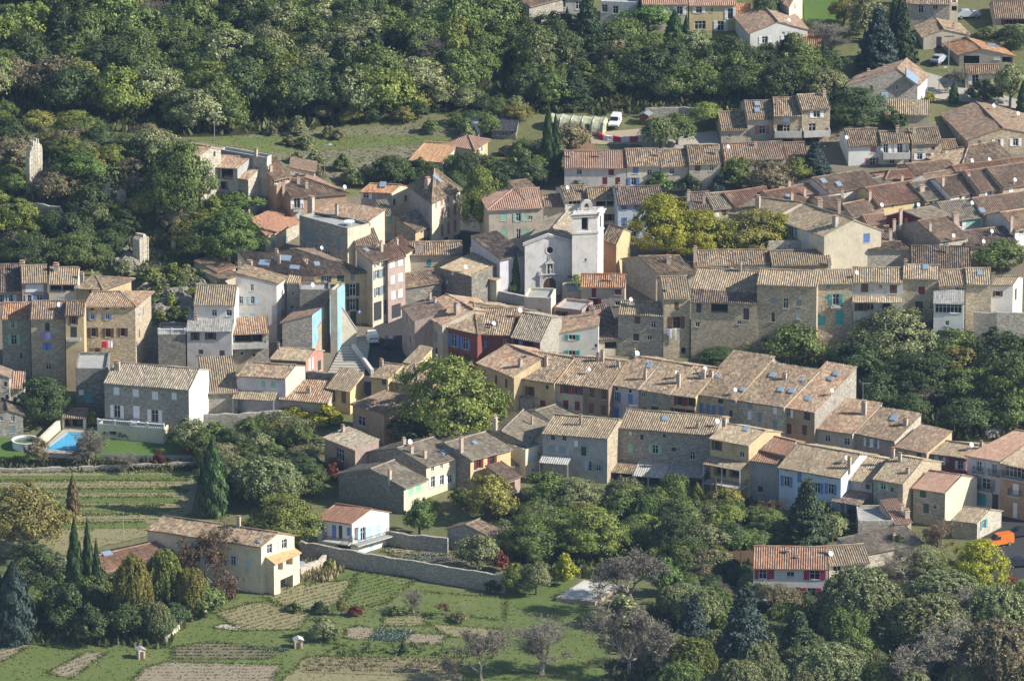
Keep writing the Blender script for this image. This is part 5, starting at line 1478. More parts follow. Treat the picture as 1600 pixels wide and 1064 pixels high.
T('third short cypress at the foot of the twin cypresses', 'cyp', 846, 278, 14, 52)
T('dark fir behind the church roofs', 'fir', 905, 296, 34, 42)
T('reddish grey round bush above the long roof row', 'dry', 888, 236, 60, 48)
T('grey green tree beside the patch with red and white barriers', 'grey', 1032, 232, 66, 54)
T('dark green tree behind the grey green one by the barriers', 'oak', 1058, 226, 50, 52)
T('round green tree in the yard by the lowest terrace house', 'mid', 1104, 200, 46, 44)
T('large blue grey fir in the upper right', 'spruce', 1372, 112, 76, 104)
T('second tall fir behind the large blue grey fir', 'fir', 1408, 100, 54, 112)
T('slim dark cypress in front of the firs', 'cyp', 1397, 70, 14, 84)
T('short dark cypress right of the large fir', 'cyp', 1410, 106, 12, 40)
T('dark cypress beside the shed row at the top right', 'cyp', 1287, 96, 16, 28)
T('dark round oak between terrace houses and stone barn', 'dark', 1338, 196, 92, 66, 'big')
T('dark bush at the foot of the stone barn', 'dark', 1400, 200, 46, 30, 'bush')
T('round blue spruce in front of the brown pale gabled roof', 'spruce', 1273, 272, 58, 54)
T('dry olive tree behind the grey roofed long house', 'dry', 1202, 300, 70, 52)
T('dark green tree left of the dry olive tree', 'oak', 1150, 296, 56, 56)
T('bluish bush above the striped small roofs', 'spruce', 1122, 302, 40, 32, 'bush')
T('green bush behind the blue house roof', 'bright', 1030, 300, 56, 34, 'bush')
T('dark bush right of the green bush behind the blue house', 'dark', 1078, 302, 46, 34, 'bush')
T('green round tree beside the blue spruce', 'mid', 1246, 282, 40, 40)
T('bright green umbrella pine at the top edge', 'pine', 1012, 62, 76, 60)
T('dark cedar like fir left of the umbrella pine', 'fir', 918, 84, 62, 104)
T('slim cypress left of the dark cedar', 'cyp', 886, 74, 13, 62)
T('wide dark cypress below the umbrella pine', 'cyp', 1054, 82, 30, 66)
T('narrow cypress right of the wide dark cypress', 'cyp', 1072, 82, 14, 58)
T('small yellow green tree by the grey house at the top', 'yellowish', 845, 48, 40, 46)
T('green tree right of the yellow annex', 'dark', 1198, 44, 50, 56)
T('bare grey tree on the lawn at the top', 'twig', 1295, 82, 62, 50)
T('yellow green tree behind the bare grey tree', 'yellowish', 1318, 42, 42, 46)
T('olive tree behind the large fir', 'olive', 1352, 62, 62, 72)
T('dark broad tree below the white gabled house', 'fir', 1225, 122, 52, 62)
T('yellow tipped bush by the white gabled house', 'yellowish', 1204, 140, 48, 40)
T('grey green broad tree in front of the stone barn', 'olive', 1290, 152, 60, 46)
T('golden bush by the white wall of the stone barn', 'lime', 1452, 160, 24, 18, 'bush')
T('bare tree beside the cottage with white shutters', 'twig', 1496, 148, 44, 48)
T('dark leafless bush in front of the cottage', 'dark', 1538, 158, 52, 38)
T('tall olive green tree right of the cottage', 'olive', 1578, 168, 46, 72)
T('dark cypress at the right edge above the stone farmhouse', 'cyp', 1598, 182, 18, 56)
T('row tree above the orange roofed house', 'dark', 1584, 78, 50, 40)
T('greyish olive tree by the corner house at top right', 'olive', 1548, 60, 40, 22)
T('second greyish olive tree by the corner house at top right', 'olive', 1590, 58, 40, 22)
T('small cypress in the drive below the orange roofed house', 'cyp', 1490, 162, 14, 34)
# left hill and houses
T('bright umbrella shaped pine beside the tall ruin', 'pine', 134, 292, 86, 66)
T('big bright green tree at the foot of the terracotta roof', 'bright', 356, 410, 96, 92, 'big')
T('yellow green bush under the ivy grown house', 'bright', 372, 332, 70, 40)
T('tall dark tree on the rocky hill left of the loggia house', 'oak', 282, 350, 96, 140, 'big')
T('grey green tree left of the long barn', 'olive', 242, 262, 70, 66)
T('dark cedar above the rocks', 'dark', 140, 345, 62, 62)
T('big dark tree behind the left houses', 'oak', 122, 418, 80, 64, 'big')
T('second big dark tree behind the left houses', 'dark', 46, 420, 88, 60, 'big')
T('bright yellow bush among the rocks by the long wall', 'lime', 62, 360, 26, 26, 'bush')
T('reddish bush beside the tall ruin', 'dry', 98, 240, 44, 40)
T('olive brown tree above the long ruin wall', 'dry', 86, 320, 62, 56)
T('dark round tree by the pool house', 'dark', 66, 662, 78, 80, 'big')
T('slim cypress against the stone villa', 'cyp', 278, 668, 16, 58)
T('tall dark cypress at the edge of the terraced field', 'cyp', 333, 806, 40, 124)
T('browned cypress beside the golden tree', 'cypb', 114, 812, 18, 72)
T('golden leaved tree at the left edge', 'gold', 40, 868, 128, 120, 'big')
T('dark umbrella pine under the golden tree', 'dark', 62, 910, 78, 74, 'pine')
T('wide grey green conifer at the lower left edge', 'spruce', 22, 1004, 62, 130, 'cyp')
T('tall dark cypress left of the hidden red roof', 'cyp', 118, 960, 26, 150)
T('second tall dark cypress left of the hidden red roof', 'cyp', 152, 960, 16, 118)
T('thin dark cypress at the lower left edge', 'cyp', 3, 1000, 12, 104)
T('third tall cypress in front of the hidden red roof', 'cyp', 138, 940, 18, 130)
T('weeping yellow green tree in front of the hidden red roof', 'yellowish', 208, 985, 66, 128, 'wil')
T('weeping green tree with pale stems', 'mid', 256, 960, 72, 110, 'wil')
T('yellowing weeping tree by the white gate posts', 'yellowish', 300, 968, 56, 88, 'wil')
T('low weeping tree at the end of the gate post wall', 'olive', 246, 1000, 56, 66, 'wil')
T('brown nearly leafless tree before the long farmhouse', 'rust', 320, 930, 98, 130)
T('purple brown bare tree among the cypresses', 'twig', 152, 960, 40, 60)
T('dark olive tree between cypress and weeping trees', 'dark', 108, 985, 66, 80)
T('broad green plane behind the white villa', 'mid', 442, 862, 112, 100, 'big')
T('large grey green willow above the farmhouse', 'grey', 420, 790, 116, 84)
T('second grey green willow above the farmhouse', 'grey', 366, 770, 76, 62)
T('dark green shrub by the low stone house', 'oak', 492, 776, 40, 48)
T('small wine red tree in front of the lower cubic house', 'wine', 522, 752, 30, 42)
T('bright vine covered pergola top right part', 'lime', 508, 662, 66, 34, 'bush', name='vine_pergola', cat='vine')
T('bright vine covered pergola top left part', 'lime', 460, 650, 62, 22, 'bush', name='vine_pergola', cat='vine')
T('green yellow shrub left of the vine pergola', 'yellowish', 434, 690, 46, 40)
T('grey leaved bush at the lawn right of the villa', 'olive', 300, 700, 64, 52)
T('red brown bush at the lawn corner', 'wine', 298, 716, 34, 30, 'bush')
T('bare fruit tree below the pool', 'twig', 140, 728, 54, 56)
T('brown olive tree at the pool edge', 'dry', 58, 724, 36, 44)
T('olive bush between pool and villa lawn', 'olive', 142, 712, 42, 44)
T('bare vine tree on the bank below the villa', 'twig', 195, 736, 40, 30)
T('reddish bare shrub by the lawn fence', 'wine', 248, 728, 24, 28, 'bush')
T('dark clipped ball shrub on the villa lawn', 'cyp', 193, 686, 22, 18, 'bush', name='shrub', cat='shrub')
T('dark clipped ball shrub nearest the villa steps', 'cyp', 218, 687, 18, 17, 'bush', name='shrub', cat='shrub')
T('low clipped shrub left of the ball shrubs', 'cyp', 165, 684, 22, 14, 'bush', name='shrub', cat='shrub')
T('yellow climber on the roof end of the pool house', 'lime', 146, 668, 22, 28, 'bush', name='climber', cat='climber')
# garden cluster in the centre
T('olive green tree before the rusty lean-to', 'yellowish', 766, 812, 72, 76)
T('light green tree against the low green shuttered house', 'bright', 655, 836, 44, 64)
T('grey green garden tree in front of the little barn', 'olive', 746, 892, 58, 62)
T('red leaved bush beside the grey green garden tree', 'wine', 782, 892, 30, 36, 'bush')
T('wide dark garden tree right of the little barn', 'oak', 830, 868, 84, 72, 'big')
T('broad leafy green tree in the middle of the gardens', 'mid', 922, 870, 96, 86, 'big')
T('grey tree below the stained white house', 'olive', 975, 800, 50, 60)
T('olive tree below the stained white house', 'olive', 900, 800, 76, 60, 'big')
T('dark tree in front of the stained white house', 'oak', 858, 790, 70, 58)
T('bright lime bamboo clump in the gardens', 'bright', 1008, 824, 50, 54, 'wil')
T('dark garden tree below the long stone house', 'dark', 1062, 870, 84, 76, 'big')
T('olive garden tree right of the bamboo', 'oak', 1066, 828, 64, 56)
T('green tree rising before the dark lean-to', 'oak', 1054, 796, 46, 60)
T('yellow cone shaped cypress under the ochre house', 'yellowish', 1089, 802, 24, 50, 'cyp')
T('thin browned cypress under the ochre house', 'cypb', 1117, 806, 10, 62)
T('small green tree below the covered balcony', 'mid', 1138, 830, 44, 46)
T('light green bushy tree by the brown fence', 'bright', 1152, 862, 46, 42)
T('orange brown shrub on the vine trellis below the blue shutters', 'rust', 1206, 806, 46, 34)
T('brown orange round tree in front of the brown fence', 'dry', 1112, 900, 56, 46)
T('round yellow green shrub above the covered pool', 'lime', 884, 910, 56, 50, 'bush')
T('feathery green shrub at the left of the covered pool', 'olive', 838, 930, 46, 56)
T('green shrub left of the feathery shrub', 'mid', 806, 926, 40, 52)
T('tall dark fir below the blue shuttered house', 'fir', 1260, 850, 82, 108)
T('olive shrub right of the tall dark fir', 'olive', 1300, 846, 40, 46)
T('leafy climber over the porch of the grey house', 'bright', 1332, 800, 52, 20, 'bush', name='climber', cat='climber')
T('large bare grey tree by the covered pool', 'twig', 985, 955, 140, 112)
T('bare grey tree at the bottom edge in the middle', 'twig', 985, 1062, 150, 140)
T('bare dark tree left of the bottom middle tree', 'twig', 848, 1054, 92, 96)
T('pale bare tree at the end of the vine rows', 'twig', 752, 1066, 110, 100)
T('green ivy clad tree behind the large bare grey tree', 'bright', 1042, 930, 46, 66)
T('dusty olive bush under the large bare grey tree', 'olive', 975, 980, 90, 60, 'bush')
T('olive bush at the bottom middle', 'olive', 1050, 1064, 110, 50, 'bush')
T('dark bluish conifer at the bottom right of the bare trees', 'spruce', 1084, 1020, 66, 96)
T('big blue grey conifer in the lower right', 'spruce', 1162, 1058, 124, 150)
T('dark conifer right of the big blue grey conifer', 'fir', 1246, 1040, 88, 92)
T('yellow grey shrub above the big blue grey conifer', 'dry', 1216, 958, 52, 50)
T('bushes of bare twigs behind the blue grey conifer', 'twig', 1120, 950, 52, 40)
T('wide pale willow right of the crimson shuttered house', 'grey', 1345, 1000, 150, 126)
T('second wide willow behind the bright autumn tree', 'grey', 1480, 952, 130, 66)
T('greyish willow at the lower right edge', 'grey', 1560, 1016, 130, 112, 'wil')
T('olive willow in front of the wide pale willow', 'olive', 1450, 1030, 150, 110, 'wil')
T('grey brown leafless tree at the bottom right', 'twig', 1450, 1075, 190, 120)
T('dusty brownish tree in the bottom right corner', 'dry', 1560, 1078, 150, 120, 'wil')
T('pale olive bush at the bottom edge of the lower right', 'grey', 1290, 1082, 130, 86)
T('bright green young tree between the willows', 'mid', 1412, 1006, 52, 56, 'wil')
T('green tree with a pointed top in the lower right', 'oak', 1330, 1050, 70, 76)
T('dark fir standing under the willows', 'fir', 1378, 1040, 66, 66)
T('bright yellow green tree beside the orange van', 'lime', 1526, 926, 86, 92, 'big')
T('purple brown bare tree in front of the old grey roof', 'rust', 1466, 872, 50, 64)
T('dark shrub in front of the old grey roof', 'dark', 1398, 872, 36, 44)
T('bare shrub mixed with yellow leaves in the lower right', 'twig', 1412, 910, 84, 66)
T('green bush between willow and bright tree', 'olive', 1448, 900, 56, 50)
T('small red leaved tree at the right edge lawn', 'wine', 1578, 922, 24, 26)
# slope under the cliff row
for lab, k, x, y, w, h in (('olive green oak below the glazed veranda', 'olive', 1402, 570, 132, 96), ('yellow green tree below the tiled awning', 'yellowish', 1368, 540, 90, 68),
        ('tree against the cliff under the long stone house', 'oak', 1236, 572, 82, 72), ('thin grey tree in front of the creeper covered house', 'olive', 1546, 530, 46, 80),
        ('dark bushy tree on the slope at the right edge', 'dark', 1562, 600, 96, 92), ('large leafy tree on the slope above the red house', 'oak', 1588, 650, 90, 96),
        ('dark pointed tree above the low mottled roof', 'dark', 1512, 682, 80, 66), ('shaded tree under the olive green oak', 'dark', 1450, 620, 120, 80),
        ('yellow tinged tree in the middle of the right slope', 'yellowish', 1500, 600, 90, 66), ('dark tree at the head of the shaded slope', 'dark', 1340, 590, 80, 60),
        ('bare grey shrub on the shaded slope', 'twig', 1450, 642, 50, 44), ('dark green tree at the top right of the cliff row', 'oak', 1562, 424, 80, 52),
        ('shaded tree right of the broad dappled roof', 'dark', 1372, 640, 60, 66), ('dark bush behind the broad dappled roof', 'dark', 1322, 570, 46, 26),
        ('dark bush by the foot of the cliff', 'dark', 1128, 562, 60, 26), ('climbing fig on the church terrace', 'mid', 901, 466, 30, 40), ('slim dark cypress by the side chapel', 'cyp', 806, 462, 12, 66),
        ('round clipped tree beside the chapel cypress', 'dark', 797, 462, 22, 24), ('grey shrub at the foot of the cliff houses', 'olive', 1168, 556, 44, 34)):
    T(lab, k, x, y, w, h, 'big' if w > 100 else None)

# ---------------------------------------------------------------- scattered woods: poly in image points
def inside(poly, x, y):
    c = False
    j = len(poly) - 1
    for i in range(len(poly)):
        (xi, yi), (xj, yj) = poly[i], poly[j]
        if (yi > y) != (yj > y) and x < (xj - xi) * (y - yi) / (yj - yi) + xi:
            c = not c
        j = i
    return c
def wood(poly, step, wr, hr, kinds, labels, group, seed, form=None, avoid=()):
    rg = random.Random(seed)
    xs = [q[0] for q in poly]; ys = [q[1] for q in poly]
    y = min(ys); row = 0
    n = 0
    while y <= max(ys):
        x = min(xs) + (step[0] / 2 if row % 2 else 0)
        while x <= max(xs):
            px = x + rg.uniform(-.35, .35) * step[0]; py = y + rg.uniform(-.4, .4) * step[1]
            if inside(poly, px, py) and not any(inside(a, px, py) for a in avoid):
                k = rg.choices([q[0] for q in kinds], [q[1] for q in kinds])[0]
                w = rg.uniform(*wr); h = w * rg.uniform(*hr)
                if k in ('cyp',): w *= .35
                T(labels[k], k, px, py, w, h, form if k not in ('cyp', 'twig', 'rust', 'fir') else None, group)
                n += 1
            x += step[0]
        y += step[1]; row += 1
    return n
for lab, k, x, y, w, h, f in (('dark bramble bush at the left end of the garden strip', 'oak', 462, 956, 34, 20, 'bush'), ('dark bramble bush beside the yellow sapling', 'dark', 500, 958, 34, 22, 'bush'),
        ('small yellow sapling in the bramble strip', 'yellowish', 533, 962, 14, 28, None), ('reddish bramble bush on the garden strip', 'wine', 556, 962, 30, 20, 'bush'), ('bare grey fruit tree in the middle of the plots', 'olive', 506, 1000, 44, 42, None),
        ('dark shrub beside the bare grey fruit tree', 'dark', 520, 1004, 22, 30, 'bush'), ('small leafless tree on the grass strip below the wall', 'twig', 645, 958, 36, 38, None), ('orange red bush at the end of the grass strip', 'rust', 694, 966, 30, 28, None),
        ('dark bush at the foot of the long rough wall', 'oak', 618, 962, 26, 18, 'bush'), ('green bush climbing the long rough wall', 'mid', 515, 888, 20, 18, 'bush'), ('dark round shrub below the straw plot', 'dark', 630, 1022, 18, 22, 'bush'),
        ('brown bush at the wall end by the dusty path', 'dry', 720, 972, 32, 20, 'bush'), ('ivy bush over the right end of the long wall', 'dark', 770, 925, 34, 22, 'bush'), ('green shrub by the villa garage', 'mid', 470, 868, 30, 26, 'bush')):
    T(lab, k, x, y, w, h, f)
F1 = {'grey': 'pale grey green willow in the dense wood on the hillside behind the village', 'oak': 'dark green oak in the dense wood on the hillside behind the village', 'dark': 'very dark evergreen in the dense wood on the hillside behind the village',
      'olive': 'grey green tree in the dense wood on the hillside behind the village', 'yellowish': 'yellowing tree in the dense wood on the hillside behind the village',
      'mid': 'fresh green tree in the dense wood on the hillside behind the village', 'dry': 'brownish tree in the dense wood on the hillside behind the village',
      'fir': 'pointed dark conifer in the dense wood on the hillside behind the village', 'twig': 'bare grey tree in the dense wood on the hillside behind the village', 'cyp': 'cypress in the dense wood on the hillside behind the village'}
n1 = wood([(-30, -10), (860, -10), (800, 60), (790, 150), (700, 165), (600, 185), (470, 200), (300, 212), (240, 200), (120, 185), (-30, 175)], (46, 24), (52, 88), (.85, 1.15),
     (('oak', 7), ('dark', 2), ('olive', 2.2), ('yellowish', .6), ('mid', 1.2), ('dry', .5), ('fir', .6), ('twig', .3)), F1, 'trees of the hillside wood', 5,
     avoid=[[(-40, 8), (84, 8), (90, 66), (-40, 76)]])
F2 = {k: v.replace('in the dense wood on the hillside behind the village', 'in the dark belt of trees between the polytunnel and the top houses') for k, v in F1.items()}
n2 = wood([(800, 60), (1100, 95), (1180, 105), (1300, 115), (1310, 170), (1120, 178), (1000, 160), (880, 168), (800, 160)], (36, 20), (44, 70), (.85, 1.1),
     (('oak', 4), ('dark', 5), ('olive', 1.5), ('dry', .6), ('fir', 1.2)), F2, 'trees of the upper belt', 6)
F3 = {k: v.replace('in the dense wood on the hillside behind the village', 'on the rocky hill with the ruins') for k, v in F1.items()}
n3 = wood([(-20, 190), (250, 225), (330, 300), (390, 340), (390, 405), (300, 425), (180, 420), (0, 415), (-20, 300)], (36, 22), (32, 60), (.7, 1.0),
     (('oak', 4), ('dark', 2), ('olive', 2), ('mid', 2), ('dry', 1.6), ('twig', .9), ('yellowish', 1)), F3, 'trees of the rocky hill', 8,
     avoid=[[(30, 205), (75, 205), (75, 292), (30, 292)], [(195, 350), (250, 350), (330, 440), (190, 440)], [(0, 315), (120, 315), (120, 352), (0, 352)], [(150, 280), (205, 280), (205, 330), (150, 330)]])
F4 = {k: v.replace('in the dense wood on the hillside behind the village', 'in the shrubby band along the field edge') for k, v in F1.items()}
n4 = wood([(480, 170), (800, 140), (850, 200), (780, 215), (620, 200), (500, 212)], (40, 18), (28, 46), (.7, 1.0),
     (('oak', 3), ('olive', 3), ('yellowish', 2), ('dry', 2), ('dark', 1)), F4, 'shrubby trees along the field', 9)
F15 = {k: v.replace('in the dense wood on the hillside behind the village', 'dotted over the rough field above the village') for k, v in F1.items()}
n15 = wood([(420, 208), (560, 200), (560, 225), (470, 240), (420, 235)], (34, 14), (22, 40), (.6, .9), (('olive', 3), ('dry', 3), ('oak', 2), ('yellowish', .6)), F15, 'bushes of the rough field', 21, 'bush')
n15 += wood([(440, 250), (540, 268), (620, 262), (660, 282), (560, 300), (480, 285)], (34, 15), (26, 44), (.6, .9), (('olive', 4), ('dry', 2), ('oak', 3)), F15, 'bushes of the rough field', 22, 'bush')
n15 += wood([(600, 200), (780, 205), (780, 222), (640, 216)], (30, 14), (22, 40), (.6, .9), (('olive', 4), ('dry', 2), ('oak', 3)), F15, 'bushes of the rough field', 23, 'bush')
F5 = {k: v.replace('in the dense wood on the hillside behind the village', 'behind the sand roofed house above the square') for k, v in F1.items()}
n5 = wood([(570, 292), (640, 270), (760, 262), (850, 262), (860, 295), (730, 310), (700, 300)], (36, 18), (36, 56), (.8, 1.1), (('oak', 3), ('dark', 4), ('olive', 1)), F5, 'trees behind the sand roofed house', 10)
F6 = {k: v.replace('in the dense wood on the hillside behind the village', 'on the shaded slope under the cliff row') for k, v in F1.items()}
n6 = wood([(1330, 560), (1420, 520), (1500, 545), (1620, 545), (1620, 670), (1500, 690), (1400, 660)], (54, 32), (46, 80), (.8, 1.0), (('oak', 3), ('dark', 4), ('olive', 2), ('yellowish', .8)), F6, 'trees of the shaded slope', 12)
F7 = {k: v.replace('in the dense wood on the hillside behind the village', 'in the gardens below the second row of houses') for k, v in F1.items()}
n7 = wood([(800, 800), (1150, 800), (1170, 880), (1080, 905), (960, 880), (800, 895)], (36, 22), (36, 58), (.8, 1.0), (('oak', 4), ('dark', 2), ('olive', 2), ('mid', 2), ('yellowish', .7)), F7, 'trees of the lower gardens', 13)
F8 = {k: v.replace('in the dense wood on the hillside behind the village', 'in the thicket at the lower right') for k, v in F1.items()}
n8 = wood([(1040, 960), (1270, 1000), (1380, 960), (1500, 940), (1640, 960), (1640, 1110), (1060, 1110)], (52, 30), (50, 96), (.7, .95), (('olive', 5), ('dry', .5), ('twig', .6), ('oak', 2), ('grey', 5), ('mid', 2)), F8, 'trees of the lower right thicket', 14, 'wil')
F9 = {k: v.replace('in the dense wood on the hillside behind the village', 'in the dark garden around the hidden red roof') for k, v in F1.items()}
n9 = wood([(20, 930), (120, 900), (240, 950), (330, 960), (250, 1010), (60, 1000)], (34, 20), (40, 66), (.9, 1.2), (('oak', 3), ('dark', 4), ('olive', 1)), F9, 'trees around the hidden red roof', 15)
F10 = {k: v.replace('in the dense wood on the hillside behind the village', 'in the overgrown garden between farmhouse and cubic houses') for k, v in F1.items()}
n10 = wood([(310, 720), (400, 665), (500, 690), (500, 770), (420, 800), (320, 790)], (30, 20), (34, 54), (.75, 1.05), (('oak', 3), ('dark', 2), ('olive', 3), ('dry', 1)), F10, 'trees of the overgrown garden', 16)
F11 = {k: v.replace('in the dense wood on the hillside behind the village', 'around the crimson shuttered house') for k, v in F1.items()}
n11 = wood([(1060, 890), (1170, 880), (1176, 930), (1290, 935), (1300, 960), (1060, 965)], (34, 18), (30, 52), (.7, 1.0), (('oak', 3), ('dark', 3), ('olive', 2), ('dry', 1)), F11, 'trees around the crimson shuttered house', 17)
F12 = {k: v.replace('in the dense wood on the hillside behind the village', 'between the blue shuttered house and the old grey roof') for k, v in F1.items()}
n12 = wood([(1160, 800), (1330, 812), (1325, 850), (1170, 862)], (32, 18), (30, 48), (.7, 1.0), (('dark', 4), ('oak', 3)), F12, 'trees below the blue shuttered house', 18)
F13 = {k: v.replace('in the dense wood on the hillside behind the village', 'among the bare rocks above the stone stairs') for k, v in F1.items()}
n13 = wood([(190, 425), (330, 432), (345, 470), (305, 512), (236, 508), (225, 470)], (24, 15), (28, 46), (.6, .9), (('oak', 3), ('olive', 2), ('mid', 1)), F13, 'bushes among the rocks', 19, 'bush')
F14 = {k: v.replace('in the dense wood on the hillside behind the village', 'around the small barn and the yellow houses') for k, v in F1.items()}
n14 = wood([(660, 790), (735, 775), (800, 780), (800, 900), (700, 850)], (34, 20), (26, 44), (.75, 1.0), (('oak', 3), ('mid', 2), ('olive', 2)), F14, 'trees around the small barn', 20, None, [[(690, 815), (785, 800), (785, 870), (690, 862)]])
print('wood trees', n1, n2, n3, n4, n5, n6, n7, n8, n9, n10, 'total', tcount[0])
# ---------------------------------------------------------------- terrain
def struct(o, kind='structure'):
    o['kind'] = kind
    return o
def axis(a, b, c0, c1, fine):
    out = [a]
    x = a
    while x < b:
        if c0 <= x <= c1: x += fine
        else:
            dd = min(abs(x - c0), abs(x - c1))
            x += max(fine, min(80, dd * .18 + fine))
        out.append(min(x, b))
    return np.array(out)
X = axis(-900, 900, -125, 125, 1.5); Y = axis(-420, 1400, -175, 250, 1.5)
V = np.array([(x, y, TZ(x, y)) for y in Y for x in X])
nx, ny = len(X), len(Y)
I = np.arange(nx * ny).reshape(ny, nx)
Q = np.stack([I[:-1, :-1], I[:-1, 1:], I[1:, 1:], I[1:, :-1]], -1).reshape(-1, 4)
me = bpy.data.meshes.new('terrain')
me.from_pydata(V.tolist(), [], Q.tolist())
me.polygons.foreach_set('use_smooth', [True] * len(Q))
GRASS = groundmat('meadow_ground', [(.075, .10, .035), (.13, .145, .058), (.19, .18, .09), (.24, .215, .13)], .06, .9)
struct(obj('ground', me, None, GRASS))

def patch(name, poly, mat, off=.05, cell=3.0, kind='structure'):
    pp = []
    rg = random.Random(str(poly[0]) + name)
    jit = {'vegetable_bed': 1.2, 'field_strip': 1.0, 'field_grass_strip': 3.5, 'field': 3, 'lower_garden': 3, 'lawn_pool': 2, 'bare_patch': 2, 'bank_earth': 2, 'garden_floor': 4, 'terraced_field': 1.5}.get(name, 0)
    for i, a in enumerate(poly):
        b = poly[(i + 1) % len(poly)]
        n_ = max(1, int(math.hypot(b[0] - a[0], (b[1] - a[1]) * 2.5) / 9)) if jit else 1
        for k_ in range(n_):
            f_ = k_ / n_
            pp.append((a[0] + (b[0] - a[0]) * f_ + rg.uniform(-jit, jit), a[1] + (b[1] - a[1]) * f_ + rg.uniform(-jit, jit) * .5))
    pts = [ground(*q) for q in pp]
    bm = bmesh.new()
    vs = [bm.verts.new((p.x, p.y, 0)) for p in pts]
    f = bm.faces.new(vs)
    bmesh.ops.triangulate(bm, faces=[f])
    x0, x1 = min(p.x for p in pts), max(p.x for p in pts); y0, y1 = min(p.y for p in pts), max(p.y for p in pts)
    for ax, a, b in ((0, x0, x1), (1, y0, y1)):
        v = a + cell
        while v < b:
            co = (v, 0, 0) if ax == 0 else (0, v, 0); no = (1, 0, 0) if ax == 0 else (0, 1, 0)
            bmesh.ops.bisect_plane(bm, geom=bm.verts[:] + bm.edges[:] + bm.faces[:], plane_co=co, plane_no=no)
            v += cell
    for v in bm.verts:
        v.co.z = TZ(v.co.x, v.co.y) + off
    bmesh.ops.recalc_face_normals(bm, faces=bm.faces)
    me = bpy.data.meshes.new(name)
    bm.to_mesh(me); bm.free()
    if sum(p.normal.z for p in me.polygons) < 0: me.flip_normals()
    for p in me.polygons: p.use_smooth = True
    return struct(obj(name, me, None, mat), kind)

ASPH = groundmat('asphalt_surface', [(.05, .05, .052), (.07, .07, .07)], .4, 6, bmp=.1)
PAVE = groundmat('pale_paving', [(.40, .37, .31), (.46, .43, .36)], .3, 5, bmp=.15)
EARTH = groundmat('village_earth', [(.16, .14, .10), (.22, .19, .14), (.10, .11, .05)], .25, 2.5)
LAWN = groundmat('mown_lawn', [(.08, .145, .035), (.12, .18, .05)], .12, 1.5, bmp=.3)
GREEN2 = groundmat('green_strip', [(.07, .12, .03), (.12, .165, .048), (.155, .175, .065), (.23, .215, .115)], .15, 1.6)
TANG = groundmat('dry_grass', [(.22, .205, .105), (.27, .24, .135), (.17, .18, .08)], .15, 1.6)
SOIL = groundmat('tilled_soil', [(.27, .225, .16), (.34, .29, .21)], .3, 3, (1, 4, 1), .3)
SOILD = groundmat('dark_soil', [(.15, .125, .09), (.20, .17, .12), (.13, .13, .06)], .3, 3)
FIELD = groundmat('heath_field', [(.20, .175, .135), (.15, .165, .075), (.23, .21, .16), (.19, .20, .10)], .1, 1.6)
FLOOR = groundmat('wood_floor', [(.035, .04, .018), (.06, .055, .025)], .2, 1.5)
# woodland floor and village soil, then streets
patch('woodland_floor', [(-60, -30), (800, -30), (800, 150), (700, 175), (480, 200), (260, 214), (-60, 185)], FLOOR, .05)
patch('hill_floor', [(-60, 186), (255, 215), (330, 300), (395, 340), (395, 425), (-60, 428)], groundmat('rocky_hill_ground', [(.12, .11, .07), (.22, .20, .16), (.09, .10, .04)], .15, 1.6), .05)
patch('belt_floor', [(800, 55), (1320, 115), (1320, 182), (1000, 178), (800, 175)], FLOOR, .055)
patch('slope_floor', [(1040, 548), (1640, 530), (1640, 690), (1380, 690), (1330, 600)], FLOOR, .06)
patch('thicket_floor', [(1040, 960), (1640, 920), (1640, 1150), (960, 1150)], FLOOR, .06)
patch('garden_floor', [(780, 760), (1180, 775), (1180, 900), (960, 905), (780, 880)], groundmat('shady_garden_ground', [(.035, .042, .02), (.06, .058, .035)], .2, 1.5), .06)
patch('village_ground', [(300, 330), (760, 270), (1180, 260), (1320, 200), (1640, 180), (1640, 440), (1360, 470), (1000, 545), (740, 640), (560, 640), (340, 640), (220, 590), (-60, 600), (-60, 440), (300, 440)], EARTH, .045)
patch('street', [(560, 600), (588, 505), (615, 470), (652, 462), (648, 560), (640, 640), (590, 640)], ASPH, .1)
patch('square', [(690, 405), (790, 392), (824, 440), (830, 478), (735, 452)], PAVE, .1)
patch('alley', [(718, 415), (712, 340), (765, 330), (768, 408)], ASPH, .11)
patch('road', [(1528, 800), (1640, 775), (1640, 930), (1540, 905), (1520, 850)], ASPH, .1)
patch('yard', [(1130, 238), (1120, 205), (1060, 212), (1000, 225), (1010, 240)], PAVE, .1)
patch('bare_patch', [(918, 210), (1010, 202), (1050, 215), (1030, 228), (925, 226)], groundmat('bare_sand', [(.36, .30, .21), (.42, .35, .25)], .2, 2), .1)
patch('bank_earth', [(790, 228), (860, 212), (930, 226), (930, 240), (800, 245)], groundmat('red_earth', [(.20, .12, .075), (.26, .17, .11), (.12, .12, .05)], .2, 2), .11)
patch('lane', [(-40, 34), (30, 14), (40, 18), (-40, 50)], PAVE, .12)
patch('upper_meadow', [(-40, 42), (70, 24), (76, 45), (-40, 60)], LAWN, .1)
patch('upper_lawn', [(1252, -20), (1316, -20), (1316, 42), (1258, 40)], LAWN, .1)
patch('field', [(280, 224), (480, 206), (660, 196), (770, 210), (760, 240), (640, 265), (540, 285), (380, 262)], FIELD, .06)
patch('field_grass_strip', [(290, 218), (470, 212), (700, 212), (760, 222), (640, 228), (420, 240)], GREEN2, .1)
patch('road_top', [(1440, 112), (1600, 160), (1600, 172), (1420, 150)], PAVE, .1)
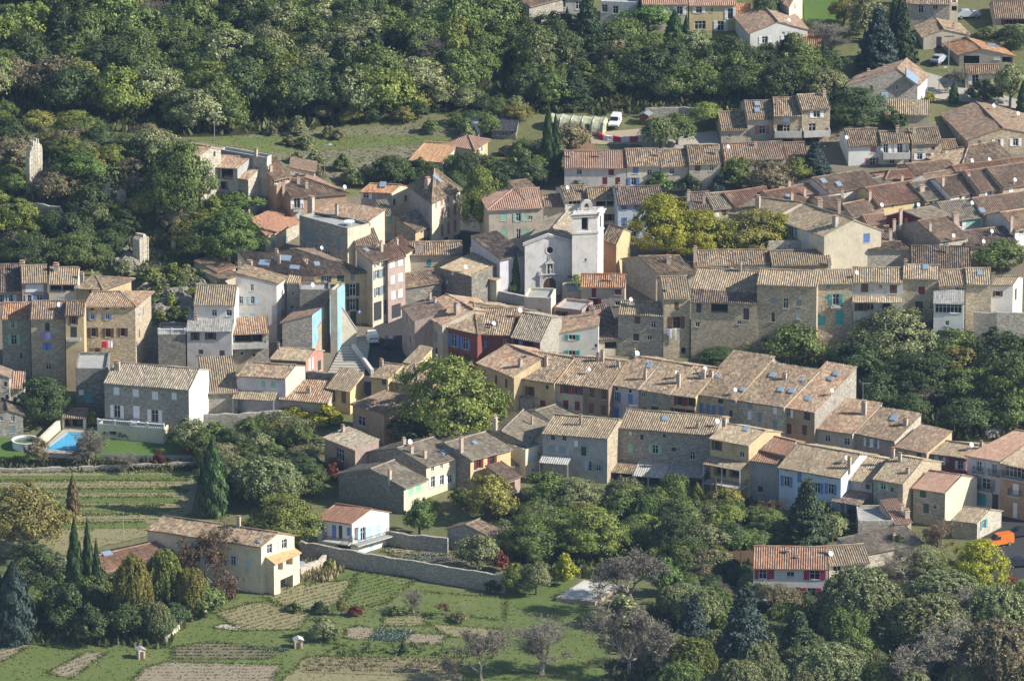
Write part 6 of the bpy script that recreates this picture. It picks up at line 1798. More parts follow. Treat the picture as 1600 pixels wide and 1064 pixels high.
# left garden
patch('lawn_left', [(-40, 684), (62, 684), (70, 706), (55, 722), (-40, 724)], LAWN, .1)
patch('lawn_villa', [(150, 690), (160, 678), (300, 674), (320, 700), (300, 714), (150, 716)], LAWN, .1)
patch('lawn_side', [(296, 672), (352, 666), (345, 694), (305, 698)], LAWN, .11)
patch('terraced_field', [(-40, 738), (312, 738), (300, 800), (240, 835), (90, 870), (-40, 870)], TANG, .08)
for i, (ya, yb, mt) in enumerate(((742, 750, GREEN2), (764, 770, GREEN2), (777, 786, GREEN2), (795, 800, GREEN2), (806, 812, TANG), (818, 826, GREEN2))):
    patch('field_strip', [(-40, ya + 3), (310 - i * 14, ya), (308 - i * 14, yb), (-40, yb + 2)], mt, .13)
# lower gardens
patch('lower_garden', [(480, 880), (790, 935), (960, 960), (940, 1080), (-40, 1080), (-40, 1000), (240, 1010), (350, 915), (440, 930)], GREEN2, .08)
BEDS = [([(395, 925), (470, 915), (560, 905), (540, 940), (470, 960)], TANG), ([(560, 895), (650, 905), (600, 945), (520, 955)], GREEN2),
        ([(335, 958), (400, 942), (485, 956), (468, 984), (375, 986)], TANG), ([(540, 985), (560, 978), (590, 984), (574, 1000), (538, 998)], SOIL),
        ([(640, 990), (702, 993), (682, 1008), (630, 1005)], SOIL), ([(600, 965), (664, 960), (668, 978), (598, 979)], TANG), ([(668, 975), (790, 985), (760, 1000), (700, 995)], TANG),
        ([(480, 1026), (720, 1030), (715, 1075), (430, 1075)], TANG), ([(-10, 1020), (36, 998), (50, 1006), (0, 1036)], SOIL), ([(75, 1052), (135, 1019), (165, 1021), (112, 1060)], SOIL),
        ([(270, 1012), (330, 1003), (440, 1015), (420, 1030), (270, 1030)], SOILD), ([(225, 1045), (260, 1035), (440, 1040), (420, 1075), (200, 1075)], SOIL),
        ([(610, 830), (690, 855), (760, 890), (720, 895), (610, 868)], SOILD), ([(610, 850), (660, 858), (650, 870), (600, 862)], SOIL), ([(650, 925), (790, 935), (790, 970), (640, 955)], GREEN2)]
for i, (pl, mt) in enumerate(BEDS):
    patch('vegetable_bed', pl, mt, .13)
patch('concrete_pad', [(333, 981), (346, 976), (382, 979), (370, 986)], PAVE, .16)
patch('lawn_pool', [(800, 900), (905, 905), (880, 930), (960, 955), (930, 970), (790, 960)], GREEN2, .11)
patch('right_lawn', [(1545, 912), (1640, 900), (1640, 940), (1560, 930)], LAWN, .12)

# ---------------------------------------------------------------- ground plants (stuff)
def tufts(name, poly, n, size, mat, seed, hgt=1.0):
    rng = random.Random(seed)
    xs = [q[0] for q in poly]; ys = [q[1] for q in poly]
    V = []; F = []
    k = 0
    while k < n:
        px, py = rng.uniform(min(xs), max(xs)), rng.uniform(min(ys), max(ys))
        if not inside(poly, px, py): k += .2; continue
        p = ground(px, py)
        s = size * rng.uniform(.5, 1.4)
        for _ in range(5):
            a = rng.random() * 6.283
            c = p + Vector((rng.gauss(0, s * .5), rng.gauss(0, s * .5), .05))
            d = Vector((math.cos(a), math.sin(a), 0)) * s * .35
            t = c + Vector((rng.gauss(0, s * .3), rng.gauss(0, s * .3), s * hgt * rng.uniform(.6, 1.2)))
            b = len(V)
            V += [tuple(c - d), tuple(c + d), tuple(t + d * .3), tuple(t - d * .3)]
            F.append((b, b + 1, b + 2, b + 3))
        k += 1
    me = bpy.data.meshes.new(name)
    me.from_pydata(V, [], F)
    return struct(obj(name, me, None, mat), 'stuff')
GR = leafmat('grass_blades', (.14, .19, .05), (.24, .26, .10))
DRY = leafmat('dry_stalks', (.28, .24, .13), (.40, .33, .19))
BRU = leafmat('bramble_leaves', (.10, .12, .045), (.18, .185, .08))
CAB = leafmat('cabbage_leaves', (.14, .19, .15), (.24, .29, .24))
tufts('grass', [(480, 880), (790, 935), (940, 970), (930, 1075), (0, 1075), (0, 1000), (240, 1010), (350, 925), (440, 930)], 3500, .17, GR, 1)
tufts('grass', [(0, 735), (312, 735), (290, 830), (90, 868), (0, 868)], 1500, .14, GR, 2)
tufts('weeds', [(290, 218), (480, 206), (660, 196), (790, 212), (640, 265), (540, 285), (380, 262)], 2600, .2, DRY, 3, .8)
0 and tufts('weeds', [(440, 945), (520, 935), (560, 945), (790, 970), (795, 978), (560, 955), (440, 958)], 260, .6, BRU, 4, 1.1)
tufts('weeds', [(500, 1005), (640, 1003), (780, 1010), (780, 1030), (500, 1025)], 200, .35, BRU, 5)
tufts('weeds', [(0, 722), (320, 716), (320, 736), (0, 736)], 500, .55, BRU, 6)
tufts('weeds', [(485, 1028), (718, 1032), (712, 1052), (470, 1050)], 420, .3, DRY, 7, 1.0)
tufts('weeds', [(440, 880), (540, 878), (530, 905), (455, 915)], 160, .6, DRY, 8, 1.4)
tufts('undergrowth', [(-20, 0), (800, 0), (800, 150), (700, 175), (480, 205), (260, 214), (-20, 186)], 2500, 1.0, BRU, 9)
tufts('undergrowth', [(-20, 190), (255, 220), (330, 300), (395, 340), (395, 425), (-20, 425)], 2000, .8, BRU, 10)
tufts('undergrowth', [(1040, 548), (1640, 530), (1640, 690), (1380, 690), (1330, 600)], 900, 1.0, BRU, 11)
tufts('undergrowth', [(780, 780), (1180, 780), (1180, 900), (960, 905), (790, 900)], 900, .9, BRU, 12)
tufts('undergrowth', [(960, 960), (1640, 920), (1640, 1100), (940, 1100)], 1600, 1.0, BRU, 13)
tufts('undergrowth', [(20, 920), (330, 930), (260, 1012), (0, 1005)], 700, .9, BRU, 14)
tufts('grass', [(480, 880), (790, 935), (940, 970), (930, 1075), (0, 1075), (0, 1000), (240, 1010), (350, 925), (440, 930)], 1200, .16, DRY, 21)
tufts('cabbages', [(592, 983), (650, 988), (630, 1004), (578, 1000)], 260, .45, CAB, 15, .6)
tufts('cabbages', [(640, 866), (700, 868), (690, 878), (630, 876)], 60, .45, CAB, 16, .6)
tufts('cabbages', [(380, 1010), (450, 1014), (448, 1019), (380, 1015)], 60, .45, CAB, 17, .6)
tufts('undergrowth', [(800, 150), (1320, 130), (1320, 182), (1000, 182), (800, 178)], 600, .9, BRU, 18)

def rows(name, poly, ang, gap, step, size, mat, seed, hgt=.8):
    rng = random.Random(seed)
    P = [ground(*q) for q in poly]
    c = sum(P, Vector()) / len(P)
    u = Vector((math.cos(ang), math.sin(ang), 0)); v = Vector((-u.y, u.x, 0))
    us = [(p - c).dot(u) for p in P]; vs = [(p - c).dot(v) for p in P]
    flat = list(zip(us, vs))
    V = []; F = []
    b = min(vs)
    while b < max(vs):
        a = min(us)
        while a < max(us):
            if inside(flat, a, b) and rng.random() < .85:
                q = c + u * (a + rng.gauss(0, .1)) + v * (b + rng.gauss(0, .06))
                q.z = TZ(q.x, q.y) + .12
                for _ in range(5):
                    s = size * rng.uniform(.6, 1.3)
                    t = rng.random() * 6.283
                    d = Vector((math.cos(t), math.sin(t), 0)) * s * .4
                    e = Vector((rng.gauss(0, .3), rng.gauss(0, .3), hgt * rng.uniform(.6, 1.2))) * s
                    k = len(V)
                    V += [tuple(q - d), tuple(q + d), tuple(q + d * .4 + e), tuple(q - d * .4 + e)]
                    F.append((k, k + 1, k + 2, k + 3))
            a += step
        b += gap
    me = bpy.data.meshes.new(name)
    me.from_pydata(V, [], F)
    return struct(obj(name, me, None, mat), 'stuff')
def edge_tufts(polys, mat, seed):
    rng = random.Random(seed); V = []; F = []
    for pl in polys:
        for a, b in zip(pl, pl[1:] + pl[:1]):
            n = int(math.hypot(b[0] - a[0], (b[1] - a[1]) * 3) / 1.6)
            for i in range(n):
                f = rng.random()
                q = ground(a[0] + (b[0] - a[0]) * f + rng.gauss(0, 1.6), a[1] + (b[1] - a[1]) * f + rng.gauss(0, .6))
                for _ in range(4):
                    s = .17 * rng.uniform(.4, 1.5); t = rng.random() * 6.283
                    d = Vector((math.cos(t), math.sin(t), 0)) * s * .5
                    o = Vector((rng.gauss(0, .25), rng.gauss(0, .25), .1)); e = Vector((rng.gauss(0, .3), rng.gauss(0, .3), rng.uniform(.5, 1.0))) * s
                    k = len(V)
                    V += [tuple(q + o - d), tuple(q + o + d), tuple(q + o + d * .5 + e), tuple(q + o - d * .5 + e)]
                    F.append((k, k + 1, k + 2, k + 3))
    me = bpy.data.meshes.new('grass_edges'); me.from_pydata(V, [], F)
    return struct(obj('grass_edges', me, None, mat), 'stuff')
edge_tufts([b_[0] for b_ in BEDS] + [[(333, 981), (346, 976), (382, 979), (370, 986)]], GR, 77)
edge_tufts([[(-20, 738 + i * 14), (310 - i * 14, 738 + i * 13)] for i in range(7)], GR, 78)
A1 = R(38)
for i, (pl, an, mt, sz) in enumerate((
        ([(395, 925), (470, 915), (560, 905), (540, 940), (470, 960)], A1, GR, .22), ([(560, 895), (650, 905), (600, 945), (520, 955)], A1, GR, .25),
        ([(335, 958), (400, 942), (485, 956), (468, 984), (375, 986)], A1, DRY, .22), ([(640, 990), (702, 993), (682, 1008), (630, 1005)], 0, GR, .14),
        ([(600, 965), (664, 960), (668, 978), (598, 979)], 0, DRY, .22), ([(270, 1012), (330, 1003), (440, 1015), (420, 1030), (270, 1030)], 0, GR, .3),
        ([(225, 1045), (260, 1035), (440, 1040), (420, 1075), (200, 1075)], 0, DRY, .2), ([(75, 1052), (135, 1019), (165, 1021), (112, 1060)], A1, GR, .2),
        ([(-10, 1020), (36, 998), (50, 1006), (0, 1036)], A1, GR, .2), 
        ([(540, 985), (560, 978), (590, 984), (574, 1000), (538, 998)], A1, DRY, .12), ([(0, 742), (300, 742), (280, 812), (0, 850)], 0, GR, .18),
        ([(610, 830), (690, 855), (760, 890), (720, 895), (610, 868)], .2, GR, .25))):
    rows('crop_rows', pl, an, 1.1 if sz > .15 else .8, .45, sz, mt, 40 + i)

# ---------------------------------------------------------------- walls, ruins, rocks
def wall_line(label, pts, hgt, mat, name='stone_wall', cat='wall', th=.5, ragged=.12, cap=None, group=None, seed=1):
    rg = random.Random(seed)
    P = [ground(*q) for q in pts]
    O = (P[0] + P[-1]) / 2
    m = MB()
    dense = []
    for a, b in zip(P, P[1:]):
        k = max(1, int((b - a).length / .9))
        for i in range(k): dense.append(a.lerp(b, i / k))
    dense.append(P[-1])
    rows = []
    for i, p in enumerate(dense):
        a = dense[max(0, i - 1)]; b = dense[min(len(dense) - 1, i + 1)]
        t = (b - a); t.z = 0; t.normalize(); n = Vector((-t.y, t.x, 0)) * th / 2
        z0 = TZ(p.x, p.y) - .4
        hh = (hgt(i / max(1, len(dense) - 1)) if callable(hgt) else hgt) + rg.uniform(-ragged, ragged)
        z1 = TZ(p.x, p.y) + hh
        rows.append([Vector((p.x, p.y, z0)) - n - O, Vector((p.x, p.y, z0)) + n - O, Vector((p.x, p.y, z1)) + n - O, Vector((p.x, p.y, z1 + rg.uniform(-.05, .05))) - n - O])
    for r_ in rows: m.v += [tuple(q) for q in r_]
    for i in range(len(rows) - 1):
        for j in range(4):
            m.f.append([4 * i + j, 4 * i + (j + 1) % 4, 4 * i + 4 + (j + 1) % 4, 4 * i + 4 + j]); m.mi.append(0)
    m.f += [[0, 1, 2, 3], [len(m.v) - 4 + q for q in range(4)]]; m.mi += [0, 0]
    o = m.obj(name, mat, None)
    o.location = O
    return tag(o, label, cat, group)
S_ = WALL['gstone']; SP = WALL['pstone']
wall_line('long rough stone wall dividing villa gardens from the vegetable plots', [(470, 872), (500, 877), (524, 882), (600, 895), (700, 912), (790, 926)], 2.6, S_, seed=2)
wall_line('shorter stone wall running from the villa to the little barn', [(606, 852), (640, 858), (700, 864)], 2.3, S_, seed=3)
wall_line('pale stone retaining wall under the church square', [(690, 458), (737, 464), (780, 470), (822, 478)], 1.6, WALL['grey'], ragged=.02, seed=4)
wall_line('stone parapet wall of the church square', [(735, 410), (768, 412), (783, 436), (784, 452)], 2.4, SP, ragged=.03, seed=5)
wall_line('stone parapet with two brick stacks below the institution building', [(1200, 420), (1287, 418)], 4.6, SP, ragged=.03, seed=6)
wall_line('low wall along the bank under the villa garden', [(-20, 738), (60, 738), (160, 734), (320, 728)], .7, S_, seed=7)
wall_line('stone retaining wall under the white end house', [(1520, 560), (1556, 562), (1640, 560)], 7.6, S_, seed=8)
wall_line('garden wall at the foot of the stone terrace house', [(318, 668), (372, 668), (440, 662)], 2.2, S_, seed=9)
wall_line('bright cream wall rising from the villa corner', [(292, 690), (300, 640), (314, 616)], 3.0, WALL['white'], ragged=.02, seed=10)
wall_line('cream wall along the pool terrace', [(62, 700), (80, 682), (100, 664)], 1.5, WALL['cream'], ragged=.02, seed=11)
wall_line('grey parapet beside the broad steps', [(552, 548), (566, 566), (582, 588)], 1.1, WALL['pale'], ragged=.02, seed=12)
wall_line('dark rubble wall behind the low broken roof', [(452, 618), (500, 622), (540, 626)], 4.2, WALL['dstone'], seed=13)
wall_line('long grey courtyard wall behind the polytunnel', [(1008, 184), (1060, 182), (1128, 186)], 1.6, S_, seed=14)
wall_line('low garden wall with a step right of the long farmhouse', [(468, 905), (500, 890), (508, 882)], 1.6, SP, seed=15)
# ruins on the hill
def ruin(label, px, by, w, hgt, yaw, prof, seed, th=.8):
    p = ground(px, by); rg = random.Random(seed)
    m = MB(); k = len(prof) - 1
    for i in range(k):
        for s_ in range(4):
            f0, f1 = s_ / 4, (s_ + 1) / 4
            a = prof[i] + (prof[i + 1] - prof[i]) * f0 + rg.uniform(-.06, .06); 
            x0 = -w / 2 + w * (i + f0) / k; x1 = -w / 2 + w * (i + f1) / k
            t_ = th / 2 + rg.uniform(-.05, .05)
            m.box(x0, x1, -t_, t_, -1, hgt * a)
    o = m.obj('ruin_wall', SP, None)
    o.location = p; o.rotation_euler = (0, 0, yaw)
    return tag(o, label, 'ruin', 'ruined walls on the hill')
ruin('tall ruined wall standing alone like a tower on the hill', 54, 291, 3.4, 7.6, R(55), [.7, .95, 1, .95, .8], 1)
ruin('short broken ruin stub in the middle of the hill', 165, 318, 1.6, 3.2, R(60), [.8, 1, .9], 2)
ruin('whitish ruin stub right of the short broken one', 188, 324, 2.0, 2.8, R(50), [.5, 1, .8], 3)
ruin('squared ruin pillar above the bare rocks', 220, 412, 2.4, 4.8, R(58), [.95, 1, .9], 4, 1.4)
ruin('thin pale ruin piece half lost in bushes', 274, 392, 1.2, 2.6, R(60), [.7, 1, .8], 5)
ruin('small white wall stub at the top of the hill', 76, 196, 1.4, 1.6, R(20), [1, .8, .6], 6)
wall_line('long ruined wall with a pale top edge on the hill', [(-20, 352), (15, 346), (50, 344), (95, 350)], 2.8, S_, seed=21)
wall_line('curved broken wall running down from the long ruined wall', [(95, 350), (104, 362), (132, 370)], lambda f: 2.4 - 1.8 * f, SP, seed=22)
def rock(label, px, by, w, d, h, seed, mat=None):
    p = ground(px, by)
    bm = bmesh.new()
    bmesh.ops.create_icosphere(bm, subdivisions=5, radius=1)
    from mathutils import noise as N3
    for v in bm.verts:
        n = v.co.copy()
        q = N3.fractal(n * 1.6 + Vector((seed, 0, 0)), 1.0, 2.0, 5) * .20 + N3.cell(n * 3.1 + Vector((seed, 3, 0))) * .10
        v.co = n * (1 + q)
        v.co.x *= w / 2; v.co.y *= d / 2; v.co.z *= h
    me = bpy.data.meshes.new('rock'); bm.to_mesh(me); bm.free()
    o = obj('rock', me, None, mat or ROCKM)
    o.location = p - Vector((0, 0, h * .25)); o.rotation_euler = (0, 0, seed)
    return tag(o, label, 'rock', 'limestone rocks of the hill')
ROCKM = groundmat('weathered_limestone', [(.17, .155, .125), (.30, .27, .22), (.24, .215, .17), (.13, .125, .085)], .35, 2.2, (1, 1, .5), 0, .9)
rock('bare rock outcrop under the squared ruin pillar', 200, 412, 6, 5, 2.3, 1)
rock('large eroded rock face above the stone stairs', 276, 476, 9, 7, 3.3, 2)
rock('grey boulder left of the eroded rock face', 232, 462, 5, 4, 2.4, 3)
rock('pale scree slope below the bushes of the hill', 176, 388, 8, 5, 1.4, 4)
rock('low rock beside the rusty tin shack', 310, 452, 6, 4, 1.9, 5)
rock('dark rock mass beside the stone terrace', 252, 492, 6, 5, 2.2, 6)
rock('white boulder pile beside the pink roof', 1556, 676, 5, 3, 1.6, 7)
rock('shaded cliff rock below the long stone house', 1200, 574, 16, 4, 3.0, 8)
rock('shaded cliff rock below the teal balcony', 1300, 566, 12, 4, 2.6, 9)

# ---------------------------------------------------------------- steps and street
def steps():
    a, b = ground(508, 592), ground(568, 594); c = ground(548, 552)
    O = (a + b) / 2
    u = (b - a); u.z = 0; W = u.length; u.normalize(); v = Vector((-u.y, u.x, 0))
    m = MB()
    n = 16
    M = Matrix((u, v, Vector((0, 0, 1)))).transposed().to_4x4()
    M.translation = Vector((0, 0, 0))
    for i in range(n):
        y = i * .95
        w = W * (.5 - .006 * i)
        z = .2 + i * .13
        m.box(-w + i * .12, w + i * .05, y, y + 1.0, z - 2.5, z, 0, M)
    o = m.obj('broad_steps', [PAVE, CONC], None)
    o.location = O
    tag(o, 'broad flight of pale stone steps climbing past the mural', 'steps')
steps()
# mural on the sunlit side: painted facades under a blue sky
h = HOUSES['rubble walled house with a bright painted mural on its sunlit side']
def mural(h, L, D, z0, ztop):
    Mx = Matrix((h.b, Vector((h.b.y, -h.b.x, 0)), Vector((0, 0, 1)))).transposed().to_4x4()
    A = h.c2(h.W, 0); Mx.translation = A - h.O; Mx.translation.z = h.z0 - h.O.z
    m = MB()
    y = .012
    def poly(pts, mi, yy): m.add([Mx @ Vector((x, yy, z)) for x, z in pts], [list(range(len(pts)))], mi)
    poly([(.2, -7), (D * .55, -7), (D * .55, 1.2), (.2, 1.2)], 0, y)
    poly([(D * .3, -7), (D * .62, -7), (D * .62, -.8), (D * .3, -1.6)], 1, y + .004)
    poly([(.8, -7), (D * .34, -7), (D * .34, -3.4), (.8, -4.6)], 2, y + .008)
    poly([(D * .62, -7), (D * .8, -7), (D * .8, 1.8), (D * .62, 1.6)], 3, y)
    poly([(D * .8, -7), (D * .98, -7), (D * .98, 2), (D * .8, 1.9)], 0, y)
    poly([(D * .28, -1.7), (D * .46, -1.2), (D * .46, -.85), (D * .28, -1.35)], 4, y + .012)
    poly([(1.2, -5), (1.7, -5), (1.7, -6.2), (1.2, -6.2)], 5, y + .014)
    m.obj('mural', [plain('mural_sky_paint', (.24, .46, .60), .8, .25, .6), plain('mural_stone_paint', (.36, .31, .22), .8, .2, .5), plain('mural_red_paint', (.52, .24, .17), .8, .2, .6),
                    plain('mural_ochre_paint', (.42, .37, .20), .8, .25, .5), plain('mural_tile_paint', (.42, .14, .10), .8), plain('mural_cream_paint', (.68, .62, .48), .8)], h.root)
mural(h, h.W, h.D, 0, 0)
def wedge(label, px, by, w, h0, h1, yaw, mat):
    p = ground(px, by); m = MB()
    t = .35
    m.add([(-w / 2, -t, -1), (w / 2, -t, -1), (w / 2, -t, h1), (-w / 2, -t, h0), (-w / 2, t, -1), (w / 2, t, -1), (w / 2, t, h1), (-w / 2, t, h0)],
          [(0, 1, 2, 3), (4, 7, 6, 5), (0, 4, 5, 1), (3, 2, 6, 7), (0, 3, 7, 4), (1, 5, 6, 2)])
    m.add([(-w / 2 - .1, -t - .08, h0), (w / 2 + .1, -t - .08, h1), (w / 2 + .1, t + .08, h1), (-w / 2 - .1, t + .08, h0), (-w / 2 - .1, -t - .08, h0 + .18), (w / 2 + .1, -t - .08, h1 + .18), (w / 2 + .1, t + .08, h1 + .18), (-w / 2 - .1, t + .08, h0 + .18)],
          [(0, 1, 2, 3), (4, 7, 6, 5), (0, 4, 5, 1), (3, 2, 6, 7), (0, 3, 7, 4), (1, 5, 6, 2)], 1)
    o = m.obj('sloping_wall', [mat, WALL['white']], None); o.location = p; o.rotation_euler = (0, 0, yaw)
    return tag(o, label, 'wall')
wedge('beige wall with a white sloping coping between mural and street', 541, 542, 3.2, 8.2, 2.6, R(20), WALL['cream'])
# ---------------------------------------------------------------- pools, pool house, terrace
WATER, nt, b = newmat('pool_water')
b.inputs['Base Color'].default_value = (.10, .42, .66, 1); b.inputs['Roughness'].default_value = .06; b.inputs['Specular IOR Level'].default_value = .5
bump(nt, b, noise(nt, coords(nt), 3, 2), .08, .02)
def pool():
    q = [ground(*c) for c in ((70, 710), (106, 677), (152, 679), (120, 714))]
    O = sum(q, Vector()) / 4
    root = empty('swimming_pool', O, 'rectangular swimming pool with clear blue water in the villa garden', 'swimming pool')
    zz = max(p.z for p in q) + .22
    m = MB()
    d = [ground(*c) - O for c in ((60, 716), (102, 668), (160, 668), (126, 720))]
    for p in d: p.z = zz - O.z
    i_ = [p - O for p in q]
    for p in i_: p.z = zz - O.z
    vs = d + i_ + [p - Vector((0, 0, .8)) for p in d] + [p - Vector((0, 0, .5)) for p in i_]
    m.add(vs, [(k, (k + 1) % 4, 4 + (k + 1) % 4, 4 + k) for k in range(4)] + [(k, (k + 1) % 4, 8 + (k + 1) % 4, 8 + k) for k in range(4)] + [(4 + k, 4 + (k + 1) % 4, 12 + (k + 1) % 4, 12 + k) for k in range(4)])
    m.obj('pool_deck', PAVE, root)
    m = MB(); m.add([p - Vector((0, 0, .14)) for p in i_], [(0, 1, 2, 3)])
    m.obj('water', WATER, root)
pool()
def lathe_obj(name, prof, mats, loc, label, cat, n=24, group=None):
    m = MB(); m.lathe(prof, n); o = m.obj(name, mats, None); o.location = loc
    sharp(o)
    return tag(o, label, cat, group)
p = ground(40, 699)
rp = empty('round_pool', p, 'white round above ground pool on the lawn with greenish water', 'pool')
m = MB(); m.lathe([(1.95, -.2), (2.0, 1.15), (2.1, 1.2), (2.1, 1.27), (1.85, 1.27), (1.85, .2)], 28); m.obj('pool_wall', WHITEP, rp)
m = MB(); m.v = [(1.86 * math.cos(a * math.pi / 14), 1.86 * math.sin(a * math.pi / 14), 1.0) for a in range(28)]; m.f = [list(range(28))]; m.mi = [0]
m.obj('water', plain('green_water', (.09, .14, .08), .08, .1, spec=.5), rp)
def pavilion():
    a, b = ground(98, 668), ground(136, 669)
    H('open pool house with a tiled roof beside the swimming pool', (97, 651), (134, 652), 671, 'cream', 'brown', d=3.6, sl=20, win='F 106,660,g,1.1,1.7;F 120,660,g,1.9,1.7', name='pool_house', cat='pool house')
pavilion()
H('cream terrace block in front of the stone villa', (152, 668), (256, 676), 684, 'cream', 'grey', d=3.6, rt='flat', win='F 176,677,g,1.2,.6', name='terrace', cat='terrace')
def balustrade(label, a, b, z_of):
    A, B = a, b
    d = B - A; L = d.length; O = (A + B) / 2
    root = empty('balustrade', O, label, 'balustrade', None, math.atan2(d.y, d.x))
    m = MB()
    m.box(-L / 2, L / 2, -.12, .12, .72, .86); m.box(-L / 2, L / 2, -.1, .1, 0, .12)
    n = max(2, int(L / 2.5))
    for i in range(n + 1):
        x = -L / 2 + L * i / n
        m.box(x - .14, x + .14, -.14, .14, .002, .95)
    m.obj('rail', WALL['white'], root)
    m = MB()
    k = int(L / .3)
    for i in range(k):
        x = -L / 2 + L * (i + .5) / k
        m.lathe([(.04, .12), (.075, .25), (.045, .45), (.06, .72)], 6, (x, 0, 0))
    o = m.obj('balusters', WALL['white'], root)
    o['kind'] = 'stuff'
    return root
tb = HOUSES['cream terrace block in front of the stone villa']
c = [tb.c2(.1, .12), tb.c2(tb.W - .1, .12)]
for v in c: v.z = tb.z0 + .46
balustrade('white balustrade along the terrace of the stone villa', c[0], c[1], None)
tb = HOUSES['stone terrace with a pale balustrade above the stairs at left']
c = [tb.c2(.1, .12), tb.c2(tb.W - .1, .12)]
for v in c: v.z = tb.z0 + .46
balustrade('pale balustrade on the stone terrace above the stairs', c[0], c[1], None)
def table_at(label, p, r=.6):
    root = empty('garden_table', p, label, 'garden table')
    m = MB(); m.lathe([(0, .70), (r, .70), (r, .74), (0, .74)], 16); m.obj('table_top', WHITEP, root)
    for a in range(4):
        m = MB(); x, y = .6 * r * math.cos(a * 1.57 + .8), .6 * r * math.sin(a * 1.57 + .8)
        m.bar((x, y, 0), (x * .8, y * .8, .70), .03); m.obj('leg', WHITEP, root)
tv = HOUSES['cream terrace block in front of the stone villa']
q = tv.c2(tv.W * .5, 1.8); q.z = tv.z0 + .03
table_at('white oval table on the terrace of the stone villa', q, .9)
tv = HOUSES['tall shaded grey house with pale green shutters and a roof terrace on top']
q = tv.c2(tv.W * .8, 2.2); q.z = tv.z0 + .03
table_at('white round table on the roof terrace', q, .9)
# covered pool
q = [ground(*c_) for c_ in ((868, 940), (912, 909), (975, 918), (930, 947))]
O = sum(q, Vector()) / 4
root = empty('covered_pool', O, 'swimming pool closed with a pale cover in the lower garden', 'covered pool')
zt = max(p_.z for p_ in q) + .35
m = MB(); vs = [Vector((p_.x, p_.y, zt)) - O for p_ in q]; vb = [Vector((p_.x, p_.y, zt - 1.2)) - O for p_ in q]
m.add(vs + vb, [(k, (k + 1) % 4, 4 + (k + 1) % 4, 4 + k) for k in range(4)] + [(0, 1, 2, 3)]); m.obj('pool_deck', WALL['rose'], root)
m = MB(); cc = sum(vs, Vector()) / 4
m.add([cc + (v - cc) * .9 + Vector((0, 0, .05)) for v in vs], [(0, 1, 2, 3)]); m.obj('cover', plain('pool_cover_sheet', (.55, .54, .48), .6, .12, .6), root)

# ---------------------------------------------------------------- polytunnel, barriers, huts
def tunnel():
    a, b = ground(862, 198), ground(946, 207)
    d = b - a; d.z = 0; L = d.length
    root = empty('polytunnel', (a + b) / 2, 'long arched polytunnel covered with yellowish netting', 'polytunnel', None, math.atan2(d.y, d.x))
    m = MB(); n = 10; k = 14
    rg = random.Random(4)
    for i in range(n + 1):
        for j in range(k + 1):
            t = math.pi * j / k
            r_ = 2.1 * (1 + (.0 if i % 2 == 0 else -.04) + rg.uniform(-.02, .02))
            m.v.append((-L / 2 + L * i / n, r_ * math.cos(t), max(0, 1.15 * r_ * math.sin(t)) - .1))
    for i in range(n):
        for j in range(k):
            q_ = i * (k + 1) + j
            m.f.append([q_, q_ + 1, q_ + k + 2, q_ + k + 1]); m.mi.append(0)
    m.f.append(list(range(k + 1))); m.mi.append(0)
    q_ = n * (k + 1); m.f.append([q_ + j for j in range(k + 1)]); m.mi.append(0)
    m.obj('netting', plain('tunnel_netting', (.44, .44, .28), .7, .25, 1.2), root)
    for i in range(0, n + 1, 2):
        m = MB()
        for j in range(k):
            t0, t1 = math.pi * j / k, math.pi * (j + 1) / k
            m.bar((-L / 2 + L * i / n, 2.16 * math.cos(t0), 2.48 * math.sin(t0) - .1), (-L / 2 + L * i / n, 2.16 * math.cos(t1), 2.48 * math.sin(t1) - .1), .05, .05, 5)
        m.obj('hoop', METAL, root)
    m = MB(); m.box(L * .18, L * .26, -2.2, -2.05, 0, 1.7); m.obj('opening', DARK, root)
tunnel()
def hut(label, px, by, w, d, h, wm, rm, rz=0, name='garden_shed', cat='shed', door=None):
    p = ground(px, by)
    root = empty(name, p, label, cat, None, rz)
    m = MB(); m.box(-w / 2, w / 2, 0, d, -.4, h)
    m.add([(-w / 2, -.001, h), (w / 2, -.001, h), (0, -.001, h + w * .2), (-w / 2, d, h), (w / 2, d, h), (0, d, h + w * .2)], [(0, 1, 2), (3, 5, 4)])
    m.obj('wall', wm, root)
    m = MB()
    for s_ in (-1, 1):
        a = [(s_ * (w / 2 + .15), -.15, h - .06), (0, -.15, h + w * .2 + .04), (0, d + .15, h + w * .2 + .04), (s_ * (w / 2 + .15), d + .15, h - .06)]
        m.add(a + [(x, y, z + .08) for x, y, z in a], [(0, 1, 2, 3), (4, 5, 6, 7), (0, 1, 5, 4), (1, 2, 6, 5), (2, 3, 7, 6), (3, 0, 4, 7)])
    m.obj('roof', rm, root)
    m = MB(); m.box(-w * .22, w * .22, -.05, -.003, 0, h * .82); m.obj('door', door or SHM['n'], root)
    return root
hut('small white garden shed near the black hut', 738, 213, 2.4, 3, 2.0, WHITEP, METAL, R(-30), door=SHM['y'])
hut('little brown wooden hut by the bare patch', 1006, 196, 1.6, 1.8, 1.7, SHM['n'], METAL, R(-20))
hut('tiny stone well house in the vegetable plots', 467, 1014, 1.2, 1.1, 1.3, WALL['beige'], CONC, R(10))
hut('tiny square shelter at the path edge in the vegetable plots', 222, 1030, 1.0, 1.0, 1.4, WALL['beige'], WALL['grey'], R(25))
RW = [plain('barrier_red', (.55, .04, .05), .5), WHITEP]
bpts = [(915, 213), (921, 212), (927, 212), (933, 210), (936, 214), (940, 218), (947, 220), (953, 221), (960, 221), (966, 222), (973, 222), (980, 222), (987, 222), (994, 222), (1001, 222), (1007, 221)]
bm_ = MB()
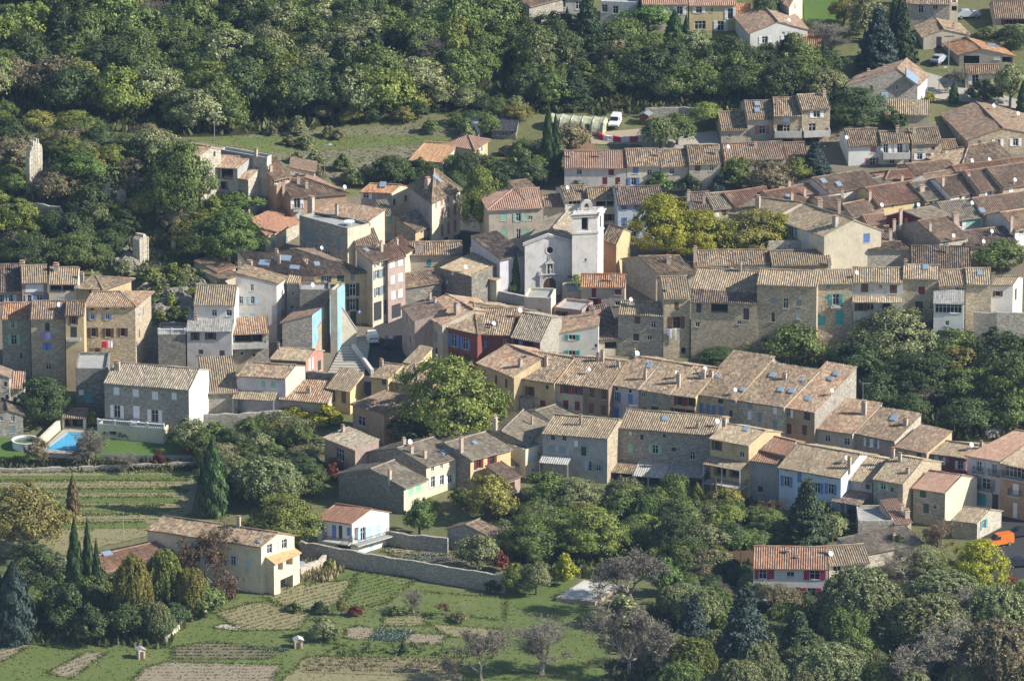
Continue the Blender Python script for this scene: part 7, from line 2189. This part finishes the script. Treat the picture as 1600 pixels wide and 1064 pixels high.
bm_.box(-.5, .5, -.25, .25, 0, .3); bm_.box(-.46, .46, -.14, .14, .3, .75); bm_.box(-.40, .40, -.17, .17, .75, .9)
bmesh_ = [bm_.mesh('traffic_barrier'), None]
bmesh_[1] = bmesh_[0].copy()
bmesh_[0].materials.append(RW[0]); bmesh_[1].materials.append(RW[1])
for i, c_ in enumerate(bpts):
    k = (i // 2) % 2 if i > 3 else i % 2
    o = obj('traffic_barrier', bmesh_[k]); o.location = ground(*c_)
    a = bpts[max(0, i - 1)]; b2 = bpts[min(len(bpts) - 1, i + 1)]
    dd = ground(*b2) - ground(*a); o.rotation_euler = (0, 0, math.atan2(dd.y, dd.x))
    tag(o, ('red' if k == 0 else 'white') + ' plastic traffic barrier in the curved line around the bare patch', 'barrier', 'red and white barriers')

# ---------------------------------------------------------------- vehicles
def vehicle(label, px, by, rz, paint, kind='van', name='parked_van', cat='van'):
    p = ground(px, by)
    root = empty(name, p, label, cat, 'parked vehicles', rz)
    Lh, W = (2.1, .85)
    van = kind == 'van'
    prof = [(-Lh, .35), (Lh - .1, .35), (Lh, .5), (Lh, .85), (Lh - .25, 1.0)] + ([(Lh - 1.05, 1.15), (Lh - 1.6, 1.8), (-Lh + .1, 1.85), (-Lh, 1.7)] if van else [(Lh - 1.3, 1.02), (Lh - 1.9, 1.42), (-Lh + 1.1, 1.45), (-Lh + .3, 1.05), (-Lh, .95)])
    bm = bmesh.new()
    n = len(prof)
    L_ = [bm.verts.new((x, W if z < 1.05 else W * .86, z)) for x, z in prof]; R_ = [bm.verts.new((x, -W if z < 1.05 else -W * .86, z)) for x, z in prof]
    bm.faces.new(L_[::-1]); bm.faces.new(R_)
    for i in range(n): bm.faces.new((L_[i], L_[(i + 1) % n], R_[(i + 1) % n], R_[i]))
    bmesh.ops.recalc_face_normals(bm, faces=bm.faces)
    bmesh.ops.bevel(bm, geom=bm.edges[:], offset=.06, segments=2, affect='EDGES')
    me = bpy.data.meshes.new('body'); bm.to_mesh(me); bm.free()
    sharp(obj('body', me, root, paint), 40)
    top = 1.8 if van else 1.42
    xs = Lh - 1.05 if van else Lh - 1.3
    # glass
    m = MB(); m.add([(xs + .02, -W * .78, 1.2 if van else 1.06), (xs + .02, W * .78, 1.2 if van else 1.06), (xs - .5, W * .72, top - .1), (xs - .5, -W * .72, top - .1)], [(0, 1, 2, 3)])
    for i in range(4): m.v[i] = (m.v[i][0] + .035, m.v[i][1], m.v[i][2] + .03)
    m.obj('windscreen', GLASS, root)
    m = MB()
    xb = -Lh - .012 if van else -Lh + .3
    if van:
        m.add([(xb, -W * .72, 1.1), (xb, -.06, 1.1), (xb + .04, -.06, 1.62), (xb + .04, -W * .66, 1.62)], [(0, 1, 2, 3)]); m.add([(xb, .06, 1.1), (xb, W * .72, 1.1), (xb + .04, W * .66, 1.62), (xb + .04, .06, 1.62)], [(0, 1, 2, 3)])
    else:
        m.add([(xb - .02, -W * .75, 1.1), (xb - .02, W * .75, 1.1), (xb + .66, W * .7, 1.43), (xb + .66, -W * .7, 1.43)], [(0, 1, 2, 3)])
    m.obj('rear_window', GLASS, root)
    for s_ in (-1, 1):
        m = MB(); y = s_ * (W * .945)
        m.add([(xs - .12, y, 1.12), (xs - .9, y, 1.12), (xs - .95, s_ * W * .895, top - .14), (xs - .52, s_ * W * .895, top - .14)], [(0, 1, 2, 3)])
        m.obj('side_window', GLASS, root)
        m = MB(); m.box(Lh - .06, Lh + .015, s_ * .6 - .16, s_ * .6 + .16, .62, .8); m.obj('headlight', WHITEP, root)
        m = MB(); m.box(-Lh - .02, -Lh + .05, s_ * .72 - .08, s_ * .72 + .08, .7, 1.0); m.obj('tail_light', RW[0], root)
        for x in (-Lh + .8, Lh - .8):
            m = MB()
            Mx = Matrix.Translation((x, s_ * (W - .08), .31)) @ Matrix.Rotation(math.pi / 2, 4, 'X')
            m.lathe([(.0, -.1), (.24, -.11), (.31, -.08), (.31, .08), (.24, .11), (.0, .1)], 16); m.v = [tuple(Mx @ Vector(v)) for v in m.v]
            w = m.obj('wheel', IRON, root)
            m = MB(); m.lathe([(.0, -.125), (.17, -.12), (.18, -.1), (.18, .1), (.17, .12), (0, .125)], 12); m.v = [tuple(Mx @ Vector(v)) for v in m.v]
            m.obj('rim', METAL, w)
    m = MB(); m.box(-Lh - .05, -Lh + .02, -W * .9, W * .9, .38, .56); m.box(Lh - .03, Lh + .05, -W * .9, W * .9, .38, .56); m.obj('bumper', IRON, root)
    return root
PO = plain('orange_car_paint', (.62, .17, .02), .3, .03, spec=.5); PW = plain('white_car_paint', (.72, .72, .72), .3, .03, spec=.5); PD = plain('dark_car_paint', (.03, .035, .045), .25, .03, spec=.5); PG = plain('silver_car_paint', (.35, .38, .42), .3, .03, spec=.5)
vehicle('bright orange van parked at the right edge', 1561, 852, R(205), PO)
vehicle('dark car parked behind the orange van', 1592, 838, R(200), PD, 'car', 'parked_car', 'car')
vehicle('white van seen from behind in the shaded street', 581, 534, R(100), PW)
vehicle('dark car in the deepest shade of the street', 607, 540, R(95), PD, 'car', 'parked_car', 'car')
vehicle('white pickup like van beside the polytunnel', 961, 197, R(-100), PW)
vehicle('silver blue car parked by the long farmhouse wing', 474, 893, R(30), PG, 'car', 'parked_car', 'car')
vehicle('silver car half hidden by the road gate at the right edge', 1590, 885, R(190), PD, 'car', 'parked_car', 'car')
vehicle('dark car under trees by the black hut', 800, 242, R(10), PD, 'car', 'parked_car', 'car')
vehicle('grey car in the drive below the orange roofed house', 1468, 98, R(60), PG, 'car', 'parked_car', 'car')
vehicle('blue grey car parked in the shade at the top right corner', 1512, 28, R(10), PG, 'car', 'parked_car', 'car')

# ---------------------------------------------------------------- fences, posts, laundry, poles
def gate_posts():
    rows = [(353, 930), (345, 936), (336, 942), (327, 949), (318, 957), (282, 981), (275, 988), (267, 995), (260, 1003)]
    for a, b, lab in (((354, 930), (317, 958), 'upper stretch of low white wall along the garden path'), ((283, 980), (258, 1004), 'lower stretch of low white wall along the garden path')):
        wall_line(lab, [a, b], .75, WALL['cream'], 'garden_wall', 'wall', .3, .02)
    m = MB(); m.box(-.2, .2, -.2, .2, 0, 1.4); m.box(-.27, .27, -.27, .27, 1.4, 1.52, 1)
    m.add([(-.22, -.22, 1.52), (.22, -.22, 1.52), (.22, .22, 1.52), (-.22, .22, 1.52), (0, 0, 1.85)], [(0, 1, 4), (1, 2, 4), (2, 3, 4), (3, 0, 4)], 1)
    me = m.mesh('gate_post'); me.materials.append(WALL['cream']); me.materials.append(CHIMP)
    for c_ in rows:
        o = obj('gate_post', me); o.location = ground(*c_)
        tag(o, 'cream pillar with a brick cap on the low white garden wall', 'pillar', 'pillars of the white garden wall')
gate_posts()
def panel_fence(label, a, b, h, mat):
    A, B = ground(*a), ground(*b); d = B - A; L = d.length
    root = empty('panel_fence', (A + B) / 2, label, 'fence', None, math.atan2(d.y, d.x))
    n = int(L / 2)
    for i in range(n):
        x0, x1 = -L / 2 + L * i / n, -L / 2 + L * (i + 1) / n
        m = MB()
        for k in range(8): m.box(x0 + .05, x1 - .05, -.02, .02, .08 + k * h / 8.4, .08 + (k + .9) * h / 8.4)
        m.obj('panel', mat, root)
        m = MB(); m.box(x0 - .05, x0 + .05, -.05, .05, -.2, h + .1); m.obj('post', mat, root)
panel_fence('brown wooden panel fence behind the lower right garden', (1072, 884), (1180, 878), 1.9, plain('fence_wood', (.20, .12, .07), .7))
panel_fence('grey wire fence panel along the villa lawn', (158, 720), (300, 722), 1.0, METAL)
def laundry(label, px, py, hn, cols, sd='F'):
    h = HOUSES[hn]
    q, dv, n = wall_frame(h, sd, px, py)
    root = empty('laundry_line', q + n * .35, label, 'laundry', 'laundry on the house fronts', math.atan2(dv.y, dv.x))
    m = MB(); m.box(-.9, .9, -.02, .02, 0, .03); m.obj('rail', WHITEP, root)
    for i, (c_, l_) in enumerate(cols):
        m = MB(); x0 = -.85 + i * 1.7 / len(cols); x1 = x0 + 1.6 / len(cols)
        nn = 8
        for j in range(nn + 1):
            x = x0 + (x1 - x0) * j / nn; y = .05 * math.sin(j * 1.7 + i)
            m.v += [(x, y - .03, 0), (x, y * 1.5 - .03, -l_)]
        for j in range(nn): m.f.append([2 * j, 2 * j + 1, 2 * j + 3, 2 * j + 2]); m.mi.append(0)
        o = m.obj('cloth', plain('cloth_%d_%d' % (int(px), i), c_, .9), root)
laundry('purple and white washing below a stone house window', 74, 519, 'stone house with purple laundry hanging from its window', [((.42, .33, .62), 1.0), ((.5, .42, .68), 1.2), ((.62, .58, .72), 1.1), ((.45, .36, .65), 1.0)])
laundry('red and white washing below the brown shuttered windows', 168, 532, 'large stone house with blue and brown shutters under a red hipped roof', [((.55, .04, .06), 1.0), ((.7, .7, .72), 1.0)])
laundry('white lilac and yellow washing on the cliff house', 1050, 513, 'stone house with laundry under its brown shuttered window', [((.5, .42, .68), 1.0), ((.75, .75, .76), 1.4), ((.65, .65, .4), 1.2), ((.75, .78, .8), 1.8)])
def pole(label, px, by, h, kind='lamp'):
    p = ground(px, by)
    root = empty('street_lamp' if kind == 'lamp' else 'utility_pole', p, label, 'street lamp' if kind == 'lamp' else 'pole')
    m = MB(); m.bar((0, 0, -.2), (0, 0, h), .07, .045, 8); m.obj('post', METAL if kind == 'lamp' else WALL['conc'], root)
    if kind == 'lamp':
        m = MB(); m.bar((0, 0, h - .1), (.9, -.3, h + .1), .04, .035, 6); m.box(.7, 1.3, -.45, -.2, h + .05, h + .17); m.obj('lamp_head', WHITEP, root)
    else:
        m = MB(); m.box(-.8, .8, -.06, .06, h - .5, h - .38); m.obj('crossarm', IRON, root)
pole('tall grey pole beside the orange roofed house', 1482, 112, 6.5, 'pole')
pole('thin lamp on the field behind the long barn', 335, 222, 5)
pole('thin lamp at the lower edge of the field', 507, 268, 4.5)
pole('grey lamp standing by the stone barn yard', 1467, 142, 4)
pole('pale utility pole above the terrace houses', 1559, 168, 5, 'pole')
pole('wooden pole by the terraced field', 193, 845, 4.5, 'pole')
def antenna(label, hn, px, py, h):
    hh = HOUSES[hn]; p, s, t = roof_hit(hh, px, py)
    if p is None: return
    m = MB(); m.bar((0, 0, -.3), (0, 0, h), .04, .03, 6); m.bar((-.2, 0, h - .1), (1.1, .2, h - .05), .03, .03, 5)
    for i in range(6): m.bar((-.1 + i * .22, -.3, h - .08), (-.1 + i * .22, .35, h - .08), .015, .015, 4)
    o = m.obj('antenna', METAL, hh.roof); o.location = p - hh.O
for q_ in (('stone house with white framed square windows below the broad roof', 1348, 640, 4.2), ('tall pale grey house with duck egg blue shutters', 440, 425, 1.8), ('long stone house with green shutters and a bent roof', 985, 645, 1.2),
           ('red house with blue shutters at the street corner', 722, 482, 1.3), ('wide beige house with green shutters left of the church', 818, 300, 1.6), ('large institution building with a huge blank cream gable', 1310, 345, 1.5),
           ('white blue house with four bright blue shutters and half round attic vents', 1330, 722, 1.6), ('beige house with two open dark red shutters high under the eaves', 905, 570, 1.5)):
    antenna('', *q_)
def signpost(px, by):
    p = ground(px, by)
    root = empty('road_sign', p, 'round road sign with a white bar on a thin post in the shaded street', 'road sign', None, R(20))
    m = MB(); m.bar((0, 0, 0), (0, 0, 2.6), .04, .04, 6); m.obj('post', METAL, root)
    m = MB(); Mx = Matrix.Translation((0, -.06, 2.4)) @ Matrix.Rotation(math.pi / 2, 4, 'X')
    m.lathe([(0, -.01), (.36, -.01), (.36, .02), (0, .02)], 20); m.v = [tuple(Mx @ Vector(v)) for v in m.v]
    o = m.obj('sign_plate', SHM['b'], root)
    m = MB(); m.box(-.24, .24, -.1, -.085, 2.33, 2.47); m.obj('bar', WHITEP, o)
signpost(563, 510)
q = ground(757, 437)
root = empty('flower_tub', q, 'pink flowers in a pot on the parapet of the square', 'flower pot')
m = MB(); m.lathe([(0, 0), (.28, 0), (.4, .5), (.34, .5), (.3, .4)], 14); m.obj('pot', CHIMP, root)
o = obj('flowers', crown_bush(123, 400, .12), root, leafmat('pink_flowers', (.35, .06, .16), (.5, .15, .3))); o.scale = (1, 1, .8); o.location = (0, 0, .4)
# vine rows on stakes at the bottom
for r_, (a, b) in enumerate((((495, 1040), (712, 1046)), ((488, 1052), (705, 1060)))):
    A, B = ground(*a), ground(*b)
    m = MB(); k = 46
    for i in range(k):
        p = A.lerp(B, i / (k - 1)); p.z = TZ(p.x, p.y)
        m.bar(p - A, p - A + Vector((.02, .03, 1.25)), .035, .03, 4)
    o = m.obj('vine_stakes', BARKG, None); o.location = A
    tag(o, 'upper row of dry stakes in the straw coloured plot' if r_ == 0 else 'lower row of dry stakes in the straw coloured plot', 'stake row')
# ---------------------------------------------------------------- light
to_sun = Vector((.983, -.185, 0)).normalized()
ELEV = R(34)
sd_ = bpy.data.lights.new('sun', 'SUN')
sd_.energy = 5.0
sd_.angle = R(.53)
sd_.color = (1, .945, .86)
so = link(bpy.data.objects.new('sun', sd_))
dirv = Vector((to_sun.x * math.cos(ELEV), to_sun.y * math.cos(ELEV), math.sin(ELEV)))
so.rotation_euler = dirv.to_track_quat('Z', 'Y').to_euler()
so.location = dirv * 300
w = bpy.data.worlds.new('World')
SC.world = w
w.use_nodes = True
nt = w.node_tree
bg = nt.nodes['Background']
st_ = nt.nodes.new('ShaderNodeTexSky')
st_.sky_type = 'NISHITA'
st_.sun_disc = False
st_.sun_elevation = ELEV
st_.sun_rotation = math.atan2(to_sun.x, to_sun.y)
st_.air_density = 1.0
st_.dust_density = .6
st_.ozone_density = 1.5
nt.links.new(st_.outputs[0], bg.inputs[0])
bg.inputs[1].default_value = .095
SC.view_settings.view_transform = 'Standard'
SC.view_settings.look = 'None'
SC.view_settings.exposure = .66
SC.view_settings.gamma = 1
SC.view_settings.use_curve_mapping = False
SC.render.engine = 'CYCLES'
SC.cycles.max_bounces = 6
SC.cycles.transparent_max_bounces = 8
SC.cycles.use_denoising = True
# ---------------------------------------------------------------- thin autumn haze
m = MB(); m.box(-915, 915, -1215, 1415, -22, 385)
hm = bpy.data.materials.new('haze_air'); hm.use_nodes = True
nt = hm.node_tree; nt.nodes.clear()
o_ = nd(nt, 'ShaderNodeOutputMaterial'); v_ = nd(nt, 'ShaderNodeVolumePrincipled')
v_.inputs['Color'].default_value = (.45, .68, 1.0, 1); v_.inputs['Density'].default_value = .00004; v_.inputs['Anisotropy'].default_value = .2
nt.links.new(v_.outputs[0], o_.inputs['Volume'])
struct(m.obj('haze', hm), 'stuff')
